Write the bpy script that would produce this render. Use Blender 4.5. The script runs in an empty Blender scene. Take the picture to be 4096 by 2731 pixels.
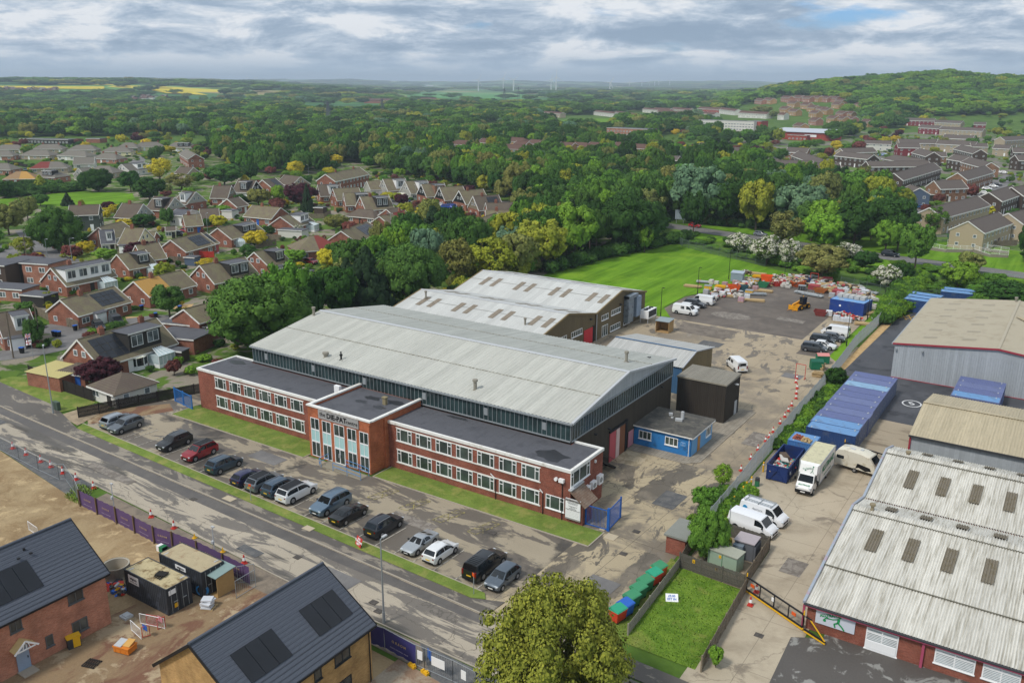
import bpy,bmesh,math,random
import numpy as np
from mathutils import Matrix,Vector
random.seed(7);rng=np.random.default_rng(7)
S=bpy.context.scene;COL=S.collection
# ---------------------------------------------------------------- camera
W_,H_=4096,2731;CX,CY=W_/2,H_/2
FPX=3480.;YAW=math.radians(123.5);PITCH=math.radians(16.58);ROLL=math.radians(.26)
CAMZ=45.
def cam_axes():
 p,r,y=PITCH,ROLL,YAW
 f=np.array([math.cos(y)*math.cos(p),math.sin(y)*math.cos(p),-math.sin(p)])
 right=np.array([math.sin(y),-math.cos(y),0]);up=np.cross(right,f)
 c,s=math.cos(r),math.sin(r)
 return np.array([c*right+s*up,-s*right+c*up,f])
CM=cam_axes()
cd=bpy.data.cameras.new('camera');cam=bpy.data.objects.new('camera',cd);COL.objects.link(cam)
m=Matrix([[CM[0][i],CM[1][i],-CM[2][i],0]for i in range(3)]+[[0,0,0,1]])
m.translation=(0,0,CAMZ);cam.matrix_world=m
cd.sensor_width=36;cd.lens=FPX/W_*36;cd.clip_start=.5;cd.clip_end=60000
S.camera=cam
# ---------------------------------------------------------------- world, sun, exposure
SUN_EL,SUN_AZ=52,250
S.view_settings.view_transform='Standard';S.view_settings.look='None'
S.view_settings.exposure=0.82;S.view_settings.gamma=1
wd=bpy.data.worlds.new('World');S.world=wd;wd.use_nodes=True
def sky_world():
 nt=wd.node_tree;N=nt.nodes;L=nt.links;N.clear()
 def n(t,**k):
  x=N.new(t)
  for a,b in k.items():setattr(x,a,b)
  return x
 def mth(op,a,b=None,c=None):
  x=n('ShaderNodeMath',operation=op)
  for i,v in enumerate((a,b,c)):
   if v is None:continue
   if isinstance(v,(int,float)):x.inputs[i].default_value=v
   else:L.new(v,x.inputs[i])
  return x.outputs[0]
 tc=n('ShaderNodeTexCoord');sp=n('ShaderNodeSeparateXYZ');L.new(tc.outputs['Generated'],sp.inputs[0])
 sky=n('ShaderNodeTexSky',sky_type='NISHITA');sky.sun_disc=False
 sky.sun_elevation=math.radians(SUN_EL);sky.sun_rotation=math.radians(90-SUN_AZ);sky.altitude=100;sky.air_density=1.1;sky.dust_density=1.5
 # cloud deck: the view direction carried to a flat layer, lumps added from the direction itself
 zc=mth('MAXIMUM',sp.outputs[2],0.0);zz=mth('ADD',zc,.085)
 u=mth('DIVIDE',sp.outputs[0],zz);v=mth('DIVIDE',sp.outputs[1],zz)
 cb=n('ShaderNodeCombineXYZ');L.new(u,cb.inputs[0]);L.new(v,cb.inputs[1])
 cd_=n('ShaderNodeCombineXYZ');L.new(sp.outputs[0],cd_.inputs[0]);L.new(sp.outputs[1],cd_.inputs[1]);L.new(mth('MULTIPLY',zc,3.8),cd_.inputs[2])
 def noise(scale,det,rough,off,dist=.0,src=cb):
  mp=n('ShaderNodeMapping');mp.inputs['Location'].default_value=off;L.new(src.outputs[0],mp.inputs[0])
  x=n('ShaderNodeTexNoise');x.inputs['Scale'].default_value=scale;x.inputs['Detail'].default_value=det
  x.inputs['Roughness'].default_value=rough;x.inputs['Distortion'].default_value=dist
  L.new(mp.outputs[0],x.inputs[0]);return x.outputs[0]
 def ramp(f,stops):
  x=n('ShaderNodeValToRGB');e=x.color_ramp.elements
  while len(e)<len(stops):e.new(.5)
  for i,(p,c)in enumerate(stops):e[i].position=p;e[i].color=c if len(c)==4 else(*c,1)
  L.new(f,x.inputs[0]);return x.outputs[0]
 def blend(*q):
  o=None
  for f,k in q:o=mth('MULTIPLY',f,k)if o is None else mth('ADD',o,mth('MULTIPLY',f,k))
  return o
 lump=noise(10.,12,.66,(2,6,1),.3,cd_)
 cov=ramp(blend((noise(.5,6,.5,(3,1,0)),.5),(noise(6.5,9,.6,(4,4,3),.3,cd_),.5)),[(.355,(0,0,0)),(.42,(1,1,1))])
 K=8.
 sh=ramp(blend((noise(.7,7,.52,(1,5,9),.2),.36),(lump,.64)),[(.39,(.30*K,.40*K,.53*K)),(.45,(.38*K,.48*K,.61*K)),(.50,(.56*K,.65*K,.76*K)),(.555,(.86*K,.89*K,.93*K))])
 sb=n('ShaderNodeMix',data_type='RGBA',blend_type='MULTIPLY');sb.inputs[0].default_value=1;L.new(sky.outputs[0],sb.inputs[6]);sb.inputs[7].default_value=(.5,.8,1.35,1)
 mx=n('ShaderNodeMix',data_type='RGBA');L.new(cov,mx.inputs[0]);L.new(sb.outputs[2],mx.inputs[6]);L.new(sh,mx.inputs[7])
 # towards the horizon the deck closes to an even pale blue grey
 hz=n('ShaderNodeMapRange');hz.inputs[1].default_value=0.0;hz.inputs[2].default_value=.038;hz.inputs[3].default_value=1;hz.inputs[4].default_value=0
 hz.interpolation_type='SMOOTHSTEP'
 L.new(sp.outputs[2],hz.inputs[0])
 m2=n('ShaderNodeMix',data_type='RGBA');L.new(mth('MULTIPLY',hz.outputs[0],.9),m2.inputs[0]);L.new(mx.outputs[2],m2.inputs[6])
 m2.inputs[7].default_value=(.43*K,.56*K,.72*K,1)
 bg=n('ShaderNodeBackground');L.new(m2.outputs[2],bg.inputs[0]);bg.inputs[1].default_value=.07
 out=n('ShaderNodeOutputWorld');L.new(bg.outputs[0],out.inputs[0])
sky_world()
sl=bpy.data.lights.new('sun','SUN');sl.energy=1.5;sl.angle=math.radians(10);sl.color=(1,.95,.88)
sun=bpy.data.objects.new('sun',sl);COL.objects.link(sun);sun.location=(0,0,200)
_e,_a=math.radians(SUN_EL),math.radians(SUN_AZ)
sun.rotation_euler=Vector((math.cos(_e)*math.cos(_a),math.cos(_e)*math.sin(_a),math.sin(_e))).to_track_quat('Z','Y').to_euler()
# ---------------------------------------------------------------- photo tiles -> ground points
TILE={'O':(0,0,2352/4096),'S':(0,0,1),'A':(0,200,1.68),'B':(1300,200,1.68),'C':(2696,200,1.68),'D':(0,1000,1.68),'E':(1300,1000,1.68),'F':(2696,1000,1.68),'G':(0,1798,1.68),'H':(1300,1798,1.68),'I':(2696,1798,1.68),'J':(3200,1700,2.614),'K':(2400,1300,2.613),'L':(2200,1050,4.48),'a':(0,540,2.94),'b':(800,640,2.94),'c':(1400,640,2.94),'d':(0,900,2.94),'e':(2600,400,2.94),'f':(3296,400,1.68),'g':(2700,1040,1.68),'h':(3400,700,1.931)}
def pix(t,x,y):
 a=TILE[t];return a[0]+x/a[2],a[1]+y/a[2]
def ray(px,py):
 return CM.T@np.array([(px-CX)/FPX,-(py-CY)/FPX,1.])
def smooth(a,b,x):
 t=np.clip((x-a)/(b-a),0,1);return t*t*(3-2*t)
def terr(x,y):
 x=np.asarray(x,float);y=np.asarray(y,float)
 r=np.hypot(x,y);ph=-(np.arctan2(y,x)-YAW);ph=(ph+np.pi)%(2*np.pi)-np.pi
 u=np.degrees(ph)
 fr=smooth(-75,-55,u)*(1-smooth(60,80,u))
 crest=np.interp(u,[9,13,15.4,17,20,22.5,24,25.6,27.5,30,40,60],[0,6,20,33,42,48,51,55,47,46,45,0])
 h=crest*smooth(950,1650,r)*(1-.8*smooth(2300,3600,r))
 lf=np.interp(u,[-60,-31,-22,-16,-13,-8,-2],[40,38,37,34,22,6,0])
 h=h+lf*smooth(1900,3300,r)*(1-.6*smooth(5000,7000,r))
 far=58+9*np.sin(u*.55+1)+6*np.sin(u*1.3+2)
 h=h+far*smooth(6500,12500,r)*fr+5*np.sin(x*.0021+1)*np.sin(y*.0017)*smooth(1500,3500,r)
 return h*fr-(np.maximum(r-900,0)/12000)**2*3
def tz(x,y):return float(terr(x,y))
def G(t,x,y,z=0.):
 """ground point seen at a photo pixel (z = height above the ground)"""
 d=ray(*pix(t,x,y))
 if d[2]>-1e-5:d[2]=-1e-5
 k0=(z-CAMZ)/d[2]
 if k0*math.hypot(d[0],d[1])<900:return np.array([k0*d[0],k0*d[1],z])
 k=600/np.hypot(d[0],d[1]);st=k*.012
 while True:
  X,Y,Z=k*d[0],k*d[1],CAMZ+k*d[2]
  if Z<=tz(X,Y)+z or k*math.hypot(d[0],d[1])>15000:return np.array([X,Y,Z])
  k+=st;st=k*.006
def proj(w):
 c=CM@(np.array(w,float)-np.array([0,0,CAMZ]));return CX+FPX*c[0]/c[2],CY-FPX*c[1]/c[2]
 # ---------------------------------------------------------------- materials
MC={}
def srgb(h):
 h=h.lstrip('#');v=[int(h[i:i+2],16)/255 for i in(0,2,4)]
 return tuple(c/12.92 if c<=.04045 else((c+.055)/1.055)**2.4 for c in v)
class NT:
 def __init__(s,name):
  s.m=bpy.data.materials.new(name);s.m.use_nodes=True;s.t=s.m.node_tree;s.N=s.t.nodes;s.L=s.t.links
  s.b=s.N['Principled BSDF'];s.tc=s.N.new('ShaderNodeTexCoord')
 def n(s,t,**k):
  x=s.N.new(t)
  for a,b in k.items():setattr(x,a,b)
  return x
 def map(s,scale=(1,1,1),rot=(0,0,0),loc=(0,0,0),src=None):
  x=s.n('ShaderNodeMapping');x.inputs['Scale'].default_value=scale;x.inputs['Rotation'].default_value=rot;x.inputs['Location'].default_value=loc
  s.L.new(src or s.tc.outputs['Object'],x.inputs[0]);return x.outputs[0]
 def noise(s,vec,scale,det=5,rough=.6,dist=0.):
  x=s.n('ShaderNodeTexNoise');x.inputs['Scale'].default_value=scale;x.inputs['Detail'].default_value=det
  x.inputs['Roughness'].default_value=rough;x.inputs['Distortion'].default_value=dist;s.L.new(vec,x.inputs[0]);return x.outputs[0]
 def ramp(s,f,stops,interp='LINEAR'):
  x=s.n('ShaderNodeValToRGB');e=x.color_ramp.elements;x.color_ramp.interpolation=interp
  while len(e)<len(stops):e.new(.5)
  for i,(p,c)in enumerate(stops):
   e[i].position=p;e[i].color=(c,c,c,1)if isinstance(c,(int,float))else(*c,1)
  s.L.new(f,x.inputs[0]);return x.outputs[0]
 def mix(s,f,a,b,mode='MIX'):
  x=s.n('ShaderNodeMix',data_type='RGBA',blend_type=mode)
  for i,v in((0,f),(6,a),(7,b)):
   if hasattr(v,'is_linked'):s.L.new(v,x.inputs[i])
   elif i==0:x.inputs[0].default_value=v
   else:x.inputs[i].default_value=(v,v,v,1)if isinstance(v,(int,float))else(*v,1)
  return x.outputs[2]
 def mth(s,op,a,b=None):
  x=s.n('ShaderNodeMath',operation=op)
  for i,v in enumerate((a,b)):
   if v is None:continue
   if hasattr(v,'is_linked'):s.L.new(v,x.inputs[i])
   else:x.inputs[i].default_value=v
  return x.outputs[0]
 def bump(s,f,d,dist=.02):
  x=s.n('ShaderNodeBump');x.inputs['Strength'].default_value=d;x.inputs['Distance'].default_value=dist
  s.L.new(f,x.inputs['Height']);s.L.new(x.outputs[0],s.b.inputs['Normal'])
 def done(s,col,rough=.8,metal=0,spec=.3):
  if hasattr(col,'is_linked'):s.L.new(col,s.b.inputs['Base Color'])
  else:s.b.inputs['Base Color'].default_value=(*col,1)
  if hasattr(rough,'is_linked'):s.L.new(rough,s.b.inputs['Roughness'])
  else:s.b.inputs['Roughness'].default_value=rough
  s.b.inputs['Metallic'].default_value=metal;s.b.inputs['Specular IOR Level'].default_value=spec
  return s.m
def pm(name,col,rough=.75,var=.14,scale=1.5,metal=0,spec=.3,dirt=None,dscale=.6,dstretch=(1,1,1),dlo=.52,dhi=.68,coat=0):
 """plain painted or weathered surface: base colour, fine value noise, optional patches of a second colour"""
 if name in MC:return MC[name]
 if isinstance(col,str):col=srgb(col)
 t=NT(name);v=t.map()
 c=t.mix(t.noise(v,scale,6,.65),tuple(x*(1-var)for x in col),tuple(min(1,x*(1+var))for x in col))
 if dirt is not None:
  if isinstance(dirt,str):dirt=srgb(dirt)
  c=t.mix(t.ramp(t.noise(t.map(dstretch),dscale,7,.65,.3),[(dlo,0.),(dhi,1.)]),c,dirt)
 MC[name]=t.done(c,rough,metal,spec)
 if coat:t.b.inputs['Coat Weight'].default_value=coat;t.b.inputs['Coat Roughness'].default_value=.06
 return MC[name]
def brick(name,c1,c2,mortar,scale=1.):
 if name in MC:return MC[name]
 t=NT(name);sp=t.n('ShaderNodeSeparateXYZ');t.L.new(t.tc.outputs['Object'],sp.inputs[0])
 cb=t.n('ShaderNodeCombineXYZ');t.L.new(t.mth('ADD',sp.outputs[0],sp.outputs[1]),cb.inputs[0]);t.L.new(sp.outputs[2],cb.inputs[1])
 b=t.n('ShaderNodeTexBrick');t.L.new(cb.outputs[0],b.inputs[0]);b.inputs['Scale'].default_value=1/scale
 b.inputs['Brick Width'].default_value=.225;b.inputs['Row Height'].default_value=.075;b.inputs['Mortar Size'].default_value=.007;b.inputs['Bias'].default_value=-.2
 b.inputs[1].default_value=(*srgb(c1),1);b.inputs[2].default_value=(*srgb(c2),1);b.inputs[3].default_value=(*srgb(mortar),1)
 big=t.ramp(t.noise(cb.outputs[0],.5,7,.65),[(.35,.72),(.65,1.22)])
 MC[name]=t.done(t.mix(1.,b.outputs[0],big,'MULTIPLY'),.9,0,.15);return MC[name]
def sheet(name,col,lap=1.05,line=.62,dirt=None,axis=0,var=.08,down=1,amt=.5,rough=.65,lo=.45,hi=.7,rib=0):
 """profiled roofing or cladding sheet: laps every `lap` m along `axis`, streaks running down the slope"""
 if name in MC:return MC[name]
 if isinstance(col,str):col=srgb(col)
 if isinstance(dirt,str):dirt=srgb(dirt)
 t=NT(name);sp=t.n('ShaderNodeSeparateXYZ');t.L.new(t.tc.outputs['Object'],sp.inputs[0])
 fr=t.mth('FRACT',t.mth('DIVIDE',sp.outputs[axis],lap));cell=t.mth('FLOOR',t.mth('DIVIDE',sp.outputs[axis],lap))
 wn=t.n('ShaderNodeTexWhiteNoise',noise_dimensions='1D');t.L.new(cell,wn.inputs['W'])
 sc=[1.,1.,1.];sc[axis]=2.6;sc[down]=.12
 streak=t.noise(t.map(tuple(sc)),1.6,7,.7)
 c=t.mix(t.ramp(t.noise(t.map(),2.2,6,.7),[(.3,0.),(.7,1.)]),tuple(x*(1-var)for x in col),tuple(min(1,x*(1+var))for x in col))
 c=t.mix(1.,c,t.ramp(wn.outputs[0],[(0.,.88),(1.,1.04)]),'MULTIPLY')
 if dirt is not None:c=t.mix(t.mth('MULTIPLY',t.ramp(streak,[(lo,0.),(hi,1.)]),amt),c,dirt)
 if rib:c=t.mix(1.,c,t.ramp(t.mth('PINGPONG',t.mth('SUBTRACT',sp.outputs[axis],-14.9),rib/2),[(.0,1.),(.04,.98),(.1,.72)]),'MULTIPLY')  # valleys darkened in the colour: dirt, plus painted shading so the corrugation shows
 c=t.mix(1.,c,t.ramp(fr,[(0.,line),(.05,1.)]),'MULTIPLY')
 MC[name]=t.done(c,rough,0,.25);return MC[name]
def tiles(name,c1,c2,moss=None,row=.3,mossamt=.5,tw=.3):
 """tiled roof: courses by height, tile joints along the eave, moss patches"""
 if name in MC:return MC[name]
 t=NT(name);sp=t.n('ShaderNodeSeparateXYZ');t.L.new(t.tc.outputs['Object'],sp.inputs[0])
 fr=t.mth('FRACT',t.mth('DIVIDE',sp.outputs[2],row*.55))
 xy=t.mth('ADD',sp.outputs[0],t.mth('MULTIPLY',sp.outputs[1],.37));fx=t.mth('FRACT',t.mth('DIVIDE',xy,tw))
 c=t.mix(t.noise(t.map(),3.5,6,.75),srgb(c1),srgb(c2))
 if moss:c=t.mix(t.mth('MULTIPLY',t.ramp(t.noise(t.map(),.55,8,.7),[(.42,0.),(.64,1.)]),mossamt),c,srgb(moss))
 c=t.mix(1.,c,t.ramp(fr,[(0.,.55),(.22,1.)]),'MULTIPLY');c=t.mix(1.,c,t.ramp(fx,[(0.,.8),(.15,1.)]),'MULTIPLY')
 t.bump(t.mth('ADD',fr,t.noise(t.map(),6,4,.6)),.6,.04)
 MC[name]=t.done(c,.9,0,.15);return MC[name]
def glass(name,col,rough=.06,spec=.6,var=.35):
 if name in MC:return MC[name]
 if isinstance(col,str):col=srgb(col)
 t=NT(name);c=t.mix(t.ramp(t.noise(t.map(),.55,3,.5),[(.4,0.),(.6,1.)]),tuple(x*(1-var)for x in col),tuple(x*(1+var)for x in col))
 MC[name]=t.done(c,rough,0,spec);return MC[name]
def foliage(name,a,b,c,trans=.0,blossom=None,bl=.5,vary=.25):
 if name in MC:return MC[name]
 t=NT(name);at=t.n('ShaderNodeAttribute',attribute_name='rnd')
 oi=t.n('ShaderNodeObjectInfo')
 col=t.ramp(at.outputs['Fac'],[(.05,srgb(a)),(.5,srgb(b)),(.95,srgb(c))])
 if blossom:col=t.mix(t.ramp(at.outputs['Fac'],[(bl,0.),(bl+.02,1.)]),col,srgb(blossom))
 col=t.mix(1.,col,t.ramp(oi.outputs['Random'],[(0.,1-vary),(1.,1+vary)]),'MULTIPLY')
 t.done(col,.75,0,.18)
 MC[name]=t.m;return t.m
def ground(name,ca,cb,scale=.3,lo=.45,hi=.55,stretch=(1,1,1),rot=0,fine=.15,fs=6.,cc=None,clo=.6,chi=.7,cscale=.1,joints=None,cracks=0.,rough=(.9,.9),cst=(1,1,1),jcol=.45,det=9,spec=.25):
 if name in MC:return MC[name]
 ca,cb=[srgb(x)if isinstance(x,str)else x for x in(ca,cb)]
 t=NT(name);f=t.ramp(t.noise(t.map(stretch,(0,0,rot)),scale,det,.68,.6),[(lo,0.),(hi,1.)])
 c=t.mix(f,ca,cb)
 if cc is not None:c=t.mix(t.ramp(t.noise(t.map(cst,(0,0,rot),(31,17,5)),cscale,7,.65,.4),[(clo,0.),(chi,1.)]),c,srgb(cc))
 c=t.mix(1.,c,t.ramp(t.noise(t.map(),fs,5,.75),[(.25,1-fine),(.75,1+fine)]),'MULTIPLY')
 c=t.mix(1.,c,t.ramp(t.noise(t.map(loc=(9,4,0)),.07,5,.6),[(.3,.86),(.7,1.12)]),'MULTIPLY')
 if joints:
  b=t.n('ShaderNodeTexBrick');t.L.new(t.map(loc=joints[2]if len(joints)>2 else(0,0,0),rot=(0,0,rot)),b.inputs[0]);b.inputs['Scale'].default_value=1;b.offset=0 if len(joints)<4 else joints[3]
  b.inputs['Brick Width'].default_value=joints[0];b.inputs['Row Height'].default_value=joints[1];b.inputs['Mortar Size'].default_value=.035
  b.inputs['Mortar Smooth'].default_value=.6
  c=t.mix(t.mth('MULTIPLY',b.outputs['Fac'],.8),c,tuple(x*jcol for x in ca))
 if cracks:
  v=t.n('ShaderNodeTexVoronoi',feature='DISTANCE_TO_EDGE');v.inputs['Scale'].default_value=cracks
  w=t.n('ShaderNodeVectorMath',operation='ADD');t.L.new(t.map(),w.inputs[0])
  nz=t.n('ShaderNodeTexNoise');nz.inputs['Scale'].default_value=1.2;nz.inputs['Detail'].default_value=6;t.L.new(t.map(),nz.inputs[0]);t.L.new(nz.outputs['Color'],w.inputs[1]);t.L.new(w.outputs[0],v.inputs[0])
  c=t.mix(t.mth('MULTIPLY',t.ramp(v.outputs[0],[(0.,1.),(.012*cracks*4,0.)]),.65),c,tuple(x*.4 for x in ca))
 rr=t.mix(f,rough[0],rough[1])
 MC[name]=t.done(c,rr,0,spec);return MC[name]
 # ---------------------------------------------------------------- mesh builder
class MB:
 def __init__(s,w=None):s.v=[];s.f=[];s.mi=[];s.M=Matrix();s.k=0
 def add(s,vs,fs,mi=None):
  o=len(s.v);M=s.M
  s.v+=[tuple(M@Vector(v))for v in vs];s.f+=[tuple(i+o for i in f)for f in fs];s.mi+=[s.k if mi is None else mi]*len(fs);return s
 def box(s,x0,y0,z0,x1,y1,z1,mi=None):
  return s.add([(x0,y0,z0),(x1,y0,z0),(x1,y1,z0),(x0,y1,z0),(x0,y0,z1),(x1,y0,z1),(x1,y1,z1),(x0,y1,z1)],[(3,2,1,0),(4,5,6,7),(0,1,5,4),(1,2,6,5),(2,3,7,6),(3,0,4,7)],mi)
 def cbox(s,c,d,mi=None,rz=0.,rx=0.,ry=0.):
  old=s.M;s.M=old@Matrix.Translation(c)@Matrix.Rotation(rz,4,'Z')@Matrix.Rotation(ry,4,'Y')@Matrix.Rotation(rx,4,'X')
  a,b,e=[q/2 for q in d];s.box(-a,-b,-e,a,b,e,mi);s.M=old;return s
 def bar(s,p,q,w=.06,h=None,mi=None):
  p,q=Vector(p),Vector(q);d=q-p;l=d.length
  if l<1e-6:return s
  old=s.M;s.M=old@Matrix.Translation((p+q)/2)@d.to_track_quat('X','Z').to_matrix().to_4x4()
  h=h or w;s.box(-l/2,-w/2,-h/2,l/2,w/2,h/2,mi);s.M=old;return s
 def tube(s,p,q,r0,r1=None,n=8,mi=None,caps=True):
  p,q=Vector(p),Vector(q);r1=r0 if r1 is None else r1;d=(q-p)
  R=d.to_track_quat('Z','Y').to_matrix();vs=[]
  for k in range(n):
   a=2*math.pi*k/n;e=R@Vector((math.cos(a),math.sin(a),0));vs+=[p+e*r0,q+e*r1]
  fs=[(2*k,2*((k+1)%n),2*((k+1)%n)+1,2*k+1)for k in range(n)]
  if caps:fs+=[tuple(2*k for k in range(n))[::-1],tuple(2*k+1 for k in range(n))]
  return s.add(vs,fs,mi)
 def poly(s,pts,mi=None):return s.add(pts,[tuple(range(len(pts)))],mi)
 def prism(s,pts,z0,z1,mi=None):
  n=len(pts);ar=sum(pts[i][0]*pts[(i+1)%n][1]-pts[(i+1)%n][0]*pts[i][1]for i in range(n))
  if ar<0:pts=pts[::-1]
  return s.add([(x,y,z0)for x,y in pts]+[(x,y,z1)for x,y in pts],[tuple(range(n))[::-1],tuple(range(n,2*n))]+[(i,(i+1)%n,(i+1)%n+n,i+n)for i in range(n)],mi)
 def slab(s,p,t,mi=None,n=None):
  """thickened polygon, t along its normal (downwards)"""
  p=[Vector(q)for q in p];nn=n or(p[1]-p[0]).cross(p[2]-p[0]).normalized()
  if nn.z<0:p=p[::-1];nn=-nn
  k=len(p);return s.add(p+[q-nn*t for q in p],[tuple(range(k)),tuple(range(k,2*k))[::-1]]+[(i,i+k,(i+1)%k+k,(i+1)%k)for i in range(k)],mi)
 def corr(s,a,b,c,d,pitch=.25,amp=.03,seg=4,rows=1,mi=None,trap=False):
  """corrugated sheet over the quad a-b (along) / d-c (far side), waves across a->b"""
  a,b,c,d=map(Vector,(a,b,c,d));L=(b-a).length;n=max(2,int(L/pitch*seg))
  nn=(b-a).cross(d-a).normalized();vs=[]
  for j in range(rows+1):
   v=j/rows
   for i in range(n+1):
    u=i/n;ph=u*L/pitch;w=math.cos(2*math.pi*ph)
    if trap:w=max(-1,min(1,w*1.8))
    vs.append((a*(1-u)+b*u)*(1-v)+(d*(1-u)+c*u)*v+nn*w*amp)
  fs=[(j*(n+1)+i,j*(n+1)+i+1,(j+1)*(n+1)+i+1,(j+1)*(n+1)+i)for j in range(rows)for i in range(n)]
  return s.add(vs,fs,mi)
 def ring(s,x0,z0,x1,z1,y0,y1,w,mi=None):
  s.box(x0,y0,z0,x0+w,y1,z1,mi);s.box(x1-w,y0,z0,x1,y1,z1,mi)
  s.box(x0+w,y0,z0,x1-w,y1,z0+w,mi);return s.box(x0+w,y0,z1-w,x1-w,y1,z1,mi)
INV={}
def _setup(o,label,cat,group,kind):
 if label:o['label']=label
 if cat:o['category']=cat
 if group:o['group']=group
 if kind:o['kind']=kind
def root(name,loc=(0,0,0),rz=0.,label=None,cat=None,group=None):
 o=bpy.data.objects.new(name,None);COL.objects.link(o);o.location=loc;o.rotation_euler=(0,0,rz);o.empty_display_size=.3
 INV[o.name]=(Matrix.Translation(loc)@Matrix.Rotation(rz,4,'Z')).inverted();_setup(o,label,cat,group,None);return o
def obj(name,mb,mats,parent=None,world=False,smooth=None,label=None,cat=None,group=None,kind=None,rnd=None):
 if not isinstance(mats,(list,tuple)):mats=[mats]
 me=bpy.data.meshes.new(name);vs=mb.v
 if world and parent is not None:
  I=INV[parent.name];vs=[tuple(I@Vector(v))for v in vs]
 me.from_pydata(vs,[],mb.f)
 for q in mats:me.materials.append(q)
 if len(mats)>1:me.polygons.foreach_set('material_index',mb.mi)
 if smooth is not None:me.shade_smooth();me.set_sharp_from_angle(angle=math.radians(smooth))
 me.update();o=bpy.data.objects.new(name,me);COL.objects.link(o)
 if parent is not None:o.parent=parent;INV[o.name]=INV.get(parent.name,Matrix())
 _setup(o,label,cat,group,kind);return o
def struct(name,mb,mats,**k):return obj(name,mb,mats,kind='structure',**k)
def copy_tree(o,parent=None):
 c=o.copy();COL.objects.link(c);c.parent=parent
 for ch in list(o.children):copy_tree(ch,c)
 return c
def place(o,loc,rz=0,label=None,cat=None,group=None,sc=None):
 o.location=loc;o.rotation_euler=(0,0,rz)
 if sc:o.scale=sc if isinstance(sc,(tuple,list))else(sc,sc,sc)
 _setup(o,label,cat,group,None);return o
def text(body,size,loc,rot,mat,parent,name='lettering',mirror=False,ext=.004,align='CENTER',bold=0):
 cu=bpy.data.curves.new(name,'FONT');cu.body=body;cu.size=size;cu.extrude=ext;cu.align_x=align;cu.align_y='CENTER';cu.offset=bold
 cu.materials.append(mat);cu.resolution_u=2;tmp=bpy.data.objects.new(name,cu);COL.objects.link(tmp)
 me=bpy.data.meshes.new_from_object(tmp);bpy.data.objects.remove(tmp);bpy.data.curves.remove(cu);o=bpy.data.objects.new(name,me);COL.objects.link(o)
 if not me.materials:me.materials.append(mat)
 M=Matrix.Translation(loc)@rot.to_4x4()
 if mirror:M=M@Matrix.Diagonal((-1,1,1,1))
 if parent is not None:o.parent=parent;M=INV.get(parent.name,Matrix())@M
 o.matrix_local=M;return o
RX=Matrix.Rotation(math.pi/2,3,'X')
RFX=Matrix.Rotation(math.pi/2,3,'Z')@RX
RBY=Matrix.Rotation(math.pi,3,'Z')@RX
# ================================================================ THE SETTING: land, roads, yards
def field_land():
 t=NT('land');o=t.tc.outputs['Object']
 v=t.n('ShaderNodeTexVoronoi');v.inputs['Scale'].default_value=.0034;t.L.new(t.map((1,1.5,0),(0,0,.4)),v.inputs[0])
 sx=t.n('ShaderNodeSeparateColor');t.L.new(v.outputs['Color'],sx.inputs[0])
 fields=t.ramp(sx.outputs[0],[(0.,srgb('#46703a')),(.2,srgb('#5d8a41')),(.4,srgb('#3c6a45')),(.55,srgb('#7d9a55')),(.68,srgb('#4d7a3c')),(.8,srgb('#94895f')),(.9,srgb('#557f3c')),(.965,srgb('#c9b93a'))],'CONSTANT')
 near=t.mix(t.ramp(t.noise(t.map(),.05,8,.7),[(.35,0.),(.65,1.)]),srgb('#3c5a1e'),srgb('#5b7430'))
 ln=t.n('ShaderNodeVectorMath',operation='LENGTH');t.L.new(o,ln.inputs[0])
 mr=t.n('ShaderNodeMapRange');mr.inputs[1].default_value=1500;mr.inputs[2].default_value=1900;t.L.new(ln.outputs['Value'],mr.inputs[0])
 c=t.mix(mr.outputs[0],near,fields)
 c=t.mix(1.,c,t.ramp(t.noise(t.map(),.6,8,.7),[(.3,.85),(.7,1.15)]),'MULTIPLY')
 return t.done(c,.95,0,.1)
def terrain():
 rs=[0,60,120,250,400,600,750,900];r=900
 while r<17000:r*=1.045;rs.append(r)
 degs=sorted(set([-180+i*8 for i in range(45)])-set(range(-60,61)));degs=[d for d in degs if abs(d)>60]+[x*.75 for x in range(-80,81)];degs=sorted(degs)
 an=YAW-np.radians(degs);R,A=np.meshgrid(rs[1:],an,indexing='ij');X=R*np.cos(A);Y=R*np.sin(A);Z=terr(X,Y)-.03
 n=len(degs);vs=[(0,0,-.03)]+list(zip(X.ravel().tolist(),Y.ravel().tolist(),Z.ravel().tolist()))
 fs=[(0,1+(j+1)%n,1+j)for j in range(n)]
 for i in range(len(rs)-2):
  for j in range(n):k=(j+1)%n;fs.append((1+i*n+j,1+i*n+k,1+(i+1)*n+k,1+(i+1)*n+j))
 mb=MB();mb.add(vs,fs);struct('ground',mb,field_land(),smooth=60)
terrain()
ZK=[0]
def flat(name,pts,z,mat,th=0.):
 ZK[0]+=1;z+=ZK[0]*.0006
 from mathutils.geometry import tessellate_polygon
 mb=MB()
 if th:mb.prism([tuple(p[:2])for p in pts],z,z+th)
 else:
  tr=tessellate_polygon([[Vector((p[0],p[1],0))for p in pts]])
  mb.add([(p[0],p[1],z)for p in pts],[f for f in tr])
  for i,f in enumerate(mb.f):
   a,b,c=[Vector(mb.v[k])for k in f]
   if(b-a).cross(c-a).z<0:mb.f[i]=f[::-1]
 return struct(name,mb,mat)
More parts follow.
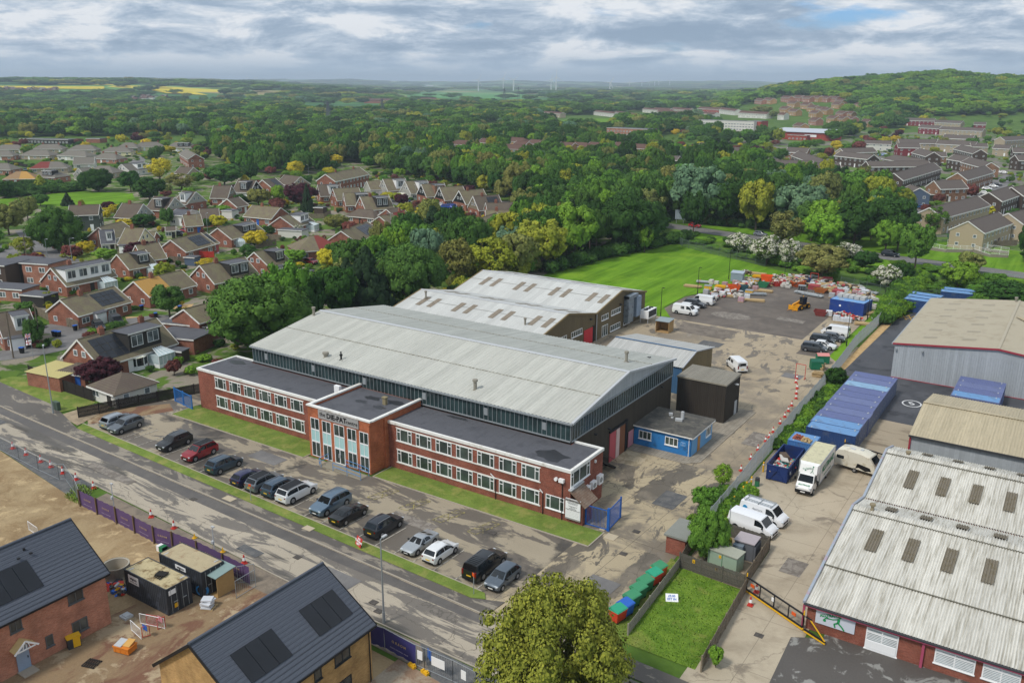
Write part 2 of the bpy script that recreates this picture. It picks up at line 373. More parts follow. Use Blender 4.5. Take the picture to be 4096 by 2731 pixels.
def strip(name,pts,w,z,mat):
 """a ribbon of width w along world points"""
 ZK[0]+=1;z+=ZK[0]*.0006+.02
 P=[Vector((p[0],p[1],0))for p in pts];L=[];R=[]
 for i,p in enumerate(P):
  d=(P[min(i+1,len(P)-1)]-P[max(i-1,0)]).normalized();nn=Vector((-d.y,d.x,0));L.append(p+nn*w/2);R.append(p-nn*w/2)
 mb=MB();k=len(P);mb.add([(p.x,p.y,z)for p in L]+[(p.x,p.y,z)for p in R],[(i,k+i,k+i+1,i+1)for i in range(k-1)])
 return struct(name,mb,mat)
def catmull(pts,n=6):
 P=[np.array(p[:2],float)for p in pts];out=[]
 for i in range(len(P)-1):
  p0,p1,p2,p3=P[max(i-1,0)],P[i],P[i+1],P[min(i+2,len(P)-1)]
  for k in range(n):
   t=k/n;out.append(.5*((2*p1)+(-p0+p2)*t+(2*p0-5*p1+4*p2-p3)*t*t+(-p0+3*p1-3*p2+p3)*t**3))
 return out+[P[-1]]
KR=lambda x:54.2-(x+38.5)*.033
PK=lambda x:57.2-(x+41.5)*.042
m_road=ground('road_asphalt','#726c64','#aaa08f',.26,.475,.5,(.3,1.5,1),-.033,.13,8,cc='#5c5852',clo=.56,chi=.6,cscale=.09,cst=(.35,2.2,1),cracks=.22,rough=(.55,.85),det=11)
m_road2=ground('road_asphalt_dark','#6b6968','#7a7876',.3,.4,.6,fine=.1,rough=(.7,.85))
m_pave=ground('pavement_tarmac','#5f5a54','#8c8477',.35,.53,.57,(.6,1.3,1),-.03,.13,9,rough=(.6,.85),det=11)
m_park=ground('carpark_tarmac','#6a635a','#9c917d',.24,.495,.52,(.45,1.25,1),-.03,.13,8,cc='#4e4a45',clo=.55,chi=.63,cscale=.12,rough=(.5,.85),det=11)
m_conc=ground('yard_concrete','#a4967f','#70675a',.34,.545,.57,(1,.5,1),0,.09,9,cc='#857b6c',clo=.5,chi=.62,cscale=.09,joints=(5.1,9.2,(1.4,2,0)),cracks=.13,rough=(.9,.5),det=11)
m_drive=ground('drive_concrete','#665f54','#ab9d82',.3,.465,.49,(1.1,.4,1),.05,.1,8,cc='#7d7466',clo=.52,chi=.6,cscale=.14,joints=(5.1,9.2,(1.4,2,0)),cracks=.2,rough=(.5,.9),det=11)
m_alley=ground('alley_concrete','#b0a48f','#857a6a',.25,.57,.62,(1,.8,1),0,.07,9,cc='#9c907c',clo=.5,chi=.65,cscale=.2,joints=(5.2,7.6,(1.9,1,0)),cracks=.1,rough=(.9,.55),det=9)
m_tar=ground('compound_tarmac','#5d5650','#6e665e',.2,.4,.6,fine=.14,fs=7,cc='#85796b',clo=.6,chi=.7,cscale=.12,rough=(.85,.9))
m_tarf=ground('fresh_tarmac','#47484c','#55565a',.25,.45,.6,fine=.08,cc='#3b3c40',clo=.55,chi=.6,cscale=.15,rough=(.55,.75))
m_patchy=ground('patchy_tarmac','#57534f','#8a8984',.4,.55,.59,fine=.12,rough=(.6,.85),det=11)
m_lawn=ground('mown_grass','#5f7332','#75873f',.5,.35,.65,fine=.22,fs=5,cc='#8f8d50',clo=.5,chi=.68,cscale=.45,rough=(1,1),spec=.1)
m_field=ground('playing_field_grass','#4f7516','#6c9326',.12,.38,.62,(3.,.25,1),.9,.16,3,cc='#7a9a2a',clo=.55,chi=.75,cscale=.09,rough=(1,1),spec=.1)
m_lush=ground('lush_grass','#516f22','#6a8530',.6,.4,.6,fine=.3,fs=4,cc='#8a8a4a',clo=.55,chi=.75,cscale=.35,rough=(1,1),spec=.1)
m_dirt=ground('site_dirt','#a38f6e','#8a7456',.3,.4,.62,fine=.16,fs=5,cc='#b9a37e',clo=.56,chi=.66,cscale=.5,rough=(1,1),spec=.1,det=12)
m_mud=ground('churned_mud','#8b765b','#765746',.22,.48,.56,(1.4,.7,1),.4,.16,6,cc='#a8967a',clo=.54,chi=.6,cscale=.3,rough=(.95,1),spec=.15,det=12)
m_gravel=ground('dark_gravel','#57585a','#6c6b69',1.2,.4,.6,fine=.25,fs=12,rough=(1,1))
m_tan=ground('tan_gravel','#a5947b','#8b7d68',.8,.4,.6,fine=.2,fs=10,rough=(1,1))
m_sand=ground('sandy_strip','#c0a274','#ad8f63',1,.4,.6,fine=.15,fs=8,rough=(1,1))
m_gard=ground('garden_plots','#566f2c','#8a8274',.11,.50,.54,fine=.2,fs=3,cc='#3f5722',clo=.52,chi=.58,cscale=.16,rough=(1,1),spec=.1,det=3)
m_slab=ground('paving_slabs','#9a9284','#857d70',.5,.4,.6,fine=.1,fs=8,joints=(.6,.6),rough=(.9,.9))
m_kerb=pm('kerb_stone','#a39a8b',.9,.15,3)
m_line=pm('worn_white_paint','#b9b4a8',.8,.1,2,dirt='#6f6a62',dscale=3,dlo=.5,dhi=.6)
m_yel=pm('worn_yellow_paint','#b3a768',.8,.1,2,dirt='#676055',dscale=3,dlo=.46,dhi=.56)
m_patch=pm('pale_patch','#b3a68e',.9,.12,4)
# front street
xs=[-260,-130,-90,-60,-38,-10,40]
flat('road',[(x,KR(x))for x in xs]+[(40,42.5),(-10,46.6),(-32,48),(-58,48.4),(-91,50),(-130,51.9),(-260,58)],.004,m_road)
flat('dark_road_edge',[(-180,KR(-180)-.05),(-38,KR(-38)-.05),(-38,KR(-38)-1.1),(-72,KR(-72)-1.6),(-110,KR(-110)-1.5),(-180,KR(-180)-1)],.008,ground('wet_asphalt','#5a5653','#6a6661',.5,.4,.65,fine=.1,rough=(.5,.7)))
flat('pavement',[(x,KR(x)+.14)for x in(-200,-110,-38.5)]+[(-38.3,PK(-41)-.3),(-41,PK(-41)-1.4)]+[(x,PK(x)-1.5)for x in(-60,-90,-109)]+[(-120,61.6),(-200,66)],.0,m_pave,.09)
flat('pavement',[(x,KR(x)+.14)for x in(-27,-10,40)]+[(40,KR(40)+2.2),(-10,KR(-10)+2.2),(-27,KR(-27)+2.2)],.0,m_pave,.09)
flat('grass_verge',[(-109.8,PK(-109.8)-.15)]+[(x,PK(x)-.16)for x in(-90,-60,-42,-40.6)]+[(-40,PK(-41)-.9),(-41.2,PK(-41)-1.5)]+[(x,PK(x)-1.5)for x in(-60,-90,-109)],.0,m_lawn,.13)
def kerb(pts,w=.14,h=.12):
 mb=MB()
 for p,q in zip(pts,pts[1:]):mb.bar((p[0],p[1],h/2),(q[0],q[1],h/2),w,h)
 struct('kerb',mb,m_kerb)
kerb([(-200,KR(-200)+.07),(-90,KR(-90)+.07),(-38.6,KR(-38.6)+.07),(-37.6,54.6),(-37.1,55.6)])
kerb([(-110,PK(-110)-.08),(-60,PK(-60)-.08),(-41,PK(-41)-.08)])
kerb([(-130,51.9),(-91,50),(-58,48.4),(-32,48),(-10,46.6),(40,42.6)],.12,.06)
flat('car_park',[(-112,62)]+[(x,PK(x))for x in(-109,-90,-60,-41)]+[(-38.3,PK(-38)),(-38.3,69.7),(-110,69.7),(-110,64.5)],.004,m_park)
flat('car_park',[(-110,69.7),(-103.2,69.7),(-103,73.5),(-103,79),(-109,79.5)],.004,m_park)
flat('dirt_margin',[(-112.5,61.8),(-109.2,60.4),(-104,70),(-107,71.5),(-113,64)],.008,m_mud)
for x0,x1,y0 in((-103.1,-76.8,68.9),(-65.9,-36.8,69.75)):
 flat('grass_strip',[(x0,y0+.1),(x1,y0+.1),(x1,73.1),(x0,73.1)],0,m_lawn,.07)
 kerb([(x0,73.1),(x0,y0),(x1,y0),(x1,73.2)],.12,.1)
flat('drive',[(-41,PK(-41)),(-38.4,54.35),(-27.2,54.1),(-28.4,58.5),(-28.6,72),(-29.1,100),(-36,100),(-36,94),(-47,94),(-44.5,73),(-38.4,73),(-38.4,60)],.004,m_drive)
flat('yard',[(-36,94),(-29.1,94),(-30,131),(-30.4,158),(-40,157.2),(-71.3,157.5),(-71.3,108),(-44.6,107),(-44.6,94)],.008,m_conc)
flat('yard',[(-40.2,156.8),(-33.6,156.8),(-33.6,182),(-38.5,184),(-40.4,176)],.012,m_conc)
flat('compound',[(-66.3,157.6),(-40.1,157),(-40.3,176),(-38,186),(-42,197),(-52,201),(-64,196),(-71,176),(-70.5,163)],.012,m_tar)
flat('parking_tarmac',[(-38.6,147.8),(-33.2,147.8),(-33.2,156.7),(-38.6,156.7)],.016,m_tar)
flat('asphalt_patch',[(-62,149.5),(-52,148.8),(-51.5,155.6),(-63,156.5)],.016,ground('old_asphalt','#6a6259','#7b7267',.6,fine=.14))
flat('concrete_patch',[(-57+4.2*math.cos(a*.7),166.2+2.6*math.sin(a*.7))for a in range(9)],.016,ground('grey_patch','#8a837a','#726b63',1.3,fine=.2))
flat('concrete_patch',[(-48.6,168.6),(-43.2,168.2),(-43.2,170.6),(-48.6,171)],.016,ground('grey_patch','#8a837a','#726b63',1.3,fine=.2))
flat('footway',[(-45.6,94),(-36.6,93.9),(-35.1,95.3),(-35,116),(-44.6,116.5),(-44.6,96)],0,m_slab,.08)
flat('kerb_apron',[(-44.8,89.6),(-44.5,94),(-40.6,93.6),(-41.2,89.9)],.012,ground('ramp_concrete','#b3a58b','#96896f',.7,fine=.1))
flat('playing_field',[(-110.6,178),(-104,157.6),(-71.4,157.6),(-66.5,158),(-71.2,165),(-71.2,177),(-63.8,197),(-52,202),(-41,204),(-66.8,218),(-99,238)],.008,m_field)
flat('grass_edge',[(-33.4,149.5),(-30.6,145.5),(-31,172),(-30.8,186),(-33,200),(-42,204),(-52,202),(-41.8,197.2),(-37.8,186),(-33.4,182)],.012,m_field)
flat('grass_plot',[(-27.1,57.6),(-20.4,57.6),(-21.2,70.8),(-27.2,71.3)],.012,m_lush)
flat('grass_plot',[(-28.6,57),(-27.1,57),(-27.3,71),(-28.9,72.5)],.012,m_lawn)
flat('gravel_bed',[(-27.3,71.3),(-21.2,70.9),(-21.4,79.2),(-27.8,80)],.012,m_tan)
flat('yard',[(-21,52),(-14.3,52),(-14.3,109.5),(-28.8,109.5),(-28.2,80),(-21.3,79.2),(-21.1,70.9)],.008,m_alley)
flat('forecourt',[(-14.8,56),(-15.3,66.2),(-13,67.6),(-13,68.4),(14,68.4),(14,50)],.012,m_patchy)
flat('yard',[(-20.2,108.9),(-13.9,109.5),(-14,123.3),(-20.2,123.4)],.012,ground('stained_concrete','#a79a85','#887c6a',.3,.52,.6,(.4,1.6,1),0,.08,8))
flat('service_yard',[(-20.2,123.3),(-13.3,123.3),(20,123.3),(20,143.8),(-29.4,143.8),(-28.6,135.5),(-20.2,135.5)],.008,m_tarf)
flat('service_lane',[(-29.4,143.6),(-22,143.6),(-22,191),(-26.6,191),(-28.5,183)],.012,m_tarf)
flat('sandy_strip',[(-30.3,141.5),(-29.3,143.6),(-28.6,184),(-30.3,184)],.012,m_sand)
flat('scrub_bed',[(-29.6,104),(-26.8,107),(-26.8,136),(-29.4,141)],.008,m_lush)
# building site in front
flat('site_ground',[(-130,43),(-112,49.2),(-91,46.8),(-70,45.6),(-50,45.3),(-36,44.8),(-30,40),(-30,10),(-130,10)],.004,m_dirt)
flat('mud',[(-64.8,47),(-56,47.2),(-50,45.4),(-50,40),(-52,30),(-58,22),(-66,20),(-66,34)],.008,m_mud)
flat('gravel_strip',[(-130,51.8),(-112,51),(-91,49.9),(-88,47.2),(-91,46.8),(-112,49.3),(-130,50)],.008,m_gravel)
flat('gravel_strip',[(-88,49.6),(-58,48.3),(-34,47.8),(-33,45),(-44,45.6),(-70,46),(-87.6,46.6)],.008,ground('dusty_verge','#85796a','#6f665b',.5,.45,.6,fine=.14))
flat('gravel_strip',[(-41,48.1),(-20,47.2),(-20,43.5),(-37,44.8)],.012,m_gravel)
flat('rubble_ground',[(-41,45.4),(-34,44.8),(-30,36),(-41,36)],.012,ground('rubble','#9b8f7d','#87705c',.5,fine=.22,fs=7))
# dual carriageway beyond the field
flat('main_road',[(-230,292),(-160,279.5),(-114.6,270.5),(-84.8,263.5),(-47.5,255),(-11.4,248.6),(60,233),(60,224),(-10.5,240),(-46,246.8),(-82.5,254.8),(-110,260.6),(-160,270),(-230,283)],.02,m_road2)
flat('road_verge',[(-110,260),(-46,246.4),(-10.5,239.6),(60,223.5),(60,212),(-10,226),(-46,236),(-100,249)],.012,m_field)
flat('road_verge',[(-114,272),(-47.5,256),(60,234),(60,262),(10,275),(-48,290),(-52,283)],.012,m_field)
mb=MB()
for k in range(28):
 x=-150+k*8.2;yc=lambda x:float(np.interp(x,[-230,-112,-83.5,-46.7,-11,60],[287,265.5,259.2,251,244.4,228.6]))
 a,b=(x,yc(x)),(x+4,yc(x+4));mb.add([(a[0],a[1]-.09,.09),(b[0],b[1]-.09,.09),(b[0],b[1]+.09,.09),(a[0],a[1]+.09,.09)],[(0,1,2,3)])
struct('road_marking',mb,m_line)
# parking bay lines, hatch boxes
mb=MB()
for x in(-106.5,-103.8,-101.1,-99.8,-97.1,-94.4,-91.7,-89.2,-86.6,-84,-81.4,-78.7,-76,-73.3,-70.6,-68,-65.4,-62.7,-60.1,-57.4,-54.8,-52.2,-49.6,-47,-44.3,-41.7):
 y=PK(x)+.1;mb.add([(x-.05,y,.05),(x+.05,y,.05),(x+.25,y+4.6,.05),(x+.15,y+4.6,.05)],[(0,1,2,3)])
struct('bay_line',mb,m_line)
mb=MB()
for x0 in(-62.8,-58.2,-53.4,-48.8):
 y0,y1=65.4,68.6
 for a,b in(((x0,y0),(x0+.9,y1)),((x0+1.1,y0),(x0+2,y1)),((x0,y0),(x0+1.1,y0)),((x0+.9,y1),(x0+2,y1)),((x0+.2,y0+.8),(x0+1.9,y0+2)),((x0+.6,y0+2),(x0+1.6,y0+.6)),((x0+.5,y0+2),(x0+2,y1))):
  mb.bar((a[0],a[1],.05),(b[0],b[1],.05),.07,.003)
struct('yellow_marking',mb,m_yel)
mb=MB()
for a,b,w,d in((-76,55.9,1.5,.9),(-63.5,56.1,1.2,.8)):mb.box(a,b,.1,a+w,b+d,.14)
mb.box(-36.4,72.2,.02,-35.2,73.4,.06);mb.box(-37.6,73.5,.02,-37,74,.06)
struct('concrete_patch',mb,m_patch)
for i,(x,y,w,d)in enumerate(((-126,53.2,7,1.5),(-97,52.4,9,1.2),(-56,50.6,4.5,1.8),(-66,49.6,3,1.1),(-58,63.2,6,1.6),(-83,65.4,5,2.2),(-35.5,82,2.6,4),(-33,104,2.2,5),(-37,134,3,2.4),(-55,143.5,4,3),(-19.4,76,2,3),(-34,63.5,3,2))):flat('repair_patch',[(x,y),(x+w,y-.033*w),(x+w+.1,y-.033*w+d),(x+.05,y+d)],.012,[m_gravel,ground('grey_patch','#8a837a','#726b63',1.3,fine=.2),m_road2][i%3])
mb=MB()
for x,y in((-48.5,50),(-47.2,49.2),(-60,51.6),(-79,53.8),(-46.8,66.4),(-38.8,61.8),(-34.5,75),(-33.6,70.2),(-18,64.6)):
 mb.box(x,y,.006,x+.75,y+.6,.056);
struct('manhole_cover',mb,ground('cast_iron','#5a5550','#4a4642',3,fine=.3,fs=20))
# painted 5 in a ring, yellow hatching in the lane
mb=MB();c=Vector((-17.2,132.4,.07))
for i in range(32):
 a,b=2*math.pi*i/32,2*math.pi*(i+1)/32
 mb.add([c+Vector((math.cos(q)*r,math.sin(q)*r*1.15,0))for q,r in((a,1.15),(b,1.15),(b,1.35),(a,1.35))],[(3,2,1,0)])
rg=struct('speed_roundel',mb,pm('road_white','#d5d6d6',.7))
text('5',1.7,c,Matrix.Rotation(.5,3,'Z'),pm('road_white','#d5d6d6',.7),rg,'numeral',ext=.002,bold=.04)
mb=MB()
for i in range(6):mb.bar((-28.4+i*1.1,182.8,.07),(-26.9+i*1.1,187,.07),.12,.004);mb.bar((-26.9+i*1.1,182.8,.07),(-28.4+i*1.1,187,.07),.12,.004)
struct('yellow_marking',mb,pm('bright_yellow_paint','#d0a437',.8))
# suburb ground and its streets, both sides
def gpoly(tile,pts):return[G(tile,x,y)[:2]for x,y in pts]
flat('gardens',[(-104,80.5),(-112.6,66),(-117,64),(-150,62),(-260,62),(-520,330),(-330,520),(-150,430),(-112,200),(-104,152)],.0,m_gard)
flat('grass_verge',gpoly('D',[(0,870),(80,850),(190,860),(640,1020),(620,1045),(380,1095),(240,1060),(0,985)]),.012,m_lawn)
flat('gravel_drive',gpoly('D',[(400,1110),(640,1035),(760,1050),(560,1160),(520,1180)]),.014,m_tan)
flat('pavement',gpoly('D',[(0,975),(240,1060),(360,1110),(420,1190),(380,1190),(0,1040)]),.016,m_pave)
for n,w,tl,pts in(('side_street',6.5,'d',[(-200,1560),(0,1540),(300,1500),(620,1440),(800,1370),(960,1260)]),('side_street',6,'d',[(300,60),(430,200),(560,330),(760,420),(1100,460)]),('side_street',6,'d',[(0,230),(60,330),(110,460),(300,520),(640,450)]),('side_street',6,'d',[(540,1180),(760,1240),(960,1290)]),('cul_de_sac',7,'c',[(430,450),(560,495),(700,550),(900,600),(1080,660),(1200,740),(1190,830),(1000,880),(900,940)]),('side_street',7,'a',[(1750,240),(1650,290),(1500,400)]),('side_street',5,'d',[(1500,1140),(1850,1100),(2040,1120)]),('estate_road',8,'f',[(1344,500),(1240,520),(1180,560),(1130,620),(1020,650),(830,670),(700,640)]),('estate_road',9,'f',[(360,200),(480,215),(560,215)]),('estate_road',12,'f',[(350,390),(460,395)]),('estate_road',9,'f',[(1180,350),(1300,345)]),('estate_road',7,'f',[(580,730),(640,790)]),('estate_road',14,'e',[(1320,680),(1600,690)])):
 strip(n,catmull([G(tl,x,y)for x,y in pts]),w,.012 if n!='cul_de_sac' else .016,m_road2)
flat('estate_ground',[(-60,290),(20,262),(200,220),(420,700),(500,1100),(60,1150),(-330,900),(-240,640),(-180,330)],-.01,ground('estate_plots','#5b7433','#78716a',.05,.47,.5,fine=.2,fs=3,cc='#4a6328',clo=.52,chi=.56,cscale=.09,det=3,rough=(1,1)))
flat('park_lawn',gpoly('a',[(0,760),(560,700),(960,662),(1560,690),(1590,760),(1200,890),(560,830),(0,830)]),.012,m_field)
flat('park_lawn',gpoly('d',[(540,290),(900,330),(1330,380),(1180,440),(800,420),(640,350)]),.012,m_lawn)
flat('park_lawn',gpoly('d',[(100,330),(240,320),(300,470),(160,460)]),.012,m_lawn);flat('park_lawn',gpoly('d',[(230,510),(700,470),(640,520),(280,535)]),.014,m_lawn)
flat('park_lawn',gpoly('c',[(1200,620),(1560,600),(1420,670),(1290,680)]),.012,m_lawn);flat('park_lawn',gpoly('c',[(760,700),(1000,720),(1000,740),(740,725)]),.012,m_lawn)
flat('gravel_garden',gpoly('d',[(1470,1080),(1800,1080),(1560,1150),(1500,1130)]),.018,m_sand);flat('gravel_garden',gpoly('d',[(1960,960),(2280,930),(2240,980),(2080,1000)]),.018,m_sand)
flat('block_paving',gpoly('d',[(0,1440),(80,1390),(420,1440),(300,1490),(60,1510)]),.018,ground('block_paving','#a08b72','#8c7560',.8,fine=.12,joints=(.4,.2)))
flat('sports_field',gpoly('B',[(1525,480),(1700,465),(1960,462),(1960,500),(1540,520)]),.05,m_field)
flat('sports_field',gpoly('B',[(1060,500),(1140,497),(1140,545),(1060,545)]),.05,m_field);flat('sports_field',gpoly('B',[(250,632),(390,632),(390,650),(250,650)]),.05,m_field)
# draped far sheets
def drape(name,tile,quad,mat,nu=14,nv=4,up=.6):
 mb=MB();P=[Vector((*p,0))for p in quad];vs=[]
 for j in range(nv+1):
  for i in range(nu+1):
   u,v=i/nu,j/nv;p=(P[0]*(1-u)+P[1]*u)*(1-v)+(P[3]*(1-u)+P[2]*u)*v;g=G(tile,p.x,p.y);vs.append((g[0],g[1],tz(g[0],g[1])+up))
 mb.add(vs,[(j*(nu+1)+i,(j+1)*(nu+1)+i,(j+1)*(nu+1)+i+1,j*(nu+1)+i+1)for j in range(nv)for i in range(nu)]);return struct(name,mb,mat,smooth=80)
m_rape=ground('oilseed_rape','#d2c02a','#bfae26',.01,fine=.1,fs=.2,rough=(1,1),spec=.1)
m_wheat=ground('wheat_field','#5e9455','#54894c',.01,fine=.08,fs=.1,rough=(1,1),spec=.1)
drape('rape_field','A',[(-60,247),(700,250),(705,270),(-60,262)],m_rape,up=1.5)
drape('rape_field','A',[(945,262),(1200,266),(1400,309),(1120,296)],m_rape,up=1.5)
drape('crop_field','B',[(540,290),(900,290),(880,330),(560,330)],m_wheat);drape('crop_field','B',[(920,293),(1360,300),(1330,335),(880,325)],m_wheat)
drape('crop_field','B',[(1230,360),(1600,350),(1590,385),(1240,385)],m_wheat);drape('crop_field','B',[(1830,250),(2100,250),(2110,256),(1830,256)],m_rape)
drape('lake','A',[(2010,392),(2352,385),(2352,410),(2060,408)],pm('lake_water','#8d98a0',.12,.05,.01,spec=.6),up=.1);drape('lake','B',[(-10,385),(400,385),(400,402),(-10,410)],pm('lake_water','#8d98a0'),up=.1)
# ================================================================ BUILDINGS OF THE SITE
m_brk=brick('brick_dark','#8a4a3a','#70372b','#97796a');m_brk2=brick('brick_orange','#b0603c','#944a2e','#b08468')
m_white=pm('white_paint','#e2e1dc',.5,.05,2,dirt='#c3beb2',dscale=1.2);m_upvc=pm('white_upvc','#eceded',.35,.03,2)
m_felt=pm('roof_felt','#57585d',.8,.09,1.2,dirt='#4a4b50',dscale=.5);m_feltwet=pm('wet_felt','#36373a',.3,.15,1)
m_glassd=glass('dark_glass','#39443f');m_glassg=glass('window_glass','#3d4a45',.05);m_aqua=pm('frosted_film','#a7cdcb',.3,.06,1.5)
m_teal=glass('factory_glazing','#2a3c3d',.18,.5,.3);m_alu=pm('galvanised','#9aa0a3',.5,.12,2,metal=.3)
m_black=pm('black_metal','#1d1d1f',.5,.1,2);m_dgrey=pm('dark_grey_metal','#3a3b3d',.6,.1,2);m_lgrey=pm('light_grey','#b4b7b9',.6,.08,2)
m_brown=sheet('brown_cladding','#453f36',.5,.82,'#332e28',axis=1,down=2,amt=.4);m_brownx=sheet('brown_cladding_front','#3f3932',.5,.8,'#2c2824',axis=0,down=2,amt=.4)
m_olive=sheet('olive_cladding','#6f634a',1.,.9,'#55492f',axis=1,down=2,amt=.35);m_bluec=pm('blue_cladding','#3f6488',.6,.1,2)
m_greyc=sheet('grey_gable_sheet','#aab0b4',.35,.7,'#8d9092',axis=1,down=2)
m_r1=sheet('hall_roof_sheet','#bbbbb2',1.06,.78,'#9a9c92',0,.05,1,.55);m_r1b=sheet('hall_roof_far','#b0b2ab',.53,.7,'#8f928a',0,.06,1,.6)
m_r2=sheet('rear_roof_sheet','#c6c7c3',1.06,.84,'#a9aaa5',0,.04,1,.5);m_sky=pm('skylight_sheet','#857a6a',.6,.12,3,dirt='#6b6152',dscale=2)
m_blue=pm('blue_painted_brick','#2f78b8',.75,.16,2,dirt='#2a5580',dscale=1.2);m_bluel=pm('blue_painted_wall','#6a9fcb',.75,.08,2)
m_tfelt=pm('old_felt','#4c4b48',.9,.2,1.5,dirt='#67645c',dscale=.9,dlo=.45,dhi=.62)
m_red=pm('red_door','#c4343c',.6,.08,2);m_pink=pm('faded_red','#b5545a',.6,.12,1.5);m_rail=pm('blue_rail','#4f86bd',.45,.08,3);m_gblue=pm('gate_blue','#1f5aa8',.45,.1,3)
def window(par,c,w,h,rz=0.,panes=((0.,1.),),fr=.07,tr=None,m_f=None,m_g=None,split=True,d=.06,name='window',sill=False):
 """window on a wall whose outward normal is -y turned by rz; c = centre on the wall face (world). panes = fractions between mullions"""
 M=Matrix.Translation(c)@Matrix.Rotation(rz,4,'Z');m_f=m_f or m_upvc;m_g=m_g or m_glassg
 f=MB();f.M=M;f.ring(-w/2,-h/2,w/2,h/2,-d,.02,fr)
 for a in panes:
  if isinstance(a,tuple):continue
  x=-w/2+a*w;f.box(x-fr/2,-d+.004,-h/2+fr,x+fr/2,.02,h/2-fr)
 for t in(tr or()):
  x0,x1,z=t;f.box(-w/2+x0*w+fr/2,-d+.008,-h/2+z*h-fr/2,-w/2+x1*w-fr/2,.02,-h/2+z*h+fr/2)
 if sill:f.box(-w/2-.06,-d-.07,-h/2-.08,w/2+.06,0,-h/2-.002)
 if not split:
  f.k=1;f.box(-w/2+.02,-.02,-h/2+.02,w/2-.02,.015,h/2-.02);return obj(name,f,[m_f,m_g],par,True)
 o=obj(name,f,m_f,par,True);g=MB();g.M=M;g.box(-w/2+.02,-.02,-h/2+.02,w/2-.02,.015,h/2-.02);obj('pane',g,m_g,o,True);return o
def gable_mb(x0,x1,y0,y1,ze,yr,zr,mats=None):
 """closed body of a shed, ridge along x"""
 mb=MB();p=[(y0,0),(y1,0),(y1,ze),(yr,zr),(y0,ze)]
 mb.add([(x0,y,z)for y,z in p]+[(x1,y,z)for y,z in p],[(0,1,2,3,4)[::-1],(5,6,7,8,9)]+[(i,(i+1)%5,(i+1)%5+5,i+5)for i in range(5)]);return mb
def vent_pipe(x,y,z,h,r,label,cat='vent pipe'):
 b=MB();b.tube((x,y,z-.6),(x,y,z+h),r,n=10);b.tube((x,y,z+h),(x,y,z+h+.28),r*1.5,n=10);b.tube((x,y,z-.1),(x,y,z+.08),r*1.7,n=10)
 return obj('vent_pipe',b,m_flue,label=label,cat=cat,group='flue pipes on the big roofs',smooth=40)
m_flue=pm('concrete_flue','#8e897d',.85,.15,3)
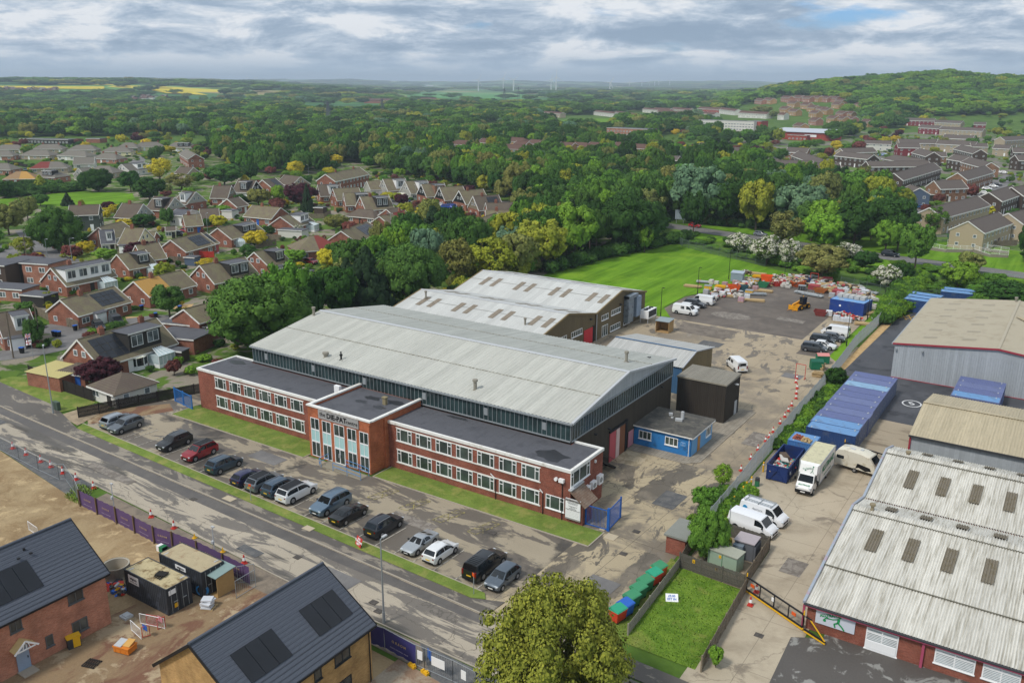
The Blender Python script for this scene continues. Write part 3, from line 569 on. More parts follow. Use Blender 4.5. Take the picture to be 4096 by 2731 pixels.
def main_hall():
 r=root('factory_hall',(-71,93.5,0),0,'long brick factory with pale corrugated roof and glazed band behind flat-roofed brick offices','factory')
 X0,X1,Y0,Y1,ZE,YR,ZR=-97.8,-44.6,79.5,107.8,8.5,93.4,10.7
 mb=gable_mb(X0+.2,X1-.05,Y0+.15,Y1-.15,ZE-.12,YR,ZR-.14);obj('wall',mb,m_brown,r,True)
 # cladding right side, ribs every .3
 mb=MB();mb.corr((X1,Y1-.05,0),(X1,Y0,0),(X1,Y0,6.15),(X1,Y1-.05,6.15),.32,.02,4);obj('lower_cladding',mb,m_brown,r,True)
 mb=MB();mb.k=0;mb.corr((X1+.02,Y1,8.4),(X1+.02,YR,8.4),(X1+.02,YR,10.6),(X1+.02,Y1,8.45),.3,.02,4);mb.corr((X1+.02,YR,8.4),(X1+.02,Y0,8.4),(X1+.02,Y0,8.45),(X1+.02,YR,10.6),.3,.02,4)
 obj('gable_cladding',mb,m_greyc,r,True)
 for nm,a,b,n in(('glazing_band',(X0+.3,Y0),(X1-.02,Y0),84),('glazing_band',(X1,Y0+.1),(X1,Y1-.1),44)):
  g=MB();f=MB();a,b=Vector((*a,0)),Vector((*b,0));d=(b-a).normalized();nn=Vector((d.y,-d.x,0));L=(b-a).length
  z0,z1=6.15,8.4
  p=[a+nn*.03,b+nn*.03];g.add([(p[0].x,p[0].y,z0),(p[1].x,p[1].y,z0),(p[1].x,p[1].y,z1),(p[0].x,p[0].y,z1)],[(0,1,2,3)])
  go=obj(nm,g,m_teal,r,True)
  for k in range(n+1):
   q=a+d*(L*k/n)+nn*.06;f.bar((q.x,q.y,z0),(q.x,q.y,z1),.055,.055)
  for z in(z0,z1):f.bar(tuple(a+nn*.08+Vector((0,0,z))),tuple(b+nn*.08+Vector((0,0,z))),.1,.14)
  obj('glazing_bar',f,m_alu,go,True)
  for k in((4,19,34,50,65,78)if n>50 else()):q=a+d*(L*(k+.5)/n)+nn*.1;f=MB();f.cbox((q.x,q.y,7.3),(.5,.06,.9));obj('opening_light',f,m_alu,go,True)
  # roof slopes with ribs
 ov=.25
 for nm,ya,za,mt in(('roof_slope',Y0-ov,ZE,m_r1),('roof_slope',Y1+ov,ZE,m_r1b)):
  mb=MB();za-=.02
  if ya<YR:mb.corr((X0,ya,za),(X1+.25,ya,za),(X1+.25,YR,ZR),(X0,YR,ZR),.53,.035,6,3)
  else:mb.corr((X1+.25,ya,za),(X0,ya,za),(X0,YR,ZR),(X1+.25,YR,ZR),.53,.045,6,3)
  obj(nm,mb,mt,r,True)
 mb=MB();mb.slab([(X0,YR-.35,ZR+.02),(X1+.3,YR-.35,ZR+.02),(X1+.3,YR,ZR+.1),(X0,YR,ZR+.1)],.04);mb.slab([(X0,YR,ZR+.1),(X1+.3,YR,ZR+.1),(X1+.3,YR+.35,ZR+.02),(X0,YR+.35,ZR+.02)],.04)
 obj('ridge_capping',mb,m_lgrey,r,True)
 for y in(86.3,100.8):mb=MB();z=np.interp(y,[Y0,YR,Y1],[ZE,ZR,ZE])+.05;mb.box(X0,y-.05,z-.02,X1,y+.05,z+.025);obj('sheet_lap',mb,ground('lap_rust','#77705f','#aaa99f',3,.45,.55),r,True)
 mb=MB();w=.3
 for(ya,za),(yb,zb)in(((Y0-ov,ZE),(YR,ZR)),((YR,ZR),(Y1+ov,ZE))):
  mb.slab([(X1+.1,ya,za+.07),(X1+.42,ya,za+.07),(X1+.42,yb,zb+.1),(X1+.1,yb,zb+.1)],.25)
 obj('verge_flashing',mb,m_lgrey,r,True)
 mb=MB();mb.box(X0,Y0-.42,ZE-.25,X1+.3,Y0-.22,ZE-.06);obj('gutter',mb,m_alu,r,True)
 # loading door and recess on the right side
 mb=MB();mb.box(X1+.01,89.1,0,X1+.12,90.7,3.9,0);mb.box(X1+.01,90.8,0,X1+.14,91.7,3.9,1);mb.box(X1+.01,91.75,0,X1+.14,93.2,4.1,2);mb.box(X1+.01,93.2,0,X1+.2,93.7,4.3,3);mb.box(X1+.01,88.9,3.95,X1+.25,93.8,4.2,3)
 obj('loading_door',mb,[m_pink,pm('pale_pink','#cdb3ad',.7),pm('rusty_brick','#7b5138',.9,.3,5),m_black],r,True)
 for y,z in((88.6,4.7),(103.9,5.6),(85.1,5.2)):mb=MB();mb.cbox((X1+.25,y,z),(.35,.25,.18));mb.bar((X1,y,z),(X1+.2,y,z),.05);obj('floodlight',mb,m_dgrey,r,True)
 mb=MB();mb.box(X1-.1,82.6,2.55,X1+1.5,84.2,2.65)
 for k in range(12):mb.box(X1+.3,84.2+k*.33,2.45-k*.21,X1+1.5,84.5+k*.33,2.5-k*.21)
 for x in(X1+.3,X1+1.5):
  mb.bar((x,84.2,2.5),(x,88.2,0.),.08,.25);mb.bar((x,84.2,3.55),(x,88.2,1.),.05);mb.bar((x,82.6,3.55),(x,84.2,3.55),.05)
  for k in range(18):y=82.6+k*.33;z=2.6 if y<84.2 else 2.6-(y-84.2)*.64;mb.bar((x,y,max(0,z)),(x,y,max(0,z)+.95),.02)
 obj('fire_stair',mb,m_black,r,True)
 # office wings
 ZP=6.
 for nm,x0,x1,y1 in(('office_wing',-101.9,-76.5,80.),('office_wing',-66.35,-40.9,80.3)):
  mb=MB();mb.box(x0,73.1,0,x1,79.4 if x1<-50 else 79.35,5.86)
  if x1>-50:mb.box(-44.5,79.35,0,x1,y1,5.86)
  else:mb.box(x0,79.4,0,-97.9,y1,5.86)
  wo=obj('office_wing',mb,m_brk,r,True)
  mb=MB();mb.box(x0+.2,73.3,5.862,x1-.2,79.3,5.875)
  if x1>-50:mb.box(-44.4,79.3,5.862,x1-.2,y1-.2,5.875)
  else:mb.box(x0+.2,79.3,5.862,-97.9,y1-.2,5.875)
  for k in range(1,26):mb.box(x0+k,73.35,5.876,x0+k+.04,79.2,5.882)
  ro=obj('flat_roof',mb,m_felt,wo,True)
  mb=MB();e=.1;mb.box(x0-e,73.,5.72,x1+e,73.32,6.04)
  if x1>-50:mb.box(x1-.24,73.32,5.72,x1+e,y1+e,6.04);mb.box(-44.5,y1-.24,5.72,x1-.24,y1+e,6.04)
  else:mb.box(x0-e,73.32,5.72,x0+.24,y1+e,6.04);mb.box(x0+.24,y1-.24,5.72,-97.9,y1+e,6.04)
  obj('coping',mb,m_white,wo,True)
  mb=MB()
  wx=[-64.86+2.97*k for k in range(7)]if x1>-50 else[-98.2+3.03*k for k in range(6)]
  for z0,z1 in((3.75,5.36),(.97,2.6)):
   mb.box(wx[0]-.15,73.02,z0-.1,wx[-1]+2.45,73.1,z0+.03);mb.box(wx[0]-.15,73.05,z1,wx[-1]+2.45,73.1,z1+.1)
  obj('window_band',mb,m_white,wo,True)
  for z0,z1 in((3.78,5.36),(1.,2.6)):
   for q in wx:window(r,(q+1.15,73.1,(z0+z1)/2),2.3,z1-z0,0,(.24,.76),.08,[(0,.24,.72),(.76,1,.72)])
 window(r,(-42.75,73.1,1.8),2.3,1.6,0,(.24,.76),.08,[(0,.24,.72),(.76,1,.72)],sill=True)
 window(r,(-40.9,75.15,4.9),4.15,1.62,math.pi/2,(.13,.45,.84),.09,[(0,.13,.72),(.84,1,.72)],sill=True)
 # puddles on the felt
 for x,y,w,h,z in((-44.8,75.6,1.9,1.3,5.9),(-99.6,78.2,1.6,.7,5.9),(-72.6,75.3,.9,.5,6.42),(-72.2,77,1.2,.6,6.42),(-68.6,77.4,1.6,.6,6.42),(-69.3,75,1,.5,6.42),(-60,78.7,1.5,.3,5.9)):
  mb=MB();mb.add([(x+w*math.cos(a*.45)*(1+.25*math.sin(a*2.3+x)),y+h*math.sin(a*.45)*(1+.25*math.cos(a*1.7+x)),z)for a in range(14)],[tuple(range(14))]);obj('puddle',mb,m_feltwet,r,True)
  # entrance block
 mb=MB();mb.box(-76.6,70.02,0,-66.42,79.3,6.4);mb.box(-66.42,72.5,0,-66.2,79.3,6.4);mb.box(-76.6,70.02,6.4,-76.3,79.3,6.7);mb.box(-66.5,70.02,6.4,-66.2,79.3,6.7);mb.box(-76.3,70.02,6.4,-66.5,70.3,6.7)
 eb=obj('entrance_block',mb,m_brk2,r,True)
 mb=MB();mb.box(-76.28,70.32,6.402,-66.52,79.2,6.412);obj('flat_roof',mb,m_felt,eb,True)
 mb=MB();mb.box(-76.75,69.9,6.7,-66.2,70.35,6.88);mb.box(-76.75,70.35,6.7,-76.25,79.4,6.88);mb.box(-66.55,70.35,6.7,-66.1,79.4,6.88);obj('coping',mb,m_white,eb,True)
 mb=MB();mb.box(-74.7,69.9,5.5,-68.05,70.,6.62);sg=obj('sign_board',mb,pm('sign_grey','#9d9c9a',.5,.05,1),eb,True)
 mk=pm('sign_black','#0f0f10',.5)
 text('the',.75,(-73.95,69.88,6.1),RX,mk,sg,bold=.006);text('DIE-PAT',.92,(-71.6,69.88,6.06),RX,mk,sg,bold=.03);text('centre',.72,(-69.1,69.88,6.02),RX,mk,sg,bold=.006)
 for i,(a,b)in enumerate(((-76.17,-74.7),(-74.2,-72.74),(-72.22,-70.5),(-70.,-68.54),(-68.02,-66.6))):
  w=b-a;cx=(a+b)/2
  for z0,z1,mt in((.2,2.15,m_glassd),(2.18,3.74,m_aqua),(3.76,5.28,m_glassd)):
   if i==2 and z0<1:continue
   window(eb,(cx,70.02,(z0+z1)/2),w,z1-z0,0,(.5,),.07,None,m_upvc,mt,name='window')
 mb=MB();mb.M=Matrix.Translation((-71.36,70.02,1.2));mb.ring(-.86,-1.05,.86,.95,-.08,.02,.1);mb.box(-.05,-.08,-.95,.05,.02,.85);dr=obj('entrance_door',mb,m_upvc,eb,True)
 mb=MB();mb.M=Matrix.Translation((-71.36,70.02,1.2));mb.box(-.78,-.03,-.98,.78,.01,.87);obj('pane',mb,m_glassd,dr,True)
 mb=MB();mb.box(-71.5,69.85,1.0,-71.42,69.94,1.5);mb.box(-71.3,69.85,1.0,-71.22,69.94,1.5);obj('handle',mb,m_lgrey,dr,True)
 mb=MB();mb.box(-73.3,68.2,0,-70.4,70,.18);mb.add([(-70.4,68.2,0),(-66.6,68.2,0),(-66.6,69.6,.02),(-70.4,69.6,0),(-70.4,68.2,.18),(-66.6,68.2,.03),(-66.6,69.6,.04),(-70.4,69.6,.18)],[(4,5,6,7),(0,1,5,4),(2,3,7,6),(1,2,6,5)]);obj('ramp',mb,pm('ramp_concrete2','#8d8676',.9),eb,True)
 mb=MB()
 def rail(pts,h=.95):
  for z in(h,h*.5):
   for p,q in zip(pts,pts[1:]):mb.tube((p[0],p[1],p[2]+z),(q[0],q[1],q[2]+z),.035,n=6)
  for p in pts:mb.tube((p[0],p[1],p[2]-.1),(p[0],p[1],p[2]+h),.035,n=6)
 rail([(-70.9,68.2,.15),(-68.6,68.2,.1),(-66.4,68.2,0)]);rail([(-70.2,69.7,.15),(-68,69.7,.1),(-66.4,69.6,0)]);rail([(-73.3,69.9,.15),(-73.3,68.3,.1),(-72.9,68.2,0)]);obj('handrail',mb,m_rail,eb,True)
 for x in(-71.9,):mb=MB();mb.cbox((-69.4,76.2,6.85),(.5,.4,.9));mb.cbox((-69.4,76.2,7.35),(.65,.55,.12));obj('roof_vent',mb,pm('stone_vent','#8b8063',.9),eb,True)
 mb=MB();mb.cbox((-77.9,76.6,6.5),(.9,.45,1.2));obj('air_handler',mb,[m_upvc],r,True)
 # boxes, lights and pipes on the walls
 for i,(y,z)in enumerate(((76.4,2.6),(77.8,2.65),(79.3,2.7))):
  mb=MB();s=.8 if i<2 else 1.05;mb.box(-40.88,y-.45,z-s/2,-40.45,y+.45,z+s/2);ac=obj('air_conditioner',mb,m_upvc,r,True)
  mb=MB();mb.tube((-40.45,y-.08,z),(-40.42,y-.08,z),.3,n=16);obj('fan_grille',mb,pm('fan_grey','#8b8d8d',.5),ac,True)
 mb=MB();mb.box(-42.2,72.75,4.5,-41.6,73.1,4.9);mb.tube((-42.6,72.8,4.7),(-42.6,73.05,4.7),.2,n=12);mb.box(-40.9,73.3,3.7,-40.7,73.45,4.2);mb.box(-40.9,78.3,5,-40.72,78.5,5.3)
 obj('alarm_box',mb,m_upvc,r,True)
 mb=MB()
 for x in(-50.45,-44.25,-41.85):mb.tube((x,73.,0),(x,73.,2.6 if x<-42 else 4.6),.05,n=6)
 mb.tube((-43,73.02,0),(-43,73.02,.1),.05)
 obj('downpipe',mb,m_black,r,True)
 mb=MB();mb.bar((-50.45,73.0,2.6),(-51.1,72.95,3.1),.08);mb.bar((-44.25,73.,2.6),(-44.6,72.95,3.),.08);obj('swan_neck',mb,m_upvc,r,True)
 # porch with tiled roof at the right end
 mb=MB();mb.box(-40.88,73.12,0,-39.4,73.35,2.5);mb.box(-39.6,73.35,0,-39.4,75.3,2.4);po=obj('side_porch',mb,m_brk,r,True)
 mb=MB();mb.slab([(-40.9,72.85,3.9),(-40.9,75.6,3.9),(-38.9,75.6,2.35),(-38.9,72.85,2.35)],.14);obj('porch_roof',mb,tiles('porch_tiles','#6d5648','#8a7262','#a39a8a',.28,.5),po,True)
 mb=MB();mb.box(-41.0,72.8,3.82,-40.6,75.6,3.96);obj('lead_flashing',mb,m_lgrey,po,True)
 # directory board
 mb=MB();mb.box(-41.35,72.88,.55,-39.55,73.0,2.9);sb=obj('directory_board',mb,m_upvc,r,True)
 mb=MB();mb.box(-41.35,72.86,2.62,-39.55,72.88,2.9);mb.box(-41.35,72.86,.55,-39.55,72.88,.72)
 for k in range(6):mb.box(-41.3,72.872,.9+k*.16,-39.6,72.88,.915+k*.16)
 obj('board_band',mb,pm('sign_grey','#9d9c9a'),sb,True)
 text('the DIE-PAT centre',.2,(-40.45,72.85,2.75),RX,mk,sb,bold=.004)
 for k,s_ in enumerate(('DIE-PAT HOLDINGS LTD','DIE-PAT Divisions Ltd','','Heritage Products Ltd','UNIT 1 & 2','Industrial Precision','Slatchley Roofing, Refurbishment Ltd')):
  if s_:text(s_,.115,(-40.45,72.86,2.5-k*.135),RX,mk,sb,ext=.001,bold=.002)
 for x,y,z,h,rr,lb in((-97.3,91.5,10.3,1.1,.2,'stubby flue at the far left end of the factory ridge'),(-59.4,81.6,8.75,1.1,.22,'tall capped flue on the near roof slope above the right office wing'),(-47.6,99.2,9.8,1.2,.2,'plain grey flue near the right end of the far roof slope'),(-84.3,81,8.6,.5,.3,'squat round vent beside the black flue on the near roof slope')):
  vent_pipe(x,y,z,h,rr,lb)
 b=MB();b.tube((-81.6,81.2,8.2),(-81.6,81.2,9.5),.13,n=8);b.tube((-81.6,81.2,9.3),(-81.6,81.2,9.5),.22,n=8);b.cbox((-81.6,81.2,8.72),(.9,.6,.08));b.tube((-81.6,81.2,9.5),(-81.6,81.2,9.9),.09,n=8)
 obj('flue_pipe',b,m_black,label='slim black flue with a collar near the roof eave',cat='flue')
 b=MB();b.cbox((0,0,.12),(.34,.12,.12));b.cbox((.2,0,.2),(.12,.08,.1));b.cbox((-.25,0,.1),(.2,.1,.04));b.bar((0,0,0),(0,0,.1),.02)
 o=obj('crow',b,m_black,label='black crow standing on the far slope of the factory roof',cat='bird');o.location=(-46.6,104.2,9.2)
main_hall()
def rear_units():
 for nm,y0,yr,y1,ze,zr,lb in(('rear_workshop',115.4,124.9,134.85,5.2,7.3,'olive clad workshop with a red shutter door and pale roof directly behind the factory'),('rear_workshop',135.0,145,155.8,5.2,7.5,'farthest olive clad workshop with silver ducts on its gable beside the playing field')):
  x0,x1=-103.3,-71.2;r=root(nm,((x0+x1)/2,(y0+y1)/2,0),0,lb,'workshop','pale roofed olive workshops behind the factory')
  obj('wall',gable_mb(x0+.1,x1,y0+.1,y1-.1,ze-.1,yr,zr-.12),m_olive,r,True)
  for a,b in(((y0-.15,ze),(yr,zr)),((y1+.15,ze),(yr,zr))):
   mb=MB()
   if a[0]<yr:mb.corr((x0,a[0],a[1]),(x1+.15,a[0],a[1]),(x1+.15,yr,zr),(x0,yr,zr),.35,.03,5,2)
   else:mb.corr((x1+.15,a[0],a[1]),(x0,a[0],a[1]),(x0,yr,zr),(x1+.15,yr,zr),.35,.03,5,2)
   rf=obj('roof_slope',mb,m_r2,r,True)
   for k in range(8):
    xc=x0+3.3+(k//2)*8.1+(k%2)*2.6;mb=MB();f=lambda t:(a[0]+(yr-a[0])*t,a[1]+(zr-a[1])*t+.06)
    (ya,za),(yb,zb)=f(.38),f(.74);pts=[(xc,ya,za),(xc+1.05,ya,za),(xc+1.05,yb,zb),(xc,yb,zb)];mb.slab(pts,.03);obj('skylight',mb,m_sky,rf,True)
   mb=MB();yy=a[0]+(yr-a[0])*.6;zz=a[1]+(zr-a[1])*.6+.05;mb.bar((x0,yy,zz),(x1,yy,zz),.06,.03);obj('sheet_lap',mb,pm('lap_grey','#8b8a84',.9),rf,True)
  mb=MB();mb.slab([(x0,yr-.3,zr),(x1+.2,yr-.3,zr),(x1+.2,yr,zr+.09),(x0,yr,zr+.09)],.03);mb.slab([(x0,yr,zr+.09),(x1+.2,yr,zr+.09),(x1+.2,yr+.3,zr),(x0,yr+.3,zr)],.03);obj('ridge_capping',mb,m_lgrey,r,True)
  mb=MB()
  for(ya,za),(yb,zb)in(((y0-.15,ze),(yr,zr)),((yr,zr),(y1+.05,ze))):
   mb.slab([(x1+.06,ya,za+.05),(x1+.3,ya,za+.05),(x1+.3,yb,zb+.08),(x1+.06,yb,zb+.08)],.3);mb.slab([(x0-.2,ya,za+.05),(x0+.05,ya,za+.05),(x0+.05,yb,zb+.08),(x0-.2,yb,zb+.08)],.3)
  obj('verge_trim',mb,pm('tan_trim','#80704f',.8),r,True)
  P=math.pi/2
  if y0<130:
   window(r,(x1,128,3.1),3.9,1.05,P,(.2,.4,.6,.8),.09,sill=True);window(r,(x1,123.4,3.1),2.2,1.05,P,(.33,.66),.09,sill=True)
   mb=MB();mb.box(x1+.01,130.6,0,x1+.08,133.8,2.9);obj('shutter_door',mb,m_red,r,True);mb=MB();mb.box(x1+.01,133.8,0,x1+.1,134.5,3.1);obj('door_recess',mb,m_black,r,True)
   mb=MB();mb.tube((x1+.25,134.9,0),(x1+.25,134.9,5),.09,n=8);obj('downpipe',mb,m_lgrey,r,True)
   mb=MB();mb.cbox((x1+.3,132.7,4.6),(.35,.4,.25));obj('floodlight',mb,m_dgrey,r,True)
  else:
   window(r,(x1,138.5,3.7),2.7,1.,P,(.33,.66),.09,sill=True);window(r,(x1,142.9,3.85),3.9,1.,P,(.2,.4,.6,.8),.09,sill=True)
   window(r,(x1,142.8,.85),4.1,1.1,P,(.2,.4,.6,.8),.09,sill=True);window(r,(x1,147.6,.85),2.6,1.1,P,(.33,.66),.09,sill=True)
   window(r,(x1,138.6,1.1),2.3,2.1,P,(.3,.65),.1,name='glass_door')
   duct=pm('galvanised_duct','#8b97a2',.4,.2,1.5,metal=.5,dirt='#5f6770',dscale=1)
   mb=MB();mb.box(x1+.1,146.1,.9,x1+1.1,148.3,6.1);mb.box(x1+.1,146.1,5.6,x1+1.3,149.8,6.2);mb.box(x1+.05,146,4.4,x1+1.2,148.4,4.5);mb.box(x1+.05,146,2.6,x1+1.2,148.4,2.7);obj('air_duct',mb,duct,r,True)
   mb=MB();mb.box(x1+.2,149,1.6,x1+1.4,151,5.5)
   for z in(2.3,3.6,4.9):mb.box(x1+.15,148.95,z,x1+1.45,151.05,z+.08)
   obj('air_duct',mb,pm('duct_blue','#8fa0b3',.4,.1,1.5,metal=.3),r,True)
   mb=MB();mb.cbox((x1+.3,153.2,4.9),(.4,.35,.25));mb.cbox((x1+.3,144.4,4.9),(.4,.35,.25));obj('floodlight',mb,m_dgrey,r,True)
   # chiller on a stand beside the gable
 r=root('chiller_unit',(-69,152.6,0),0,'white rooftop style chiller raised on a steel stand beside the far workshop','chiller')
 mb=MB();mb.box(-69.9,150.8,1.,-68.1,154.6,2.6);obj('casing',mb,m_upvc,r,True)
 mb=MB();mb.box(-68.1,151,1.3,-68.05,154.4,2.5);obj('grille',mb,m_dgrey,r,True)
 mb=MB()
 for y in(151.5,152.7,153.9):mb.tube((-69,y,2.6),(-69,y,2.72),.45,n=16)
 obj('fan',mb,m_black,r,True)
 mb=MB();[mb.bar((x,y,0),(x,y,1),.1)for x in(-69.8,-68.2)for y in(150.9,154.5)];[mb.bar((x,150.9,1),(x,154.5,1),.1)for x in(-69.8,-68.2)];obj('stand',mb,m_lgrey,r,True)
 vent_pipe(-99.6,121.6,6.8,1.0,.17,'flue at the far left end of the red-doored workshop roof');vent_pipe(-76,118.8,5.8,1.1,.17,'flue low on the slope of the red-doored workshop roof')
 # grey roofed lean building
 r=root('storage_shed',(-54,123.3,0),0,'blue and olive shed with light grey ribbed roof behind the factory corner','shed')
 x0,x1,y0,yr,y1=-60.6,-46.9,117,122,129.6
 obj('wall',gable_mb(x0+.1,x1-.1,y0+.1,y1-.1,4.3,yr,5.5),sheet('shed_gable','#77694a',1.,.9,'#54492f',axis=1,down=2),r,True)
 mb=MB();mb.corr((x0,y0,0),(x1-.05,y0,0),(x1-.05,y0,4.3),(x0,y0,4.3),.35,.025,4);mb.bar((x1-.1,y0-.05,0),(x1-.1,y0-.05,4.3),.12);obj('front_cladding',mb,m_bluec,r,True)
 for q in((y0-.25,4.32),(y1+.2,4.32)):
  mb=MB();m_=sheet('grey_shed_roof','#b6b6b2',.35,.8,'#9c9c98',0,.04)
  if q[0]<yr:mb.corr((x0,q[0],q[1]),(x1+.1,q[0],q[1]),(x1+.1,yr,5.6),(x0,yr,5.6),.33,.03,5)
  else:mb.corr((x1+.1,q[0],q[1]),(x0,q[0],q[1]),(x0,yr,5.6),(x1+.1,yr,5.6),.33,.03,5)
  obj('roof_slope',mb,m_,r,True)
 mb=MB();mb.bar((x0,yr,5.66),(x1+.12,yr,5.66),.35,.04);obj('ridge_capping',mb,m_bluec,r,True)
 mb=MB();mb.slab([(x1,y0-.2,4.4),(x1+.2,y0-.2,4.4),(x1+.2,yr,5.68),(x1,yr,5.68)],.2);mb.slab([(x1,yr,5.68),(x1+.2,yr,5.68),(x1+.2,y1+.2,4.4),(x1,y1+.2,4.4)],.2);obj('verge_trim',mb,m_lgrey,r,True)
 # brown shed
 r=root('tall_shed',(-40.8,112,0),0,'dark brown metal shed with a ribbed flat roof beside the blue office','shed')
 x0,x1,y0,y1=-44.4,-37.35,109.3,114.9
 mb=MB();mb.box(x0+.05,y0+.05,0,x1-.05,y1-.05,5.5);w=obj('wall',mb,m_brownx,r,True)
 mb=MB();mb.corr((x0,y0,0),(x1,y0,0),(x1,y0,5.55),(x0,y0,5.55),.28,.03,4,trap=True);mb.corr((x1,y0,0),(x1,y1,0),(x1,y1,5.55),(x1,y0,5.55),.28,.03,4,trap=True);obj('cladding',mb,m_brownx,r,True)
 mb=MB();mb.corr((x0-.1,y0-.1,5.68),(x1+.1,y0-.1,5.68),(x1+.1,y1+.1,5.82),(x0-.1,y1+.1,5.82),.3,.035,5);obj('roof',mb,sheet('brown_shed_roof','#8d887c',.3,.8,'#6f6b60',0),r,True)
 mb=MB();mb.box(x0-.12,y0-.14,5.5,x1+.14,y0-.04,5.72);mb.box(x1+.04,y0,5.5,x1+.14,y1+.1,5.74);obj('fascia',mb,pm('taupe_trim','#8b8577',.7),r,True)
 mb=MB();mb.box(x1,113.2,0,x1+.06,114.2,2.1,0);mb.box(x1,114.2,0,x1+.1,114.75,2.6,1);obj('door',mb,[m_lgrey,m_black],r,True)
 mb=MB();mb.cbox((x1+.4,112.6,4.9),(.45,.25,.18));mb.bar((x1,112.6,4.9),(x1+.3,112.6,4.9),.05);obj('floodlight',mb,m_lgrey,r,True)
 # blue office
 r=root('site_office',(-41,99.6,0),0,'small blue painted brick office with a mossy felt roof and white windows','office')
 x0,x1,y0,y1=-45.3,-36.75,96.1,103.3
 mb=MB();mb.box(x0,y0,0,x1-.06,y1,2.65);obj('wall',mb,m_blue,r,True);mb=MB();mb.box(x1-.06,y0+.3,.0,x1,y1,2.65);obj('side_wall',mb,m_bluel,r,True)
 mb=MB();mb.box(x0-.05,y0-.3,2.65,x1+.35,y1+.25,2.85);mb.k=1;mb.box(x0,y0-.34,2.62,x1+.3,y0-.3,2.78);mb.box(x1+.35,y0-.3,2.62,x1+.39,y1,2.78);obj('flat_roof',mb,[m_tfelt,m_white],r,True)
 for x in(-43.0,-39.35):window(r,(x,y0,1.6),1.75,1.1,0,(.33,.67),.08,sill=True)
 window(r,(x1,101.9,1.6),1.6,1.2,math.pi/2,(.33,.67),.08,sill=True)
 mb=MB();mb.box(x1,98.3,.1,x1+.05,99.1,2.05);obj('door',mb,pm('tan_door','#b58347',.6),r,True)
 mb=MB();mb.box(-38.1,y0-.04,1.35,-37.5,y0,1.85);sg=obj('sign',mb,pm('sign_blue','#8fb9d9',.5),r,True)
 mb=MB();mb.box(-38.05,y0-.05,1.4,-37.55,y0-.04,1.8);obj('sign_face',mb,pm('sign_blue_face','#2c7cc0',.5),sg,True)
 text('Good\nin\nPlease',.13,(-37.8,y0-.056,1.6),RX,m_upvc,sg,ext=.001)
 mb=MB();mb.tube((-37.0,y0-.05,0),(-37.0,y0-.05,2.6),.05,n=6);obj('downpipe',mb,m_upvc,r,True)
 mb=MB();mb.cbox((-40,100.9,3.4),(.35,.3,1.1));mb.cbox((-40.2,100.2,3.),(.9,.5,.3),rz=.3);mb.cbox((-41.9,101.5,3.),(.5,.4,.3),rz=.5);mb.cbox((-41.3,100.6,2.92),(.3,.2,.15));obj('roof_vent',mb,m_lgrey,r,True)
 mb=MB();mb.box(-45.4,94.2,0,-44.5,95.9,2.2);
 obj('notice_panel',MB().box(-44.5,94.2,.2,-44.42,95.6,2.3),pm('notice_pink','#b9808a',.6),r,True)
 # wooden kiosk in the yard
 r=root('timber_store',(-63.4,148,0),0,'open fronted timber store with a grey felt roof standing in the yard','timber store')
 wd_=pm('pale_timber','#a98a5d',.85,.15,3);mb=MB();mb.M=Matrix.Translation((-63.4,148,0))@Matrix.Rotation(.05,4,'Z')
 mb.box(-1.3,-1.3,0,1.3,1.3,.12);mb.box(1.22,-1.3,.12,1.3,1.3,2.2);mb.box(-1.3,-1.3,.12,-1.22,1.3,2.2);mb.box(-1.22,1.22,.12,1.22,1.3,2.2);obj('timber_walls',mb,wd_,r,True)
 mb=MB();mb.M=Matrix.Translation((-63.4,148,0))@Matrix.Rotation(.05,4,'Z');mb.slab([(-1.4,-1.45,2.25),(1.4,-1.45,2.25),(1.4,1.4,2.4),(-1.4,1.4,2.4)],.08);obj('roof',mb,pm('felt_grey','#8b979b',.7),r,True)
rear_units()
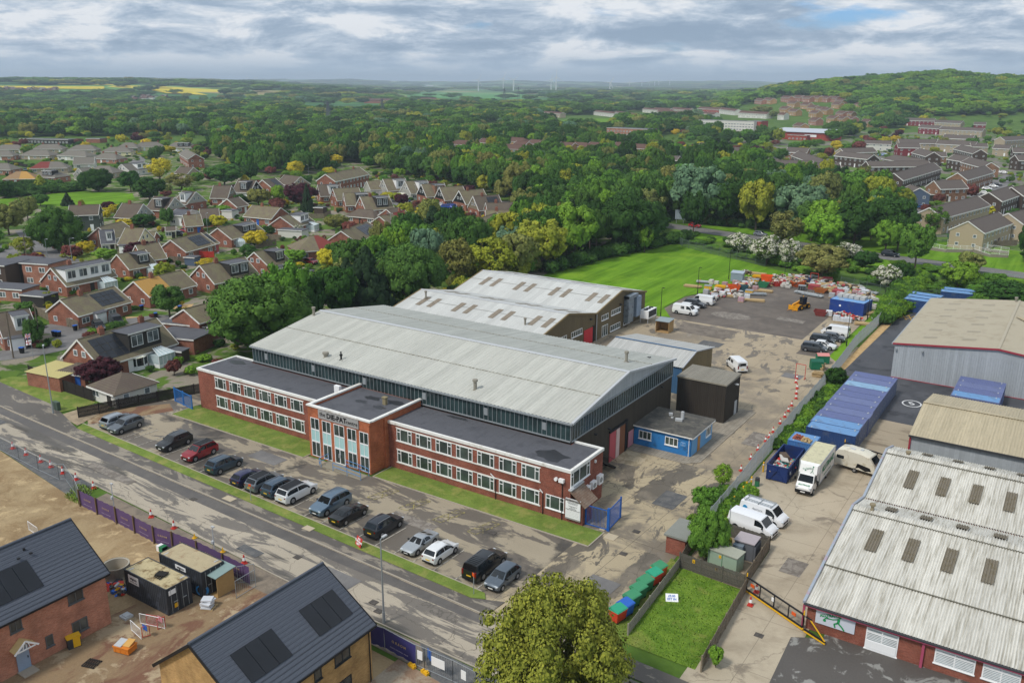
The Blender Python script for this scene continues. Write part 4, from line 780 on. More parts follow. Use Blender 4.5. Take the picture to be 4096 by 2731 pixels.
def corrugated_units():
 m_al=sheet('white_asbestos_roof','#e2dfd5',.92,.88,'#8f8873',0,.04,1,.7,lo=.46,hi=.66,rib=.23);m_al2=sheet('tan_asbestos_roof','#b7ab90',1.1,.9,'#938a72',0,.06,1,.6)
 m_cl=sheet('grey_clad_wall','#a7adb2',.55,.8,'#8d9398',axis=0,down=2);m_cly=sheet('grey_clad_wall_side','#a7adb2',.55,.8,'#8d9398',axis=1,down=2);m_pinkt=pm('pink_trim','#a84c66',.5,.06,2);m_redt=pm('dark_red_trim','#9a3340',.5)
 m_skl=pm('fluted_skylight','#7d7566',.7,.12,2,dirt='#6a5f45',dscale=2,dlo=.5,dhi=.7)
 X0,X1=-14.9,26.
 def slope(r,ya,za,yb,zb,mt,pitch=.23,amp=.06,x0=X0,x1=X1,seg=5,sk=None):
  mb=MB();d=1
  if ya<yb:mb.corr((x0,ya,za),(x1,ya,za),(x1,yb,zb),(x0,yb,zb),pitch,amp,seg)
  else:mb.corr((x1,ya,za),(x0,ya,za),(x0,yb,zb),(x1,yb,zb),pitch,amp,seg)
  o=obj('roof_slope',mb,mt,r,True,smooth=60)
  for k in range(sk[0]if sk else 0):
   xc=sk[1]+sk[2]*k;a,b=sk[3],sk[4];p=lambda t:(ya+(yb-ya)*t,za+(zb-za)*t+.13)
   m2=MB();(y1,z1),(y2,z2)=p(a),p(b)
   if ya<yb:m2.corr((xc,y1,z1),(xc+sk[5],y1,z1),(xc+sk[5],y2,z2),(xc,y2,z2),pitch,amp,5)
   else:m2.corr((xc+sk[5],y1,z1),(xc,y1,z1),(xc,y2,z2),(xc+sk[5],y2,z2),pitch,amp,5)
   obj('skylight',m2,m_skl,o,True)
  return o
  # two-bay removal depot, nearest
 r=root('depot_building',(0,80,0),0,'white corrugated roofed depot with brick front and pink trim beside the yard gate','depot')
 pf=[(68.2,0),(104.4,0),(104.4,3.8),(100.1,5.),(89.5,3.4),(84.3,4.65),(68.2,2.45)]
 mb=MB();n=len(pf);mb.add([(X0+.25,y,max(0,z-.12))for y,z in pf]+[(X1-.2,y,max(0,z-.12))for y,z in pf],[tuple(range(n))[::-1],tuple(range(n,2*n))]+[(i,(i+1)%n,(i+1)%n+n,i+n)for i in range(n)]);obj('wall',mb,m_brk,r,True)
 slope(r,67.9,2.62,73.9,3.36,m_al);slope(r,73.7,3.42,84.,4.68,m_al,sk=(9,-12.3,3.2,.36,.72,1.0));slope(r,89.4,3.44,84.6,4.68,m_al,sk=(9,-12.2,3.2,.38,.78,1.1))
 slope(r,89.6,3.44,99.8,5.0,m_al,sk=(9,-11.8,3.12,.34,.7,1.0));slope(r,104.6,3.85,100.4,5.0,m_al,sk=(9,-11.4,3.15,.3,.75,1.1))
 for yc,zc,w in((84.3,4.7,.75),(100.1,5.02,.8)):
  mb=MB();k=int((X1-X0)/.23*5);vs=[];A=[(-w,-.02),(-w*.5,.05),(0,.09),(w*.5,.03),(w,-.1)]
  for dy,dz in A:
   for i in range(k+1):vs.append((X0+(X1-X0)*i/k,yc+dy,zc+dz+.03+.055*math.cos(2*math.pi*i/5)))
  mb.add(vs,[(j*(k+1)+i,j*(k+1)+i+1,(j+1)*(k+1)+i+1,(j+1)*(k+1)+i)for j in range(4)for i in range(k)]);obj('ridge_capping',mb,m_al,r,True,smooth=60)
 for y,z in((73.7,3.45),(83.5,4.66),(99.2,4.95)):mb=MB();mb.box(X0,y-.035,z-.03,X1,y+.035,z+.045);obj('sheet_lap',mb,pm('lap_dirt','#6d6a5e',.9),r,True)
 mb=MB();fl=[(67.9,2.72),(73.8,3.5),(84.3,4.85),(89.5,3.55),(100.1,5.15),(104.5,3.95)]
 for p,q in zip(fl,fl[1:]):mb.bar((X0-.03,p[0],p[1]-.08),(X0-.03,q[0],q[1]-.08),.22,.26)
 obj('verge_flashing',mb,pm('verge_zinc','#9aa3ae',.5,.12,1,dirt='#a98c98',dscale=.8),r,True)
 mb=MB();mb.box(X0,67.75,2.38,X1,67.95,2.56);mb.box(X0-.08,67.9,0,X0+.1,68.1,2.4)
 for x in(-5.55,2,9.4):mb.box(x,67.95,0,x+.2,68.15,2.4)
 obj('pink_trim',mb,m_pinkt,r,True)
 mb=MB();mb.box(X0,67.7,2.5,X1,67.98,2.6);obj('gutter',mb,m_dgrey,r,True)
 mb=MB();mb.box(-13.9,68.1,.95,-10.7,68.18,2.3);bd=obj('sign_board',mb,pm('board_white','#c9ced8',.5,.04,1),r,True)
 mg=pm('logo_green','#1f9153',.5);mb=MB()
 mb.tube((-11.95,68.09,2.1),(-11.95,68.07,2.1),.12,n=14)
 def fig(pts,w=.09):
  for p,q in zip(pts,pts[1:]):mb.bar((p[0],68.07,p[1]),(q[0],68.07,q[1]),.02,w)
 fig([(-12.0,1.95),(-12.05,1.5)],.2);fig([(-12.05,1.55),(-12.35,1.35),(-12.25,1.05)],.12);fig([(-12.,1.5),(-11.75,1.3),(-11.5,1.0)],.12);fig([(-12.05,1.9),(-12.5,1.72),(-12.95,1.7)],.08);fig([(-13.1,1.62),(-12.7,1.72)],.06);fig([(-13.25,1.45),(-12.9,1.9)],.05)
 mb.tube((-13.15,68.09,1.42),(-13.15,68.07,1.42),.13,n=12);obj('logo',mb,mg,bd,True)
 text('ALLTRANZ',.34,(-12.75,68.06,2.0),RX@Matrix.Rotation(.3,3,'Z'),mg,bd,bold=.012)
 bl=pm('blind_white','#d9dddf',.5,.04,3)
 def blinds(x0,x1,z0,z1,door=False):
  o=window(r,((x0+x1)/2,68.2,(z0+z1)/2),x1-x0,z1-z0,0,(.5,),.1,[(0,.5,.8),(.5,1,.8)],m_g=glass('pale_glass','#a6b4b6',.1),sill=True)
  m2=MB();[m2.box(x0+.1,68.1,z,x1-.1,68.13,z+.05)for z in np.arange(z0+.1,z1-.3,.14)];obj('grille',m2,m_upvc,o,True)
  if door:m2=MB();m2.box(x0+.1,68.08,z0+.05,x1-.1,68.16,z0+.8);obj('lower_panel',m2,m_upvc,o,True)
 blinds(-9.8,-7.3,.1,2.05,True);blinds(-4.6,-1.7,.8,2.1);blinds(-1.2,1.4,.8,2.1);blinds(4,7.4,.8,2.1)
 for x,y,lb in((-13.1,84.2,'small round cowl on the nearer ridge of the white corrugated depot'),(-12.6,99.9,'small round cowl on the farther ridge of the white corrugated depot')):
  b=MB();b.tube((x,y,4.6),(x,y,5.3),.16,n=10);b.tube((x,y,5.3),(x,y,5.5),.28,n=10);obj('roof_cowl',b,pm('tan_cowl','#8d8168',.8),label=lb,cat='roof cowl',group='roof cowls',smooth=40)
  # tan roofed unit
 r=root('metal_unit',(0,116,0),0,'grey clad unit with a tan ribbed roof and red corner trim behind the white depot','warehouse')
 pf=[(108.9,0),(126.2,0),(126.2,4.1),(117.5,5.5),(108.9,4.1)];n=5
 mb=MB();mb.add([(-13.7,y,z)for y,z in pf]+[(X1,y,z)for y,z in pf],[tuple(range(n))[::-1],tuple(range(n,2*n))]+[(i,(i+1)%n,(i+1)%n+n,i+n)for i in range(n)]);obj('wall',mb,m_cl,r,True)
 slope(r,108.6,4.15,117.5,5.62,m_al2,.33,.04,-13.9,X1);slope(r,126.4,4.15,117.5,5.62,m_al2,.33,.04,-13.9,X1)
 mb=MB();mb.bar((-13.9,117.5,5.7),(X1,117.5,5.7),.5,.05);obj('ridge_capping',mb,m_al2,r,True)
 mb=MB();mb.box(-13.95,108.5,3.95,X1,108.68,4.15);mb.bar((-.5,108.75,0),(-.5,108.75,4),.12);mb.bar((9.5,108.75,0),(9.5,108.75,4),.12);obj('gutter',mb,m_dgrey,r,True)
 mb=MB();mb.box(-13.85,108.7,0,-13.65,108.95,4.05);obj('corner_trim',mb,m_redt,r,True)
 # big far warehouse
 r=root('big_warehouse',(-5,162,0),0,'large grey clad warehouse with a beige low-pitched roof and dark red eaves','warehouse')
 X0b,X1b,Y0b,Y1b,XR=-22.3,6.3,143.8,180,-8.
 pfx=[(X0b,0),(X1b,0),(X1b,5.6),(XR,7.1),(X0b,5.6)];mb=MB()
 mb.add([(x,Y0b,z)for x,z in pfx]+[(x,Y1b,z)for x,z in pfx],[(0,1,2,3,4),(5,6,7,8,9)[::-1]]+[((i+1)%5,i,i+5,(i+1)%5+5)for i in range(5)]);obj('wall',mb,m_cl,r,True)
 mb=MB();mb.corr((X0b,Y0b-.03,0),(X1b,Y0b-.03,0),(X1b,Y0b-.03,5.6),(X0b,Y0b-.03,5.6),.33,.02,4,trap=True);obj('front_cladding',mb,m_cl,r,True)
 m_bg=pm('beige_roof','#a59d8a',.8,.07,1,dirt='#978e7b',dscale=.4)
 for xa,xb in((X0b-.3,XR),(X1b+.3,XR)):
  mb=MB();za=5.68
  if xa<xb:mb.corr((xa,Y1b+.1,za),(xa,Y0b-.2,za),(XR,Y0b-.2,7.2),(XR,Y1b+.1,7.2),.33,.02,4)
  else:mb.corr((xa,Y0b-.2,za),(xa,Y1b+.1,za),(XR,Y1b+.1,7.2),(XR,Y0b-.2,7.2),.33,.02,4)
  ro=obj('roof_slope',mb,m_bg,r,True)
  for i in range(2):
   for j in range(6):
    t0=.25+.38*i;x=xa+(XR-xa)*t0;z=za+1.52*t0+.04;y=148+j*5.3;w=1.9 if xa<xb else-1.9;dz=1.52*abs(w)/abs(XR-xa)
    m2=MB();m2.slab([(x,y,z),(x+w,y,z+dz),(x+w,y+1.1,z+dz),(x,y+1.1,z)],.02);obj('skylight',m2,pm('rooflight_beige','#99917f',.7,.05),ro,True)
 mb=MB();mb.bar((XR,Y0b-.2,7.27),(XR,Y1b,7.27),.4,.05);obj('ridge_capping',mb,pm('ridge_beige','#aaa28f',.8),r,True)
 mb=MB();e=.1
 for(xa,za),(xb,zb)in(((X0b-.3,5.6),(XR,7.12)),((XR,7.12),(X1b+.3,5.6))):mb.bar((xa,Y0b-.24,za),(xb,Y0b-.24,zb),.12,.26)
 mb.box(X0b,Y0b-.12,0,X1b,Y0b-.04,.12);obj('red_trim',mb,m_redt,r,True)
 mb=MB();mb.box(X0b-.5,Y0b-.2,5.48,X0b-.28,Y1b,5.66);obj('gutter',mb,m_alu,r,True)
 mb=MB();mb.cbox((-18.2,Y0b-.3,5),(.25,.5,.2));mb.cbox((-22,Y0b-.2,4.7),(.25,.3,.3));obj('floodlight',mb,m_alu,r,True)
 vent_pipe(-8.5,179,7,.7,.2,'pale flue at the back of the beige warehouse ridge')
 # lower cross wing with ribbed roof on the right
 mb=MB();mb.corr((6.6,148.5,5.9),(6.6,166,5.9),(-7.5,166,7.35),(-7.5,165.9,7.35),.4,.05,4);obj('ribbed_patch',mb,m_al2,r,True)
corrugated_units()
def new_houses():
 m_sl=tiles('slate_tiles','#4f545e','#5c616b',None,.36,.0,.33);m_pv=glass('solar_black','#14161b',.25,.5,.2)
 m_bp=brick('brick_pink','#b5765c','#9d6049','#b59a88');m_bt=brick('brick_buff','#b8935f','#a07a4d','#a9906d')
 def house(r,x0,x1,y0,y1,xr,ze,zr,mt,clip=False):
  mb=MB();pf=[(x0,0),(x1,0),(x1,ze),(xr,zr),(x0,ze)]
  mb.add([(x,y0,z)for x,z in pf]+[(x,y1,z)for x,z in pf],[(0,1,2,3,4),(5,6,7,8,9)[::-1]]+[((i+1)%5,i,i+5,(i+1)%5+5)for i in range(5)]);obj('wall',mb,mt,r,True)
  for xa in(x0-.4,x1+.4):
   k=(zr-ze)/abs(xr-(x0 if xa<xr else x1));zz=ze-.4*k+.05;mb=MB();mb.slab([(xa,y0-.25,zz),(xa,y1+.25,zz),(xr,y1+.25,zr+.1),(xr,y0-.25,zr+.1)],.12)
   n=int(math.hypot(abs(xr-xa),zr-zz)/.34)
   for i in range(1,n):
    t=i/n;x=xa+(xr-xa)*t;z=zz+(zr+.1-zz)*t;mb.bar((x,y0-.25,z+.008),(x,y1+.25,z+.008),.05,.03)
   obj('roof_slope',mb,m_sl,r,True)
   mb=MB();mb.bar((xa,y0-.25,zz-.1),(xa,y1+.25,zz-.1),.12,.14);obj('gutter',mb,m_black,r,True)
  mb=MB();mb.tube((xr,y0-.27,zr+.12),(xr,y1+.27,zr+.12),.14,n=8);obj('ridge_tiles',mb,m_sl,r,True)
  for yy in(y0-.27,y1+.27):
   mb=MB()
   for xa in(x0-.4,x1+.4):k=(zr-ze)/abs(xr-(x0 if xa<xr else x1));mb.bar((xa,yy,ze-.4*k),(xr,yy,zr+.02),.06,.24)
   obj('bargeboard',mb,m_black,r,True)
 def pv(r,xa,xb,za,zb,y0,y1,n):
  """black panels laid on the slope between (xa,za) low and (xb,zb) high"""
  for k in range(n):
   a,b=y0+(y1-y0)*k/n+.02,y0+(y1-y0)*(k+1)/n-.02;mb=MB();mb.slab([(xa,a,za),(xa,b,za),(xb,b,zb),(xb,a,zb)],.05);obj('solar_panel',mb,m_pv,r,True)
 r=root('new_house',(-69.3,28,0),0,'new pink brick house with slate roof and timber door canopy at the left edge','house');P=math.pi/2
 house(r,-73.9,-64.8,15,35.3,-69.4,5.15,8.4,m_bp);f=lambda x:8.5-(x+69.4)*(8.5-5.15)/4.6+.12
 pv(r,-65.6,-67.8,f(-65.6),f(-67.8),26.9,30.7,3)
 for y,z,w,h in((32.6,4.15,1.3,1.05),(27.7,4.15,.95,1.05),(24.6,4.15,1.3,1.05),(32.6,1.35,1.35,1.1),(30,1.4,.62,1.0),(24.3,1.35,1.5,1.2)):
  window(r,(-64.8,y,z),w,h,P,(.5,)if w>.7 else(),.07,None,pm('anthracite_frame','#5d5f60',.5),glass('new_glass','#4b4e4c'),sill=True)
 mb=MB();mb.box(-64.78,27.3,.1,-64.7,28.3,2.15);d=obj('front_door',mb,pm('door_grey_blue','#8c9db3',.5),r,True);mb=MB();mb.box(-64.7,28.12,1.,-64.66,28.18,1.2);obj('handle',mb,m_black,d,True)
 tm=pm('raw_timber','#c9b07a',.8,.12,3);mb=MB();mb.slab([(-64.8,26.9,2.25),(-63.9,26.9,2.25),(-63.9,27.8,2.95),(-64.8,27.8,2.95)],.08);mb.slab([(-64.8,27.8,2.95),(-63.9,27.8,2.95),(-63.9,28.7,2.25),(-64.8,28.7,2.25)],.08);cn=obj('door_canopy',mb,tm,r,True)
 mb=MB();mb.bar((-63.88,26.85,2.2),(-63.88,27.8,2.97),.06,.14);mb.bar((-63.88,27.8,2.97),(-63.88,28.75,2.2),.06,.14);mb.bar((-63.88,27.1,2.3),(-63.88,28.5,2.3),.06,.1);[mb.bar((-63.88,27.8+q,2.3),(-63.88,27.8+q*.6,2.75),.05)for q in(-.3,0,.3)];obj('canopy_truss',mb,m_upvc,cn,True)
 mb=MB();mb.box(-64.8,27.2,0,-63.7,28.4,.12);obj('door_step',mb,m_kerb,r,True)
 mb=MB();mb.tube((-68.6,31,7.9),(-68.6,31,8.1),.1);mb.cbox((-68,30.2,7.75),(.2,.2,.1));mb.cbox((-68,31.2,7.75),(.2,.2,.1));obj('roof_vent',mb,m_black,r,True)
 r=root('new_house',(-79,27,0),0,'low slate roof of a house behind the pink brick one','house')
 house(r,-84,-75.2,24,31.5,-79.5,4.6,7.6,m_bp)
 r=root('new_house',(-45.8,36,0),0,'new buff brick house with slate roof carrying two sets of black solar panels','house')
 house(r,-50.3,-41.05,30.4,42.4,-46.1,5.15,8.35,m_bt);f=lambda x:8.45-(x+46.1)*(8.45-5.15)/5.05+.12
 pv(r,-42.1,-44.2,f(-42.1),f(-44.2),38.2,41.7,3);pv(r,-42.1,-44.2,f(-42.1),f(-44.2),31.9,35.6,3)
 for y,z,w,h in((39.3,4.1,1.6,1.1),(36.8,4.1,.7,1.1),(32.6,4.1,1.3,1.1),(39.3,1.4,1.6,1.15),(35.8,1.4,1.3,1.15)):
  window(r,(-41.05,y,z),w,h,P,(.5,)if w>.8 else(),.07,None,pm('charcoal_frame','#35383b',.5),glass('new_glass','#4b4e4c'),sill=True)
 mb=MB();mb.tube((-40.95,42.1,0),(-40.95,42.1,5.1),.05,n=6);mb.tube((-40.95,30.8,0),(-40.95,30.8,5.1),.05,n=6);obj('downpipe',mb,m_black,r,True)
new_houses()
# ================================================================ VEHICLES
m_tyre=pm('tyre_rubber','#1b1b1c',.85,.1,4);m_rim=pm('alloy_rim','#9b9da0',.35,.05,4,metal=.6);m_rimd=pm('dark_rim','#2b2c2e',.4,.05,4)
m_cg=glass('car_glass','#1c2226',.05,.7,.2);m_lamp=pm('lamp_clear','#c9cfd4',.15,.03,4,spec=.7);m_tail=pm('lamp_red','#7a1414',.2,.05,4);m_trim=pm('car_trim','#17181a',.5,.08,4)
m_ply=pm('plate_yellow','#d9b02c',.5);m_plw=pm('plate_white','#dcdcd8',.5)
def paint(name,col,metal=.25):return pm('paint_'+name,col,.28,.03,3,metal=metal,spec=.5,coat=.6)
STY={'hatch':(4.05,1.74,1.47,.92,.60,(.24,.42,.86,.965),.70,.31,.97),'suv':(4.5,1.88,1.66,1.06,.66,(.25,.40,.88,.97),.74,.36,1.12),'bigsuv':(4.9,1.95,1.74,1.12,.66,(.25,.39,.90,.975),.76,.38,1.15),'sedan':(4.6,1.78,1.43,.93,.64,(.26,.42,.70,.86),.70,.32,.98),'coupe':(4.35,1.74,1.31,.86,.6,(.29,.44,.64,.84),.66,.32,.9),'mpv':(4.3,1.8,1.66,1.02,.56,(.15,.34,.92,.98),.78,.32,1.05),'pickup':(5.3,1.93,1.82,1.15,.64,(.25,.38,.95,.985),.76,.40,1.2),'van':(5.0,1.96,1.95,1.12,.54,(.13,.27,.965,.99),.86,.33,1.15),'smallvan':(4.4,1.82,1.85,1.05,.56,(.14,.30,.95,.985),.84,.32,1.1)}
def build_car(st,full=True):
 L,W,Hh,zb,zh,(uA,uB,uC,uD),rw,wr,zt=STY[st];w=W/2
 us=[0,.015,.06,uA*.6,uA,(uA+uB)/2,uB,(uB+uC)/2,uC,uD,.985 if uD<.98 else uD+.004,1.]
 def prof(u):
  nose=.80+.2*min(1,u/.1)**.5 if u<.1 else 1.;tail=.88+.12*min(1,(1-u)/.06)**.5 if u>.94 else 1.
  k=nose*tail;bl=np.interp(u,[0,.04,uA,uB,1],[zh*zb,zb*.84,zb,zb,zt*.97])if uD>.93 else np.interp(u,[0,.04,uA,uB,uD,1],[zh*zb,zb*.82,zb*.98,zb,zt,zt*.93])
  top=np.interp(u,[uA,uB,(uB+uC)/2,uC,uD],[bl,Hh-.04,Hh,Hh-.05,bl])if uA<u<uD else bl
  top=max(top,bl+.01);f=(top-bl)/(Hh-bl+1e-6);rwid=w*(.93+(rw-.93)*min(1,f*1.1));z0=.2+.08*(u<.03 or u>.97)
  return k,bl,top,rwid,z0
 def ring(u):
  k,bl,top,rwid,z0=prof(u);x=L/2-u*L
  half=[(.6*w*k,z0),(.96*w*k,z0+.05),(w*k,.5*bl+.1),(w*k*.995,bl-.08),(w*k*.95,bl),(rwid*k,top-.015),(rwid*k*.8,top+.01),(0,top+.035)]
  return[(x,-y,z)for y,z in half]+[(x,y,z)for y,z in half[-2::-1]]
 mb=MB();vs=[];n=15
 for u in us:vs+=ring(u)
 fs=[(i*n+j,(i+1)*n+j,(i+1)*n+j+1,i*n+j+1)for i in range(len(us)-1)for j in range(n-1)]+[(i*n+n-1,(i+1)*n+n-1,(i+1)*n,i*n)for i in range(len(us)-1)]
 fs+=[tuple(range(n)),tuple(range((len(us)-1)*n,len(us)*n))[::-1]];fs=[f[::-1]for f in fs];mb.add(vs,fs)
 r=root('car');INV[r.name]=Matrix();body=obj('body',mb,paint('silver','#8f9599'),r,smooth=32)
 body.data.materials[0]=paint('silver','#8f9599');body.material_slots[0].link='OBJECT'
 def P(u,t,s,off=.012):
  k,bl,top,rwid,z0=prof(u);y=(w*k*.95)*(1-t)+rwid*k*t;return Vector((L/2-u*L,s*(y+off),bl*(1-t)+(top-.015)*t))
 def quad(name,pts,mt=m_cg):b=MB();b.add(pts,[tuple(range(len(pts)))]);b.add(pts,[tuple(range(len(pts)))[::-1]]);return obj(name,b,mt,r)
 up=Vector((0,0,.016));lo=lambda u,q=.86:(lambda k:Vector((L/2-u*L,k[3]*k[0]*q,k[2]+.012)))(prof(u))
 e=(uB-uA)*.09;a,b_=lo(uA+e),lo(uB-e,.9);a.x+=.015;b_.x+=.01
 quad('windscreen',[a+up,Vector((a.x,-a.y,a.z))+up,Vector((b_.x,-b_.y,b_.z))+up,b_+up])
 e2=(uD-uC)*.12;c,d=lo(uC+e2,.9),lo(uD-e2,.84);c.x-=.02;d.x-=.03
 if st in('van','smallvan'):z1,z2=Hh*.66,Hh*.88;quad('rear_window',[Vector((-L/2-.01,s*.55*w,z))for s,z in((-1,z1),(1,z1),(1,z2),(-1,z2))])
 else:quad('rear_window',[c+up,Vector((c.x,-c.y,c.z))+up,Vector((d.x,-d.y,d.z))+up,d+up])
 if st in('van','smallvan'):sw=[(uA+.06,uB+.12)]
 elif st=='pickup':sw=[(uA+.03,.44),(.455,.62),(.68,uC-.03)]
 else:m_=(uA+uC)/2+.03;sw=[(uA+.035,m_-.008),(m_+.008,uD-.05 if uD>.93 else uC+.03)]
 for s in(-1,1):
  for(u0,u1)in sw:
   def top_t(u):return .88 if uB<=u<=uC else .8
   us_=np.linspace(u0,u1,4);pts=[P(u,.1,s)for u in us_]+[P(u,top_t(u),s)for u in us_[::-1]]
   quad('side_window',pts)
 wx=(L/2-L*.185,-L/2+L*.20)
 for x in wx:
  for s in(-1,1):
   ab=MB();ab.tube((x,s*(w-.2),wr+.02),(x,s*(w+.006),wr+.02),wr+.055,n=18);obj('arch_gap_disc',ab,m_trim,r)  # black disc on the body side paints the shaded gap round the wheel
   b=MB();b.tube((x,s*(w-.2),wr),(x,s*(w+.02),wr),wr,n=20);wo=obj('wheel',b,m_tyre,r,smooth=40)
   b=MB();b.tube((x,s*(w),wr),(x,s*(w+.03),wr),wr*.66,wr*.6,n=16);k5=5
   obj('rim',b,m_rim,wo,smooth=40)
 if full:
  for s in(-1,1):
   b=MB();b.cbox((L/2-.12,s*w*.68,zb*.7),(.2,w*.36,.13),rz=-s*.35);obj('headlight',b,m_lamp,r)
   b=MB();b.cbox((-L/2+.05,s*w*.76,zt*.82 if st not in('van','smallvan')else 1.0),(.12,w*.2,.16 if st not in('van','smallvan','pickup')else .5));obj('tail_light',b,m_tail,r)
   b=MB();b.cbox((L/2-uA*L-.35,s*(w+.1),zb+.06),(.12,.2,.14));obj('door_mirror',b,m_trim,r)
  b=MB();b.cbox((L/2-.03,0,zb*.52),(.08,w*1.15,.2));b.cbox((L/2-.01,0,.3),(.08,w*1.3,.1));obj('grille',b,m_trim,r)
  b=MB();b.cbox((L/2+.02,0,zb*.42),(.02,.5,.11));obj('number_plate',b,m_plw,r)
  b=MB();b.cbox((-L/2-.015,0,zt*.6),(.03,.5,.11));obj('number_plate',b,m_ply,r)
  b=MB();b.cbox((-L/2+.04,0,.32),(.1,w*1.6,.18));obj('rear_bumper',b,m_trim,r)
  if st in('suv','bigsuv','pickup'):
   for s in(-1,1):b=MB();b.bar((L/2-(uB+.05)*L,s*w*rw*.92,Hh+.04),(L/2-(min(uC,.62 if st=='pickup' else 1)-.04)*L,s*w*rw*.92,Hh+.04),.04);obj('roof_rail',b,m_rim,r)
  if st=='pickup':
   b=MB();[b.cbox((-L/2+.3+k*.28,0,Hh+.02),(.05,W*.62,.03))for k in range(6)];obj('canopy_rib',b,m_trim,r)
 return r
PROTO={}
def car(st,col,loc,hdg,label,group=None,full=True,cat='car',roof=None,name='car',metal=.25,sc=1.):
 key=(st,full)
 if key not in PROTO:PROTO[key]=[build_car(st,full),False]
 pr=PROTO[key]
 if not pr[1]:o=pr[0];pr[1]=True
 else:o=copy_tree(pr[0])
 o.name=name;place(o,(loc[0],loc[1],loc[2]if len(loc)>2 else .06),hdg,label,cat,group,sc)
 for ch in o.children:
  if ch.name.startswith('body'):ch.material_slots[0].link='OBJECT';ch.material_slots[0].material=paint(col.strip('#'),col,metal)
 return o
Pn=math.pi/2
gf='cars parked in the front car park'
for st,col,x,y,h,lb,mt in(('suv','#9ba2a8',-105.6,62.4,Pn+.05,'silver crossover nearest the black timber fence',.4),('suv','#5f666c',-103.2,62.1,-Pn+.05,'dark grey estate style crossover second from the timber fence',.4),('suv','#1b1d20',-93.,62.2,-Pn+.03,'black crossover parked alone left of the red car',.2),('suv','#8c1520',-87.7,62.,-Pn+.03,'dark red crossover with black roof in the front car park',.3),('suv','#2f4555',-82.2,61.3,Pn,'steel blue compact luxury suv right of the red car',.4),('hatch','#28264f',-77.1,60.6,Pn,'purple blue hatchback at the left of the tight row of four',.4),('suv','#777e84',-74.5,60.8,Pn,'grey suv with dark roof second in the tight row of four',.4),('suv','#3b5063',-71.9,60.9,Pn,'blue grey suv third in the tight row of four',.4),('bigsuv','#5f7486',-64.2,61.1,-Pn,'big blue grey suv with silver roof rails beside the black saloon',.4),('bigsuv','#d9dbdc',-69.4,61.,Pn,'white luxury suv with black roof at the right of the row of four',.05),('sedan','#141416',-61,60.6,Pn,'black saloon right of the blue grey suv',.2),('suv','#20242c',-56.1,60.7,Pn,'black suv with silver roof rails near the red notice',.3),('coupe','#a9aeb1',-50.8,60.1,-Pn,'silver coupe facing the road',.5),('hatch','#dfe1e1',-48.,59.9,Pn,'small white hatchback beside the silver coupe',.05),('pickup','#131416',-42.9,60.3,Pn,'black pickup truck with ribbed rear canopy near the big maple',.1),('hatch','#59636d',-40.3,59.5,-Pn,'small grey hatchback half hidden by the big maple',.4)):
 o=car(st,col,(x,y),h,lb,gf,metal=mt)
 if 'black roof' in lb or 'dark roof' in lb:
  L,W,Hh=STY[st][:3];b=MB();uB,uC=STY[st][5][1:3];b.box(L/2-uC*L,-W*.35,Hh+.0,L/2-uB*L,W*.35,Hh+.045);q=obj('roof_panel',b,m_trim,o)
gy='vehicles parked round the back yard'
for st,col,x,y,h,lb,c_ in(('van','#e9eaeb',-24.1,82.2,-.12,'plain white van beside the fenced electricity enclosure','van'),('van','#e4e5e4',-65.2,162.2,.0,'white van with dark square logo at the near end of the yard row','van'),('hatch','#e2e3e3',-65.8,165.6,.0,'white car behind the logo van in the left yard row','car'),('suv','#1f242b',-65.8,168.8,.0,'black suv between white vans on the left of the yard','car'),('van','#dfe1e1',-65.4,172.2,math.pi,'white van at the far end of the left yard row','van'),('van','#e4e5e4',-44.2,133.6,2.3,'white van with square logo on its rear doors driving across the yard','van'),('mpv','#3d4146',-36.3,150.8,.05,'dark grey people carrier first in the right yard row','car'),('sedan','#dddedf',-35.6,153.6,.05,'white saloon second in the right yard row','car'),('mpv','#16171a',-36.4,156.6,.05,'black people carrier third in the right yard row','car'),('hatch','#4a4f57',-35.2,159.6,.05,'grey hatchback tucked behind the black people carrier','car'),('van','#e2e3e3',-35.8,163.3,math.pi,'long white van at the far end of the right yard row','van'),('van','#e8e9ea',-23.9,85.2,-.12,'white cleaning firm van with blue round logo and roof ladders','van')):
 o=car(st,col,(x,y),h,lb,gy if x<-30 else 'white vans in the removal yard',cat=c_,name='van' if c_=='van' else 'car',metal=.05)
 W=STY['van'][1]
 if 'square logo' in lb:
  b=MB()
  b.box(-.6,-W/2-.02,1.25,.1,-W/2-.008,1.75);b.box(-.6,W/2+.008,1.25,.1,W/2+.02,1.75);b.box(-2.54,.15,1.25,-2.52,.75,1.7);lg=obj('logo',b,m_trim,o)
  text('G',.4,(-.38,-W/2-.025,1.5),RX,m_upvc,None).parent=lg;text('G',.38,(-2.55,.58,1.48),Matrix.Rotation(-math.pi/2,3,'Z')@RX,m_upvc,None).parent=lg
 if 'cleaning' in lb:
  t_=text('Aperture\nCleaning Services',.3,(-.35,-W/2-.03,1.35),RX,pm('lettering_grey','#5b6570',.5),None);t_.parent=o
  b=MB();b.tube((-1.75,-W/2-.0,1.35),(-1.75,-W/2-.03,1.35),.25,n=18);obj('logo',b,pm('logo_blue','#2f8fc4',.4),o)
  b=MB();[b.bar((-2.1,y_,2.12),(1.1,y_,2.12),.05)for y_ in(-.7,-.4,.3,.6)];[b.bar((-2.1+k*.3,-.7,2.13),(-2.1+k*.3,-.4,2.13),.03)for k in range(11)];[b.bar((-2.1+k*.3,.3,2.13),(-2.1+k*.3,.6,2.13),.03)for k in range(11)];[b.bar((x_,-.8,2.04),(x_,.8,2.04),.06)for x_ in(-1.9,-.4,1.)];obj('roof_ladder',b,m_alu,o)
